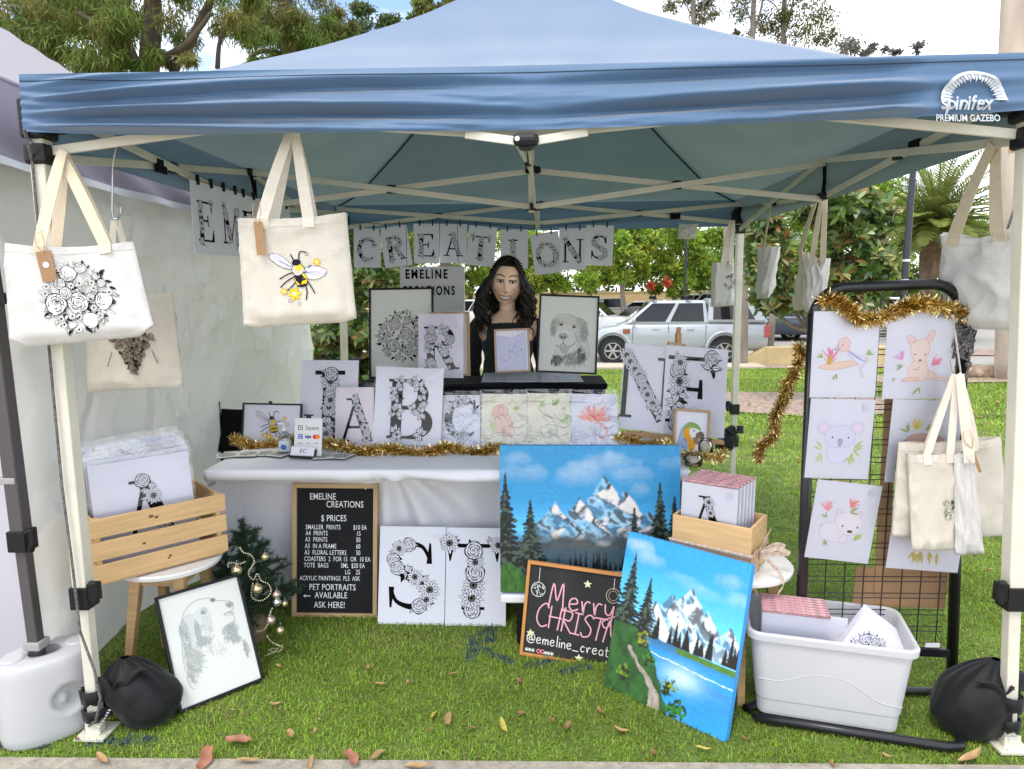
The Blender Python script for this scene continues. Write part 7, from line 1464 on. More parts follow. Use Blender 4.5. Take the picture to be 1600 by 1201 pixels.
# drooping trees over the left of the sky
Y = 9.; b = g0(PY(236, 100, Y), Y)
tree('weeping_tree', 'big drooping olive-green tree over the neighbouring tent', b, [([b, PY(232, 300, Y), PY(234, 95, Y), PY(240, 20, Y), PY(228, -90, Y)], (.20, .11)), ([PY(236, 100, Y), PY(290, 70, Y-.5), PY(330, 20, Y-.5)], (.06, .03)), ([PY(214, 112, Y-.4), PY(206, 84, Y-.4), PY(190, 60, Y-.4), PY(120, 20, Y-.6)], (.09, .03)), ([PY(270, 110, Y+.3), PY(300, 60, Y), PY(350, -40, Y)], (.09, .05)), ([PY(10, 60, Y-.5), PY(60, 5, Y-.5), PY(120, -20, Y-.5)], (.06, .03)), ([PY(340, 108, Y), PY(345, 60, Y), PY(370, 20, Y)], (.04, .02))],
     clumps([(30, 20, 110, 60, 3.2), (130, 40, 80, 65, 3.2), (60, 85, 90, 28, 2.2), (200, 92, 60, 22, 1.3), (200, 20, 60, 40, 1.3), (310, 20, 55, 45, 1.0), (265, 90, 50, 20, .5), (390, 45, 30, 60, 1.3), (120, -60, 200, 40, 2.5), (330, -60, 110, 40, 1.5)], Y, .9, 2300, 4), .17, .020, OLIVE, BARK, 5, droop=.62)
Y = 11.5; b = g0(PY(455, 100, Y), Y)
tree('weeping_tree', 'second drooping tree with rusty clumps just left of the canopy slope', b, [([b, PY(462, 300, Y), PY(468, 100, Y), PY(450, 40, Y), PY(440, -60, Y)], (.28, .10)), ([PY(468, 95, Y), PY(500, 60, Y), PY(520, 30, Y)], (.08, .03)), ([PY(440, 85, Y), PY(412, 80, Y), PY(390, 90, Y)], (.06, .03))],
     clumps([(430, 20, 50, 60, 2.4), (480, 40, 45, 55, 2.2), (515, 70, 40, 32, 1.6), (440, 85, 50, 20, 1.2), (530, 40, 22, 30, .6), (450, -50, 80, 40, 1.5)], Y, .9, 2000, 7), .17, .022, OLIVE+[(.09, .15, .025), (.14, .09, .04)], BARK, 6, droop=.55)
Y = 34.; b = g0(PY(600, 60, Y), Y)
tree('leafy_tree', 'far pointed tree peeping over the left canopy slope', b, [([b, PY(604, 200, Y), PY(606, 30, Y)], (.3, .06))], [(c_, tuple(q*1.8 for q in r3), n_) for c_, r3, n_ in clumps([(606, 46, 22, 16, .6), (608, 28, 10, 10, .25), (580, 58, 16, 8, .3), (556, 28, 16, 20, .4), (568, 14, 12, 14, .25)], Y, 1, 2000, 8)], .22, .10, [(.09, .14, .04), (.15, .20, .05), (.11, .13, .08)], BARK, 7)
Y = 30.; b = g0(PY(690, 60, Y), Y)
tree('leafy_tree', 'yellow-green tree showing above the canopy left of its peak', b, [([b, PY(690, 200, Y), PY(694, 10, Y), PY(700, -60, Y)], (.3, .08))], clumps([(672, 14, 24, 16, .8), (715, -8, 34, 16, .8), (650, 32, 12, 10, .3), (700, -40, 50, 26, 1.4)], Y, 1, 2300, 9), .24, .10, [(.20, .24, .05), (.14, .18, .05), (.28, .26, .07)], BARK, 8)
# open gum trees over the right canopy slope
Y = 24.
for k, (px, sp, lab) in enumerate(((1085, [(1062, 12, 26, 14, .35), (1092, 8, 14, 34, .55), (1110, 20, 18, 14, .3), (1090, -40, 60, 34, 1.2)], 'thin open gum tree right of the canopy peak'), (1176, [(1172, 18, 20, 26, .5), (1190, 42, 14, 12, .25), (1160, 50, 12, 8, .15), (1180, -40, 46, 30, 1.)], 'slender open gum tree between the two other gums'), (1224, [(1232, 46, 30, 22, .75), (1262, 24, 28, 30, .9), (1285, 48, 18, 22, .5), (1218, 20, 16, 26, .4), (1240, -30, 70, 32, 1.4)], 'fullest open gum tree over the right canopy slope'))):
    b = g0(PY(px if k else 1152, 60, Y), Y); tree('gum_tree', lab, b, [([b, PY(px-3 if k else 1130, 250, Y), PY(px, 50, Y), PY(px+5, -60, Y)], (.13, .07)), ([PY(px, 60, Y), PY(px+14, 10, Y), PY(px+22, -50, Y)], (.05, .02)), ([PY(px, 40, Y), PY(px-12, 10, Y), PY(px-26, 0, Y)], (.03, .015))], [(c_, tuple(q*1.7 for q in r3), n_) for c_, r3, n_ in clumps(sp, Y, .8, 1000, 10+k)], .15, .05, [(.14, .14, .035), (.10, .11, .04), (.20, .17, .04), (.07, .075, .04)], BARKG, 20+k, droop=.3)
Y = 60.; b = g0(PY(1325, 78, Y), Y); tree('leafy_tree', 'bluish far tree top at the low end of the right canopy slope', b, [([b, PY(1324, 250, Y), PY(1322, 62, Y)], (.4, .1))], [(c_, tuple(q*2.2 for q in r3), n_) for c_, r3, n_ in clumps([(1322, 66, 15, 14, .5), (1350, 80, 16, 6, .3), (1374, 78, 16, 6, .3), (1432, 74, 10, 7, .2), (1405, 82, 10, 4, .15)], Y, 1, 900, 14)], .38, .16, [(.16, .18, .15), (.20, .20, .15), (.18, .16, .17)], BARKG, 23)
# tall pale gum at the right edge
Y = 12.5; b = g0(PY(1592, 540, Y), Y); t = thing('gum_tree', 'tall pale gum with mottled trunk at the right edge', 'tree', b, 'trees round the car park')
pts = [b, PY(1590, 420, Y), PY(1585, 250, Y), PY(1592, 30, Y), PY(1600, -160, Y)]; limbs(t, [([p-b for p in pts], (.40, .30)), ([pts[3]-b, PY(1640, -100, Y)-b, PY(1700, -220, Y)-b], (.2, .1))], GUM)
leaf_cloud('crown', [(tuple(PY(1600+rr.uniform(-90, 260), -330+rr.uniform(-120, 90), Y+rr.uniform(-2, 2))-b), (.9, .9, .6), 130) for _ in range(26)], .18, .04, OLIVE, t, 31, .4)
mb = MB()
for k in range(26):
    zz = rr.uniform(.5, 6.); a = rr.uniform(3.4, 5.9); q = (zz-0)/7; mb.lathe([(0, 0), (rr.uniform(.03, .09), 0), (.02, .012), (0, .014)], 7, Matrix.Translation(Vector((0, 0, zz))+(pts[0].lerp(pts[3], q)-b)*Vector((1, 1, 0)).x*0+Vector(((pts[0].x+(pts[3].x-pts[0].x)*q)-b.x+.37*math.cos(a), .37*math.sin(a), 0))) @ Vector((math.cos(a), math.sin(a), 0)).to_track_quat('Z', 'Y').to_matrix().to_4x4(), 1.6)
mb.build('bark_flake', mat('tan_bark_flake', (.45, .30, .18), .9), t)
# the row of bright feathery trees behind the parked cars
for k, (px, Y, sp, cols, lab, tr) in enumerate((
    (520, 30, [(500, 380, 70, 60, 2.4), (560, 350, 60, 40, 2), (520, 440, 60, 34, 1.6)], DARK+BRIGHT[:3], 'dark leafy tree behind the left rear corner of the stall', .2),
    (610, 40, [(610, 370, 70, 50, 2.6), (600, 430, 60, 34, 1.8), (660, 340, 60, 40, 1.6)], BRIGHT, 'bright tree behind the tall rose print', .22),
    (735, 44, [(735, 430, 60, 34, 2.), (740, 380, 70, 40, 2.4), (690, 455, 40, 20, .9)], BRIGHT, 'bright tree behind the woman on her right', .2),
    (865, 44, [(860, 400, 60, 40, 2.4), (880, 440, 50, 24, 1.4), (830, 440, 40, 26, 1.0)], BRIGHT[:4]+DARK[2:3], 'green tree showing under the letter O sheet', .2),
    (976, 36, [(960, 385, 50, 34, 2.), (985, 420, 40, 24, 1.2), (930, 430, 40, 20, 1.), (1000, 365, 40, 26, 1.3)], BRIGHT[:4]+[(.07, .12, .03)], 'tree with a pale forked trunk behind the parked black car', .17),
    (1055, 40, [(1050, 390, 50, 36, 2.3), (1020, 430, 44, 22, 1.3), (1090, 420, 44, 26, 1.5), (1040, 450, 46, 12, .8)], BRIGHT+[(.30, .26, .03)], 'bright yellow-green tree with red blossom beyond the car park', .2),
    (1140, 42, [(1130, 390, 56, 40, 2.6), (1165, 440, 50, 26, 1.5), (1110, 440, 40, 18, 1.), (1190, 380, 40, 40, 1.6)], BRIGHT, 'bright tree behind the small white tote', .2),
    (1290, 46, [(1260, 330, 70, 50, 2.6), (1330, 300, 70, 46, 2.6), (1250, 420, 70, 40, 2.4), (1340, 400, 60, 50, 2.4)], BRIGHT, 'bright tree behind the glossy magnolia', .24),
    (1400, 48, [(1390, 350, 50, 60, 2.3), (1380, 440, 60, 24, 1.6), (1330, 440, 50, 24, 1.2)], BRIGHT+OLIVE[:2], 'pale green tree behind the lamp post', .2),
    (1530, 44, [(1510, 400, 60, 50, 2.), (1550, 450, 60, 30, 1.6), (1490, 450, 50, 22, 1.4), (1590, 430, 50, 40, 1.6)], BRIGHT[:3]+DARK[1:3], 'green tree behind the palm at right', .2))):
    b = g0(PY(px, 460, Y), Y); c1 = PY(px+4, 430, Y); seg = [([b, PY(px, 455, Y), c1, PY(sp[0][0], sp[0][1], Y)], (tr, tr*.4))]
    for q in sp: seg.append(([c1, PY((px+q[0])/2, (430+q[1])/2-6, Y), PY(q[0], q[1], Y)], (tr*.6, tr*.2)))
    if k == 4: seg = [([b, PY(972, 450, Y), PY(965, 420, Y), PY(955, 385, Y)], (.16, .07)), ([PY(972, 450, Y), PY(982, 425, Y), PY(988, 390, Y)], (.12, .06))]
    t = tree('leafy_tree', lab, b, seg, clumps(sp, Y, 2.2, 3000, 30+k), .30, .12, cols, BARKG if k in (4, 5) else BARK, 40+k, group='bright trees beyond the car park')
    if k == 5:
        leaf_cloud('blossom', [(tuple(PY(x, y, 38)-b), (px_r(r_, 40),)*3, 90) for x, y, r_ in ((1042, 442, 4), (1017, 447, 3.2))], .3, .2, [(.75, .18, .08), (.8, .28, .14)], t, 77)
# evergreen hedge closing the far side of the car park
hd = thing('hedge', 'long dark hedge along the far side of the car park', 'hedge', (0, 52, -.72)); r_ = random.Random(4)
leaf_cloud('foliage', [((r_.uniform(-60, 75), r_.uniform(-1, 1), r_.uniform(.2, 3.4)), (1.7, 1, 1.), 60) for _ in range(420)], .55, .25, DARK+[(.07, .11, .02)], hd, 3)
mb = MB(); [mb.tube([(x, 0, 0), (x+.1, 0, 2.4)], .07, 6) for x in range(-58, 76, 4)]; mb.build('stems', BARK, hd)
# magnolias: big glossy leaves with rusty undersides
def magnolia(label, Y, base_px, sp, n, seed, l=.19):
    b = g0(PY(*base_px, Y), Y); seg = [([b, b+Vector((.05, 0, .9)), PY(sp[0][0], sp[0][1], Y)], (.09, .03))]+[([b+Vector((0, 0, .3+.1*i)), PY((base_px[0]+q[0])/2, (base_px[1]+q[1])/2, Y), PY(q[0], q[1], Y)], (.05, .012)) for i, q in enumerate(sp)]
    t = thing('magnolia', label, 'shrub', b, 'magnolias'); limbs(t, [([p-b for p in pts], rr_) for pts, rr_ in seg], BARKG)
    r = np.random.RandomState(seed); V = []; C = []; cols = np.array(MAG); cl = clumps(sp, Y, .5, n, seed); 
    for c, rad, m in cl:
        for _ in range(max(1, m//9)):
            v = r.randn(3); v /= np.linalg.norm(v); p = np.array(c-b)+v*np.array(rad)*r.rand()**.4*1.15; ax = v*.6+np.array([0, -.2, .5])+.4*r.randn(3); ax /= np.linalg.norm(ax); u = np.cross(ax, r.randn(3)); u /= np.linalg.norm(u); w2 = np.cross(ax, u); ci = int(r.randint(len(MAG)))
            for j in range(9):
                a = j*2.4; d = (u*math.cos(a)+w2*math.sin(a))*.8+ax*r.uniform(.0, .9); d /= np.linalg.norm(d); s_ = np.cross(d, ax); s_ /= np.linalg.norm(s_)+1e-9; nn = np.cross(s_, d); ll = l*r.uniform(.6, 1.15); ww = ll*.38
                V.append([p, p+d*ll*.35+s_*ww*.42+nn*.01, p+d*ll*.75+s_*ww*.4+nn*.012, p+d*ll-nn*.01, p+d*ll*.75-s_*ww*.4+nn*.012, p+d*ll*.35-s_*ww*.42+nn*.01]); C.append(cols[ci if r.rand() < .55 else r.randint(len(MAG))]*r.uniform(.6, 1.3))
    V = np.array(V).reshape(-1, 3); F = np.arange(len(V)).reshape(-1, 6); np_mesh('foliage', V, F, mat('glossy_leaf', attr='Col', rough=.28, spec=.6, trans=.15), np.repeat(np.array(C), 6, 0), t); return t
magnolia('glossy magnolia with rusty leaves behind the right truss', 9.0, (1290, 560), [(1330, 420, 50, 60, 2.6), (1345, 340, 36, 40, 1.3), (1290, 330, 40, 36, 1.2), (1210, 400, 36, 50, 1.4), (1230, 470, 34, 34, 1.2), (1330, 480, 56, 26, 1.4), (1200, 345, 30, 26, .7), (1300, 290, 50, 22, .8), (1185, 460, 16, 40, .4)], 700, 51, .21)
magnolia('glossy magnolia behind the left rear leg, beside the white tent wall', 5.6, (560, 700), [(520, 540, 40, 50, 1.7), (560, 500, 40, 60, 2.), (590, 440, 30, 40, 1.), (540, 580, 50, 30, 1.4), (600, 560, 24, 40, .9), (570, 620, 40, 30, .8), (548, 425, 30, 30, .7)], 520, 52, .15)
# grey tree trunk standing by the right rear leg
Y = 17.; b = g0(PY(1160, 560, Y), Y); t = tree('shade_tree', 'grey straight trunk beside the right rear leg with a side branch', b, [([b, PY(1161, 500, Y), PY(1161, 400, Y), PY(1164, 330, Y), PY(1168, 220, Y), PY(1170, 60, Y)], (.15, .11)), ([PY(1164, 345, Y), PY(1180, 358, Y-.3), PY(1200, 362, Y-.5), PY(1240, 340, Y-.6)], (.10, .05))], clumps([(1200, 250, 70, 50, 2.)], Y, 1.5, 800, 61), .22, .08, BRIGHT, BARKG, 62)
# palm
Y = 26.; b = g0(PY(1449, 470, Y), Y); t = thing('palm_tree', 'thick-trunked date palm with arching fronds right of the lamp post', 'palm', b)
top = PY(1462, 345, Y)-b; mb = MB(); n = 40; bt = PY(1446, 465, Y)-b; pts = [Vector((bt.x, 0, 0)), Vector((bt.x*.9, 0, .8)), (Vector((bt.x, 0, .8))+top)/2*Vector((1, 1, 1)).x, top-Vector((0, 0, .3))]; P = smooth_pts3(pts, 14); mb.tube(P, [.27+.02*(i % 2)+(.17 if i > len(P)*.62 else 0)*(1-abs(i/len(P)-.84)*2.2) for i in range(len(P))], 14); mb.build('trunk', bark('palm_bark', (.17, .11, .07), .5, 5), t)
r = np.random.RandomState(8); V = []; C = []
for k in range(96):
    a = k*2.4; el = math.radians(80-112*(k/96)); L_ = r.uniform(2.5, 3.2); d = np.array([math.cos(a)*math.cos(el), math.sin(a)*math.cos(el), math.sin(el)]); p = np.array(top)-np.array([0, 0, .1]); m = 26; g = np.array([0, 0, -.65-.3*(1-k/96)]); col = np.array([.22, .27, .06])*(.6+.7*r.rand())
    for j in range(m):
        t_ = j/m; dd = d+g*t_*.75; dd /= np.linalg.norm(dd); q = p+dd*L_/m; sd = np.cross(dd, [0, 0, 1]); sd /= np.linalg.norm(sd)+1e-9; up = np.cross(sd, dd); ll = .55*math.sin(math.pi*min(1, .12+t_*.86))**.6
        for s_ in (-1, 1):
            e = sd*s_*.8+dd*.75+up*.2+.06*r.randn(3); e /= np.linalg.norm(e); V += [p-dd*.02, p+dd*.05, p+e*ll+dd*.01-np.array([0, 0, .12*ll]), p+e*ll*.6-dd*.04]; C.append(col*(.7+.6*r.rand()))
        V += [p-sd*.022, p+sd*.022, q+sd*.02, q-sd*.02]; C.append(np.array([.22, .2, .07])); p = q
np_mesh('fronds', np.array(V), np.arange(len(V)).reshape(-1, 4), LEAFM, np.repeat(np.array(C), 4, 0), t)
mb = MB(); [mb.tube([top+Vector((0, 0, -.15)), top+Vector((math.cos(a)*.5, math.sin(a)*.5, -.1)), top+Vector((math.cos(a)*.9, math.sin(a)*.9, -.55))], .05, 5) for a in [i*.9 for i in range(7)]]; mb.build('fruit_stalk', mat('orange_stalk', (.45, .24, .08), .7), t)
# lamp posts
for x0, y0, x1, y1, Y, r_, lab in ((1411, 470, 1428, 250, 7., .045, 'dark lamp post in front of the palm, lower end behind the rack'), (1070, 470, 1073, 345, 30., .07, 'thin black lamp post rising behind the silver utility vehicle')):
    p, q = PY(x0, y0, Y), PY(x1, y1, Y); d = (q-p)/(q.z-p.z); b = p+d*(gz(Y)-p.z); t = thing('lamp_post', lab, 'lamp post', b, 'lamp posts'); tp = d*(3.75 if Y < 20 else 4.6)
    mb = MB(); mb.tube([(0, 0, 0), tuple(tp)], [r_, r_*.8], 10); mb.build('post', mat('blue_black_paint', (.018, .022, .032), .35), t); mb = MB(); mb.lathe([(0, 0), (r_*2, 0), (r_*1.8, .35), (r_*1.1, .4), (0, .4)], 12); mb.build('base', MATS['blue_black_paint'], t)
    mb = MB(); mb.lathe([(0, 0), (.18, .02), (.24, .10), (.05, .22), (0, .24)], 14, Matrix.Translation(tp)); mb.build('lantern', mat('lantern_glass', (.6, .6, .58), .3), t)
    for z in ((1.75, 2.0) if Y < 20 else ()): mb = MB(); mb.lathe([(r_*1.02, 0), (r_*1.15, .0), (r_*1.15, .03), (r_*1.02, .03)], 12, Matrix.Translation(d*z)); mb.build('clamp_band', METAL, t)
# low limestone wall, boundary wall, rocks
t = thing('low_wall', 'low cream limestone block wall at the lawn edge behind the pale tree trunk', 'low wall', GP(1215, 570)); LS = mat('cream_limestone', (.55, .43, .22), .9, var=.12, vscale=3, bump=.3, bscale=30)
p = GP(1205, 570); mb = MB(); mb.box((p.x+1.6, 18.1, p.z+.24), (3.6, .45, .55)); mb.build('block', LS, t, world=True, bevel=.02); mb = MB(); x0 = p.x-.2; mb.add([(x0-.85, 17.9, p.z-.02), (x0, 17.9, p.z-.02), (x0, 17.9, p.z+.5), (x0-.85, 18.3, p.z-.02), (x0, 18.3, p.z-.02), (x0, 18.3, p.z+.5)], [(0, 1, 2), (3, 5, 4), (0, 2, 5, 3), (0, 3, 4, 1), (1, 4, 5, 2)]); mb.build('ramp_end', LS, t, world=True)
t = thing('boundary_wall', 'tan rendered boundary wall between the far trees', 'wall', (6, 50, -.72)); mb = MB(); mb.box((-4, 0, 1.0), (44, .3, 2.0)); mb.build('panel', mat('tan_render', (.52, .38, .19), .9, var=.1), t); mb = MB(); mb.box((-4, 0, 2.04), (44.2, .4, .09)); mb.build('coping', LS, t)
RK = mat('grey_tan_rock', (.36, .27, .20), .9, var=.5, vscale=5, bump=.8, bscale=8)
for k, (x, y, r_, lab) in enumerate(((1522, 538, .22, 'rough tan garden rock leftmost in the row under the grey tote'), (1543, 536, .20, 'grey garden rock in the middle of the row'), (1563, 536, .2, 'brownish garden rock right of the grey one'), (1586, 540, .24, 'rough garden rock at the foot of the pale gum'))):
    p = PY(x, y, 13.); c = Vector((p.x, 13., gz(13.)+.12)); t = MB(); t.ball((0, 0, 0), r_, 18, 12, (1.2, 1, .8)); t.v = [v*(1+.35*mnoise.noise(v*6+Vector((k*5, 0, 0)))) for v in t.v]; o = t.build('garden_rock', RK); o.location = c; tag(o, lab, 'rock', 'garden rocks')
MUL_ = blob_sheet('mulch_bed', 8.2, 12.6, 2.6, 1.0, mulch, .03, 9)

# ================================================================== VEHICLES
GLASS = mat('dark_car_glass', (.010, .012, .013), .06, spec=.45); TYRE = mat('tyre_rubber', (.018, .018, .019), .8); ALLOY = mat('alloy_rim', (.55, .55, .56), .3, metal=.8)
def paint(name, c): return mat(name, c, .32, metal=.15, coat=.6, spec=.5)
def car(name, label, cat, M, col, front, rear, wb, belt, roof, hood, cab, top, hw=.88, wins=((.04, .46), (.5, .95)), wr=.33, zb=.28, tail=True, group='vehicles in the car park', extra=None, head=True):
    """x forward from the rear axle; cab: (front, rear) x of the glasshouse foot, top: the same on the roof"""
    t = thing(name, label, cat, M, group); pm = paint(*col)
    st = [(wb+front, zb+.16, hood-.32, hw*.80), (wb+front-.05, zb+.06, hood-.14, hw*.88), (wb+front-.22, zb+.02, hood-.05, hw*.96), (cab[0]+.15, zb, hood+.02, hw), (cab[0], zb, belt, hw), (cab[0]*.5+cab[1]*.5, zb, belt+.01, hw*1.01), (cab[1], zb, belt+.02, hw), (-rear+.12, zb+.03, belt+.0, hw*.97), (-rear+.02, zb+.08, belt-.05, hw*.93), (-rear, zb+.16, belt-.22, hw*.88)]
    st.sort(key=lambda s_: -s_[0]); n = 9; rings = []
    for x, z0, z1, h in st: rings.append([Vector((x, y*h, z0+(z1-z0)*z)) for y, z in ((.0, .0), (.80, .0), (.95, .10), (1, .32), (1, .62), (.985, .86), (.93, .97), (.80, 1.0), (0, 1.025))])
    mb = MB(); 
    for s_ in (1, -1):
        vs = [Vector((p.x, p.y*s_, p.z)) for r_ in rings for p in r_]; fs = [((j*n+i), (j*n+i+1), ((j+1)*n+i+1), ((j+1)*n+i))[::s_] for j in range(len(rings)-1) for i in range(n-1)]
        fs += [tuple(range(n))[::-s_], tuple((len(rings)-1)*n+i for i in range(n))[::s_]]; mb.add(vs, fs)
    body = mb.build('body', pm, t, smooth=True); d = body.modifiers.new('es', 'EDGE_SPLIT'); d.split_angle = math.radians(50)
    hb, ht = hw*.955, hw*.76; B = [(cab[0], -hb), (cab[0], hb), (cab[1], hb), (cab[1], -hb)]; T_ = [(top[0], -ht), (top[0], ht), (top[1], ht), (top[1], -ht)]
    vs = [Vector((x, y, belt-.02)) for x, y in B]+[Vector((x, y, roof)) for x, y in T_]; mb = MB(); mb.add(vs, [(0, 1, 5, 4), (1, 2, 6, 5), (2, 3, 7, 6), (3, 0, 4, 7), (4, 5, 6, 7), (3, 2, 1, 0)]); mb.build('cabin', pm, t, bevel=.07)
    def pane(nm, c, u0, u1, v0, v1, off=.012):
        c = [vs[i] for i in c]; nn = (c[1]-c[0]).cross(c[3]-c[0]).normalized()*off; mb = MB(); mb.add([bilerp(c, u, v)+nn for u, v in ((u0, v0), (u1, v0), (u1, v1), (u0, v1))], [(0, 1, 2, 3)]); return mb.build(nm, GLASS, t)
    pane('windscreen', (0, 1, 5, 4), .06, .94, .10, .90); pane('rear_window', (2, 3, 7, 6), .07, .93, .2, .88)
    for c, fl in (((1, 2, 6, 5), 0), ((3, 0, 4, 7), 1)):
        for u0, u1 in wins: pane('side_window', c, (1-u1 if fl else u0), (1-u0 if fl else u1), .12, .88)
    for x in (wb, 0):
        for s_ in (1, -1):
            R_ = Matrix.Translation((x, s_*(hw-.10), wr)) @ Matrix.Rotation(-s_*math.pi/2, 4, 'X'); mb = MB(); mb.lathe([(0, -.10), (wr*.9, -.10), (wr, -.07), (wr, .08), (wr*.93, .115), (wr*.68, .118), (wr*.66, .07), (0, .06)], 26, R_); wl = mb.build('wheel', TYRE, t, smooth=False)
            mb = MB(); mb.lathe([(wr*.60, .095), (wr*.67, .108), (wr*.67, .12), (wr*.60, .12)], 24, R_, cap=False); mb.lathe([(0, .1), (wr*.16, .1), (wr*.14, .125), (0, .128)], 12, R_)
            for k in range(6): a = k*math.pi/3; q = [R_ @ Vector((math.cos(a)*wr*rr_, math.sin(a)*wr*rr_, .112)) for rr_ in (.12, .62)]; mb.bar(q[0], q[1], wr*.15, .012, (0, 1, 0))
            mb.build('rim', ALLOY, wl)
            R2 = Matrix.Translation((x, s_*(hw-.03), wr+.02)) @ Matrix.Rotation(-s_*math.pi/2, 4, 'X'); mb = MB(); mb.lathe([(0, .0), (wr*1.2, .0), (wr*1.2, .035), (wr*1.13, .036), (0, .034)], 26, R2); mb.build('wheel_arch', mat('arch_black', (.012, .012, .013), .9), t)
    for s_ in (1, -1):
        if head: mb = MB(); mb.ball((wb+front-.16, s_*hw*.72, hood-.20), .15, 12, 8, (1., .9, .62)); mb.build('headlight', mat('headlamp_glass', (.62, .64, .66), .12, spec=.7), t, smooth=True)
        if tail: mb = MB(); mb.box((-rear+.10, s_*hw*.90, belt-.20), (.16, .10, .26)); mb.build('tail_light', mat('red_lens', (.55, .03, .03), .2), t, bevel=.02)
        mb = MB(); mb.ball((cab[0]-.28, s_*(hw+.10), belt+.10), .10, 10, 8, (.6, 1, .8)); mb.build('mirror', pm, t, smooth=True)
    mb = MB(); mb.box((wb+front-.02, 0, hood-.30), (.05, hw*1.1, .14)); mb.build('grille', BLACKP, t, bevel=.02); mb = MB(); mb.box((wb+front-.02, 0, zb+.20), (.12, hw*1.72, .18)); mb.build('bumper', pm if not extra else mat('steel_bumper', (.5, .5, .5), .4, metal=.5), t, bevel=.04)
    mb = MB(); mb.box((-rear-.01, 0, belt-.34), (.02, .38, .12)); mb.build('number_plate', mat('plate', (.6, .6, .5), .5), t)
    if extra: extra(t, pm, vs, pane)
    return t
def place(p, heading, sc=1): c, s_ = math.cos(heading), math.sin(heading); return Matrix.Translation(p) @ Matrix.Rotation(heading, 4, 'Z') @ Matrix.Scale(sc, 4)
ra, fa = GP(1128, 566), GP(965, 562); hd_ = math.atan2(fa.y-ra.y, fa.x-ra.x)+.20; wbm = (fa-ra).length*1.02
def ute_extra(t, pm, vs, pane):
    hw = .91; mb = MB()   # canopy over the tray
    B = [(.50, -hw*.97), (.50, hw*.97), (-1.20, hw*.97), (-1.20, -hw*.97)]; T_ = [(.42, -hw*.80), (.42, hw*.80), (-.72, hw*.80), (-.72, -hw*.80)]; q = [Vector((x, y, 1.15)) for x, y in B]+[Vector((x, y, 1.83)) for x, y in T_]
    mb.add(q, [(0, 1, 5, 4), (1, 2, 6, 5), (2, 3, 7, 6), (3, 0, 4, 7), (4, 5, 6, 7), (3, 2, 1, 0)]); cn = mb.build('canopy', pm, t, bevel=.08)
    for c, uu in (((1, 2, 6, 5), (.10, .80)), ((3, 0, 4, 7), (.20, .90))):
        c = [q[i] for i in c]; nn = (c[1]-c[0]).cross(c[3]-c[0]).normalized()*.012; mb = MB(); mb.add([bilerp(c, u, v)+nn for u, v in ((uu[0], .14), (uu[1], .14), (uu[1], .82), (uu[0], .82))], [(0, 1, 2, 3)]); mb.build('canopy_window', GLASS, cn)
    for s_ in (1, -1):
        for x in (1.9, .95): mb = MB(); mb.box((x, s_*(hw+.012), .98), (.20, .02, .035)); mb.build('door_handle', ALLOY, t, bevel=.008)
        for x in (.52, 1.55, 2.55): mb = MB(); mb.box((x, s_*(hw+.002), .78), (.012, .012, .72)); mb.build('door_gap', mat('shut_line', (.06, .06, .065), .8), t)
        mb = MB(); mb.box((2.72, s_*(hw+.008), .92), (.20, .02, .13)); mb.build('side_vent', mat('amber_vent', (.28, .09, .03), .3), t, bevel=.01)
        mb = MB(); mb.box((1.4, s_*(hw+.02), .33), (1.9, .12, .05)); mb.build('side_step', BLACKP, t, bevel=.01)
        for x in (wbm_, 0):
            P = [(x+.50*math.cos(a), s_*(hw+.015), .40+.50*math.sin(a)) for a in [math.pi*i/14*1.0 for i in range(15)]]; mb = MB(); mb.tube(P, .045, 8); mb.build('wheel_flare', pm, t, smooth=True)
        mb = MB(); mb.box((-1.14, s_*hw*.97, .92), (.14, .06, .34)); mb.build('rear_lamp', mat('clear_red_lens', (.45, .08, .07), .3), t, bevel=.02)
    for x in (1.95, 1.0):
        mb = MB(); mb.bar((x, -.86, 1.90), (x, .86, 1.90), .06, .03); 
        for s_ in (1, -1): mb.box((x, s_*.70, 1.855), (.16, .08, .09), taper=.6)
        mb.build('roof_rack', BLACKP, t)
    mb = MB(); mb.box((wbm_+.62, 0, .44), (.20, 1.86, .26)); mb.box((wbm_+.48, 0, .40), (.3, 1.8, .2)); mb.build('bull_bar', mat('alloy_bar', (.5, .5, .45), .4, metal=.3), t, bevel=.05)
    mb = MB(); mb.box((1.65, -.35, 1.18), (.25, .42, .55)); mb.build('seat_back', mat('grey_seat', (.12, .12, .13), .8), t, bevel=.08)
wbm_ = 3.1; sc = wbm/wbm_
car('utility_vehicle', 'silver dual-cab utility vehicle with canopy and roof racks, driving past nearest the stall', 'utility vehicle', place(ra+Vector((0, .35, 0)), hd_, sc), ('silver_paint', (.40, .43, .46)), .52, 1.18, wbm_, 1.13, 1.78, 1.04, (2.80, .42), (2.0, .52), .91, ((.06, .47), (.53, .94)), .36, .34, False, extra=ute_extra)
def on_px(px, py, Y): p = PY(px, py, Y); return Vector((p.x, Y, gz(Y)))
HATCH = dict(front=.75, rear=.62, wb=2.55, belt=.95, roof=1.46, hood=.92, cab=(2.2, -.5), top=(1.3, -.15)); SUVS = dict(front=.8, rear=.85, wb=2.75, belt=1.08, roof=1.74, hood=1.05, cab=(2.25, -.72), top=(1.5, -.5), wins=((.04, .34), (.37, .66), (.69, .95)), wr=.37)
VAN = dict(front=.7, rear=.95, wb=2.9, belt=1.15, roof=1.98, hood=1.1, cab=(3.1, -.9), top=(2.2, -.85), wins=((.05, .3),), wr=.35); UTE2 = dict(front=.8, rear=1.2, wb=3.1, belt=1.10, roof=1.78, hood=1.05, cab=(2.55, .4), top=(2.0, .5), wr=.37)
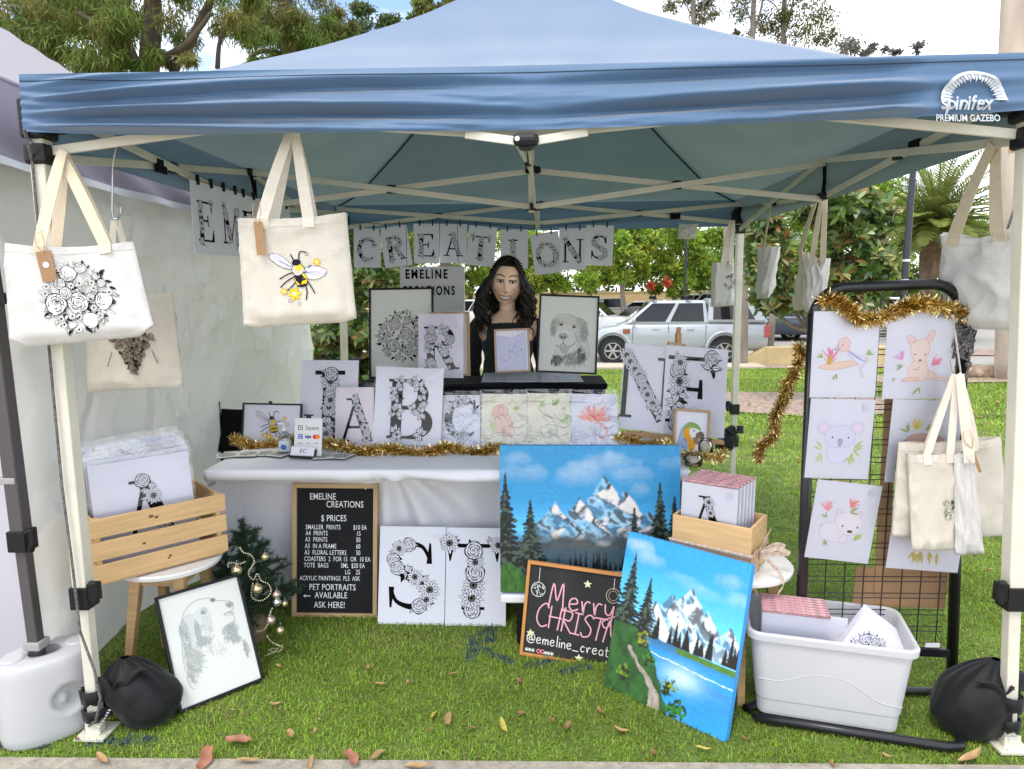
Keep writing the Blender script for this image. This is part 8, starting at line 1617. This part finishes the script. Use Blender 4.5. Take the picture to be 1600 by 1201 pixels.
for (nm, lab, cat, px, Y, hd2, col, S) in (
    ('parked_car', 'black hatchback parked rear end towards the stall behind the silver utility vehicle', 'car', 1002, 29., 2.05, ('black_car_paint', (.014, .015, .016)), HATCH),
    ('parked_car', 'white four-wheel drive nosing out behind the labrador portrait', 'car', 925, 28., -.35, ('white_car_paint', (.55, .56, .57)), SUVS),
    ('parked_car', 'beige four-wheel drive far back left of the black hatchback', 'car', 948, 40., 1.7, ('beige_car_paint', (.42, .37, .27)), SUVS),
    ('parked_car', 'silver sedan far behind the black hatchback', 'car', 992, 41., 2.9, ('silver_car_paint', (.5, .52, .54)), dict(HATCH, roof=1.5)),
    ('parked_car', 'dark red car with roof bars behind the bonnet of the silver vehicle', 'car', 1035, 37., 2.7, ('maroon_car_paint', (.10, .03, .03)), HATCH),
    ('parked_car', 'blue car whose roof shows just above the silver vehicle', 'car', 1082, 31., 2.95, ('blue_car_paint', (.08, .17, .42)), dict(HATCH, roof=1.56)),
    ('parked_car', 'white twin-cab with a ladder rack behind the thin lamp post', 'utility vehicle', 1090, 43., 2.6, ('plain_white_paint', (.70, .71, .72)), dict(UTE2, roof=1.9)),
    ('parked_van', 'white van half hidden by the small white tote', 'van', 1128, 40., 2.3, ('van_white_paint', (.68, .69, .69)), VAN),
    ('parked_car', 'white utility vehicle with a red tail light right of the grey trunk', 'utility vehicle', 1190, 29., 2.75, ('cream_white_paint', (.70, .70, .69)), UTE2),
    ('parked_car', 'dark blue four-wheel drive at the right, behind the magnolia', 'car', 1232, 27.5, 2.85, ('navy_car_paint', (.03, .045, .07)), SUVS),
    ('parked_car', 'white car seen through the top wires of the display rack', 'car', 1385, 31., 2.7, ('bright_white_paint', (.73, .74, .76)), SUVS),
    ('parked_car', 'light blue car beside the white one behind the display rack', 'car', 1450, 33., 2.9, ('pale_blue_paint', (.35, .45, .6)), HATCH),
    ('parked_car', "white car behind the woman's right shoulder", 'car', 742, 36., 2.6, ('chalk_white_paint', (.70, .71, .71)), SUVS),
    ('parked_car', 'red car glimpsed behind the left magnolia', 'car', 560, 26., 1.5, ('red_car_paint', (.5, .03, .03)), HATCH)):
    car(nm, lab, cat, place(on_px(px, 470, Y)-Vector((math.cos(hd2), math.sin(hd2), 0))*1.3, hd2), col, **S)

# ================================================================== PEOPLE
def fuse(mb, voxel, smooth_it=4):
    """fuse overlapping limbs into one continuous skin"""
    me = bpy.data.meshes.new('tmp'); me.from_pydata([tuple(p) for p in mb.v], [], mb.f); o = bpy.data.objects.new('tmp', me); COL.objects.link(o)
    d = o.modifiers.new('r', 'REMESH'); d.mode = 'VOXEL'; d.voxel_size = voxel; d = o.modifiers.new('s', 'SMOOTH'); d.iterations = smooth_it; d.factor = .5
    dg = bpy.context.evaluated_depsgraph_get(); e = o.evaluated_get(dg); m2 = e.to_mesh()
    n = len(m2.vertices); V = np.empty(n*3, dtype=np.float32); m2.vertices.foreach_get('co', V); V = V.reshape(-1, 3); NR = np.empty(n*3, dtype=np.float32); m2.vertices.foreach_get('normal', NR); F = [tuple(p.vertices) for p in m2.polygons]
    e.to_mesh_clear(); bpy.data.objects.remove(o); bpy.data.meshes.remove(me)
    F = np.array([f if len(f) == 4 else (f[0], f[1], f[2], f[2]) for f in F]); return V, NR.reshape(-1, 3), F
def loft(mb, rings, n=20):
    vs = []; k = len(rings)
    for (cx, cy, z, rx, ry) in rings:
        for j in range(n): a = 2*math.pi*j/n; vs.append(Vector((cx+rx*math.cos(a), cy+ry*math.sin(a), z)))
    fs = [((i*n+j), (i*n+(j+1) % n), ((i+1)*n+(j+1) % n), ((i+1)*n+j)) for i in range(k-1) for j in range(n)]+[tuple(range(n-1, -1, -1)), tuple((k-1)*n+j for j in range(n))]
    return mb.add(vs, fs)
def hand(mb, w_, d, side, fwd):
    """palm, thumb and four unequal bent fingers; w_: wrist, d: direction of the fingers, side: towards the thumb"""
    d, side, fwd = Vector(d).normalized(), Vector(side).normalized(), Vector(fwd).normalized(); c = w_+d*.045
    mb.tube([w_-d*.01, w_+d*.02, w_+d*.055, w_+d*.088], [.022, .030, .036, .030], 10, flat=.5)
    for k, (o_, l) in enumerate(((.027, .070), (.009, .080), (-.009, .074), (-.026, .058))):
        b = w_+d*.080+side*o_; mb.tube([b, b+d*l*.45+fwd*.004, b+d*l*.78+fwd*.018, b+d*l*.95+fwd*.036], [.0095, .009, .0082, .006], 7)
    b = w_+d*.028+side*.024; mb.tube([b, b+side*.022+d*.026+fwd*.008, b+side*.028+d*.052+fwd*.014, b+side*.026+d*.07+fwd*.02], [.012, .0105, .0095, .007], 7)
# ---- the stall holder
HC = PY(792, 443, 2.0); gx, gy, gz0 = HC.x, 2.0, HC.z      # middle of the face
S = 1.0
woman = thing('person', 'smiling woman with long dark wavy hair and pearl headband in a black cold-shoulder top', 'person', (gx, gy, 0)); O = Vector((gx, gy+.03, 0))
mb = MB(); zs = gz0-.208      # shoulder height
loft(mb, [(0, .0, .80, .165, .115), (0, 0, .88, .175, .12), (0, .0, 1.0, .145, .10), (0, 0, 1.06, .135, .095), (0, -.012, 1.16, .150, .112), (0, -.014, zs-.07, .158, .108), (0, .0, zs-.015, .150, .082), (0, .008, zs+.022, .085, .062), (0, .008, zs+.05, .047, .050), (0, -.005, zs+.15, .044, .048)])
for s_ in (-1, 1):
    mb.tube([(s_*.09, .0, zs+.012), (s_*.150, .004, zs-.012), (s_*.182, .004, zs-.055), (s_*.198, .01, zs-.18), (s_*.208, .02, zs-.31), (s_*.205, -.03, zs-.42), (s_*.195, -.07, zs-.53)], [.038, .046, .046, .040, .034, .031, .022], 12)
    hand(mb, Vector((s_*.194, -.073, zs-.54)), (-.05*s_, -.25, -1), (-s_*.5, -1, .1), (-s_, .2, 0))
    mb.tube([(s_*.085, 0, .86), (s_*.09, -.005, .62), (s_*.088, .0, .46), (s_*.088, .012, .30), (s_*.085, .015, .09)], [.092, .072, .052, .052, .034], 14); mb.tube([(s_*.085, .035, .045), (s_*.09, -.05, .04), (s_*.1, -.15, .03)], [.036, .036, .026], 10)
# head
fz = gz0-.005; TI = Matrix.Rotation(math.radians(5), 3, 'Y') @ Matrix.Rotation(math.radians(4), 3, 'X')
def headp(u, v):
    a = 2*math.pi*u; p = math.pi*(v-.5); x, y, z = math.cos(p)*math.sin(a), -math.cos(p)*math.cos(a), math.sin(p)
    X, Y, Z = x*.0815, y*.094+.014, z*.117+.008
    if Z < 0: k = min(1, -Z/.114); X *= 1-.27*k**1.6; Y = Y*(1-.16*k*(1 if Y > 0 else .0))-.004*k
    fr = max(0, -y); g = lambda cx, cz, sx, sz: math.exp(-((X-cx)/sx)**2-((Z-cz)/sz)**2)*(fr > .2)
    Y -= .022*g(0, -.026, .0105, .012)+.012*g(0, -.004, .009, .026)+.006*g(0, -.066, .022, .010)+.007*g(0, -.098, .018, .014)+.004*g(.034, -.036, .018, .018)+.004*g(-.034, -.036, .018, .018)
    Y += .009*g(.031, .012, .017, .012)+.009*g(-.031, .012, .017, .012)+.003*g(0, -.083, .02, .006)-.003*g(0, .045, .04, .02)
    return Vector((X, Y, Z))
HS = 1.17
def H2W(p): return TI @ (p*HS)+Vector((0, -.022, fz))
hb = MB(); hb.grid(lambda u, v: H2W(headp(u, v)), 96, 72)
for s_ in (-1, 1): hb.ball(H2W(Vector((s_*.075, .02, -.012))), .026, 10, 8, (.35, .7, 1.2))
mb.v += []; n0 = len(mb.v); mb.add(hb.v, hb.f)
V, NR, F = fuse(mb, .0036, 3)
SK = np.array([1.0, .68, .50]); TIi = np.array(TI.transposed()); Q = (V-np.array([0, -.022, fz]))@TIi.T/HS; C = np.tile(SK, (len(V), 1)); isH = V[:, 2] > zs+.06
X_, Y_, Z_ = Q[:, 0], Q[:, 1], Q[:, 2]; frn = isH & (Y_ < -.02)
def paintv(mask, col, k=1.0): C[mask] = C[mask]*(1-k)+np.array(col)*k
for s_ in (-1, 1): paintv(frn & (np.hypot((X_-s_*.038)/.02, (Z_+.03)/.016) < 1), (.62, .28, .22), .35)
dz = Z_-(.016); 
for s_ in (-1, 1):
    ex = X_-s_*.0305; brow = .0415+.0085*np.sin(np.pi*np.clip((ex*s_+.021)/.042*.82, 0, 1)); paintv(frn & (np.abs(Z_-brow+.002) < .0030) & (np.abs(ex) < .021), (.03, .018, .012))
    e = np.hypot(ex/.0155, (Z_-.0155-.10*ex*s_)/.0062); paintv(frn & (e < 1.32), (.05, .025, .02), .85); paintv(frn & (e < .95), (.68, .66, .64)); paintv(frn & (np.hypot(ex/.0066, (Z_-.0160)/.0062) < 1), (.02, .012, .01)); paintv(frn & (Z_ > .0205) & (Z_ < .0255) & (np.abs(ex) < .019), (.03, .015, .012))
    paintv(frn & (np.hypot((X_-s_*.006)/.0035, (Z_+.037)/.0022) < 1), (.2, .08, .06))
sm = -.0665+14*X_**2   # smiling mouth line
lip = frn & (np.abs(X_) < .032); w1 = np.sqrt(np.clip(1-(X_/.032)**2, 0, 1)); paintv(lip & (np.abs(Z_-sm) < .0115*w1+.001), (.50, .11, .10)); paintv(frn & (np.abs(X_) < .026) & (np.abs(Z_-sm-.001) < .0062*np.sqrt(np.clip(1-(X_/.026)**2, 0, 1))), (.90, .88, .84))
for s_ in (-1, 1): paintv(frn & (np.abs(np.hypot(X_-s_*.005, Z_+.045)-.034) < .0022) & (X_*s_ > .024) & (Z_ < -.038) & (Z_ > -.07), (.40, .19, .13), .5)
SKIN = mat('skin', attr='Col', rough=.5, spec=.4); SKIN.node_tree.nodes['Principled BSDF'].inputs['Subsurface Weight'].default_value = .12; SKIN.node_tree.nodes['Principled BSDF'].inputs['Subsurface Radius'].default_value = (.02, .008, .004)
def offs(p): return p+np.array([0, .03, 0])
np_mesh('body', offs(V), F, SKIN, C, woman, True)
# black dress with square neck, straps and open shoulders
x, y, z = V[:, 0], V[:, 1], V[:, 2]; ax = np.abs(x); front = y < .02
cloth_ = (z < zs-.025) & ~((z < zs-.53) & (ax > .15) & (z > .5)) & (z > .07)
strap_ = (z >= zs-.03) & (z < zs+.03) & (np.abs(ax-.098+.25*np.maximum(0, z-zs)) < .011)
open_ = (np.hypot((ax-.142)/.030, (z-zs+.055)/.075) < 1) & front
sleeve = (ax > .160) & (z < zs+.0) & (z > zs-.53)
keep = ((cloth_ | strap_ | sleeve) & ~(open_ & (ax < .172)))
fk = keep[F].all(1); idx = np.unique(F[fk]); mp_ = -np.ones(len(V), int); mp_[idx] = np.arange(len(idx)); wr = .003*np.sin(V[idx, 2]*60+V[idx, 0]*30)
np_mesh('dress', offs(V[idx]+NR[idx]*(.007+wr[:, None])), mp_[F[fk]], mat('black_jersey', (.010, .010, .012), .8, sheen=.2), None, woman, True)
# hair: a scalp cap and many separate wavy locks
HAIR = mat('dark_brown_hair', attr='Col', rough=.38, spec=.5); cap = MB(); 
def capp(u, v):
    a = 2*math.pi*u; q = headp(u, .36+.64*v); hl = .088-.16*max(0, abs(math.sin(a))-.45)**1.2 if math.cos(a) > 0 else -.07
    k = 1.12; p = Vector((q.x*k, (q.y-.014)*k+.016, q.z*1.06+.006))
    if math.cos(a) > 0 and p.z < hl and p.y < .03: t_ = (hl-p.z); p = Vector((p.x*.80, p.y*.70+.02, p.z))
    return H2W(p)
cap.cur = (.012, .008, .006); cap.grid(capp, 60, 40); r = random.Random(12); cap_o = cap
hm = MB()
for k in range(380):
    sd = -1 if r.random() < .5 else 1; back = r.random(); part = Vector((.018, -.055+.12*r.random(), .124)); th = r.uniform(.25, math.pi*.98) if back > .25 else r.uniform(.2, .75)
    # th: 0 front .. pi back, around the side sd
    out = Vector((sd*math.sin(th), -math.cos(th), 0)); ro = Vector((.080*out.x, .100*out.y+.014, 0)); L_ = r.uniform(.20, .315)*(1 if th > .5 else .9)
    frontlock = th < .8; pts = []; ph = r.random()*6.28; am = r.uniform(.008, .024); fq = r.uniform(34, 62); sp = r.uniform(.0, .055)*(1 if th < 2.4 else .6)
    p0 = part+Vector((sd*.006, 0, .004)); p1 = Vector((ro.x*.78+.004*sd, ro.y*.72+.004, .105)); p2 = Vector((ro.x*1.10, ro.y*(1.0 if frontlock else 1.08), .040)); 
    if frontlock: p2 = Vector((sd*.088, -.045+.03*th, .03)); p1 = Vector((sd*.056, -.062, .098))
    for i in range(5): t_ = i/5; pts.append(p0*(1-t_)**2+p1*2*t_*(1-t_)+p2*t_*t_)
    m = 16; base = p2; o2 = (out*.6+Vector((sd*.6, -.15, 0))).normalized()
    for i in range(m+1):
        t_ = i/m; d = Vector((o2.x*(.030*math.sin(math.pi*min(1, t_*1.1))+sp*t_), o2.y*.030*t_+(.03*t_ if th > 1.2 else -.012*t_), -L_*t_)); aa = am*min(1, t_*2.5); pts.append(base+d+Vector((math.cos(ph+fq*L_*t_)*aa, math.sin(ph+fq*L_*t_)*aa, 0)))
    R_ = r.uniform(.0032, .0066); c_ = r.uniform(.5, 1.9); hm.cur = (.013*c_, .0085*c_, .006*c_); hm.tube([H2W(p) for p in pts], [R_*.8]*3+[R_]*(len(pts)-8)+[R_*.8, R_*.7, R_*.5, R_*.3, R_*.1], 5)
hm.v = [p+Vector((0, .03, 0)) for p in hm.v]; cap.v = [p+Vector((0, .03, 0)) for p in cap.v]; hair = hm.build('hair', HAIR, woman, smooth=True); cap.build('scalp_hair', HAIR, hair, smooth=True)
mb = MB(); band = []
for k in range(23): a = math.radians(14+152*k/22); band.append(H2W(Vector((.088*math.cos(a), -.030+.01*math.sin(a), .012+.128*math.sin(a))))+Vector((0, .03, 0)))
for k in range(2, 21): mb.ball(band[k]+Vector((0, -.012, .006)), .0042, 8, 6)
hbn = MB(); hbn.tube(band, .008, 8); hb_o = hbn.build('headband', BLACKC, woman, smooth=True); mb.build('pearls', mat('pearl', (.75, .68, .52), .25), hb_o, smooth=True)
mb = MB(); mb.ball(H2W(Vector((-.080, -.012, -.048)))+Vector((0, .03, 0)), .006, 8, 6, (1, 1, 1.5)); mb.build('earring', METAL, woman)
# ---- the man loading the back of the silver vehicle
b = GP(1186, 556); b = Vector((PY(1186, 530, 20.2).x, 20.2, gz(20.2))); man = thing('person', 'man in a patterned blue-grey shirt and dark shorts behind the silver vehicle', 'person', Matrix.Translation(b) @ Matrix.Rotation(.35, 4, 'Z')); mb = MB()
loft(mb, [(0, .0, .86, .17, .13), (0, .02, 1.0, .18, .14), (-.02, .0, 1.2, .18, .13), (-.05, -.02, 1.38, .19, .12), (-.07, -.03, 1.48, .10, .08), (-.09, -.05, 1.54, .055, .06), (-.11, -.07, 1.60, .05, .055)])
mb.ball((-.12, -.08, 1.68), .10, 16, 12, (.82, 1, 1.2))
for s_ in (-1, 1):
    mb.tube([(s_*.10, .0, .90), (s_*.12, -.03, .62), (s_*.12, -.0, .48), (s_*.12, .03, .30), (s_*.12, .03, .08)], [.10, .085, .06, .06, .04], 10); mb.tube([(s_*.12, .07, .05), (s_*.13, -.14, .035)], [.045, .035], 8)
    mb.tube([(s_*.17-.05, -.02, 1.42), (s_*.24-.06, -.06, 1.22), (s_*.22-.16, -.20, 1.08), (s_*.16-.24, -.34, 1.12)], [.055, .048, .04, .03], 10); hand(mb, Vector((s_*.16-.25, -.35, 1.12)), (-.4, -.9, .1), (0, .1, 1), (-.2, 0, -1))
V, NR, F = fuse(mb, .012, 2); C = np.tile(np.array([.45, .26, .18]), (len(V), 1)); z = V[:, 2]; C[(z > 1.70) & (V[:, 1] > -.12)] = (.05, .04, .035)
np_mesh('body', V, F, SKIN, C, man, True)
for nm, msk, m in (('shirt', (z > .84) & (z < 1.50) & ~((V[:, 1] < -.13)), mat('patterned_shirt', (.13, .16, .24), .8, var=.9, vscale=30)), ('shorts', (z > .50) & (z < .90) & (np.abs(V[:, 0]) < .3) & (V[:, 1] > -.13), mat('dark_shorts', (.10, .10, .105), .8)), ('shoes', z < .09, BLACKP)):
    fk = msk[F].all(1); idx = np.unique(F[fk]); mp_ = -np.ones(len(V), int); mp_[idx] = np.arange(len(idx)); np_mesh(nm, V[idx]+NR[idx]*.014, mp_[F[fk]], m, None, man, True)
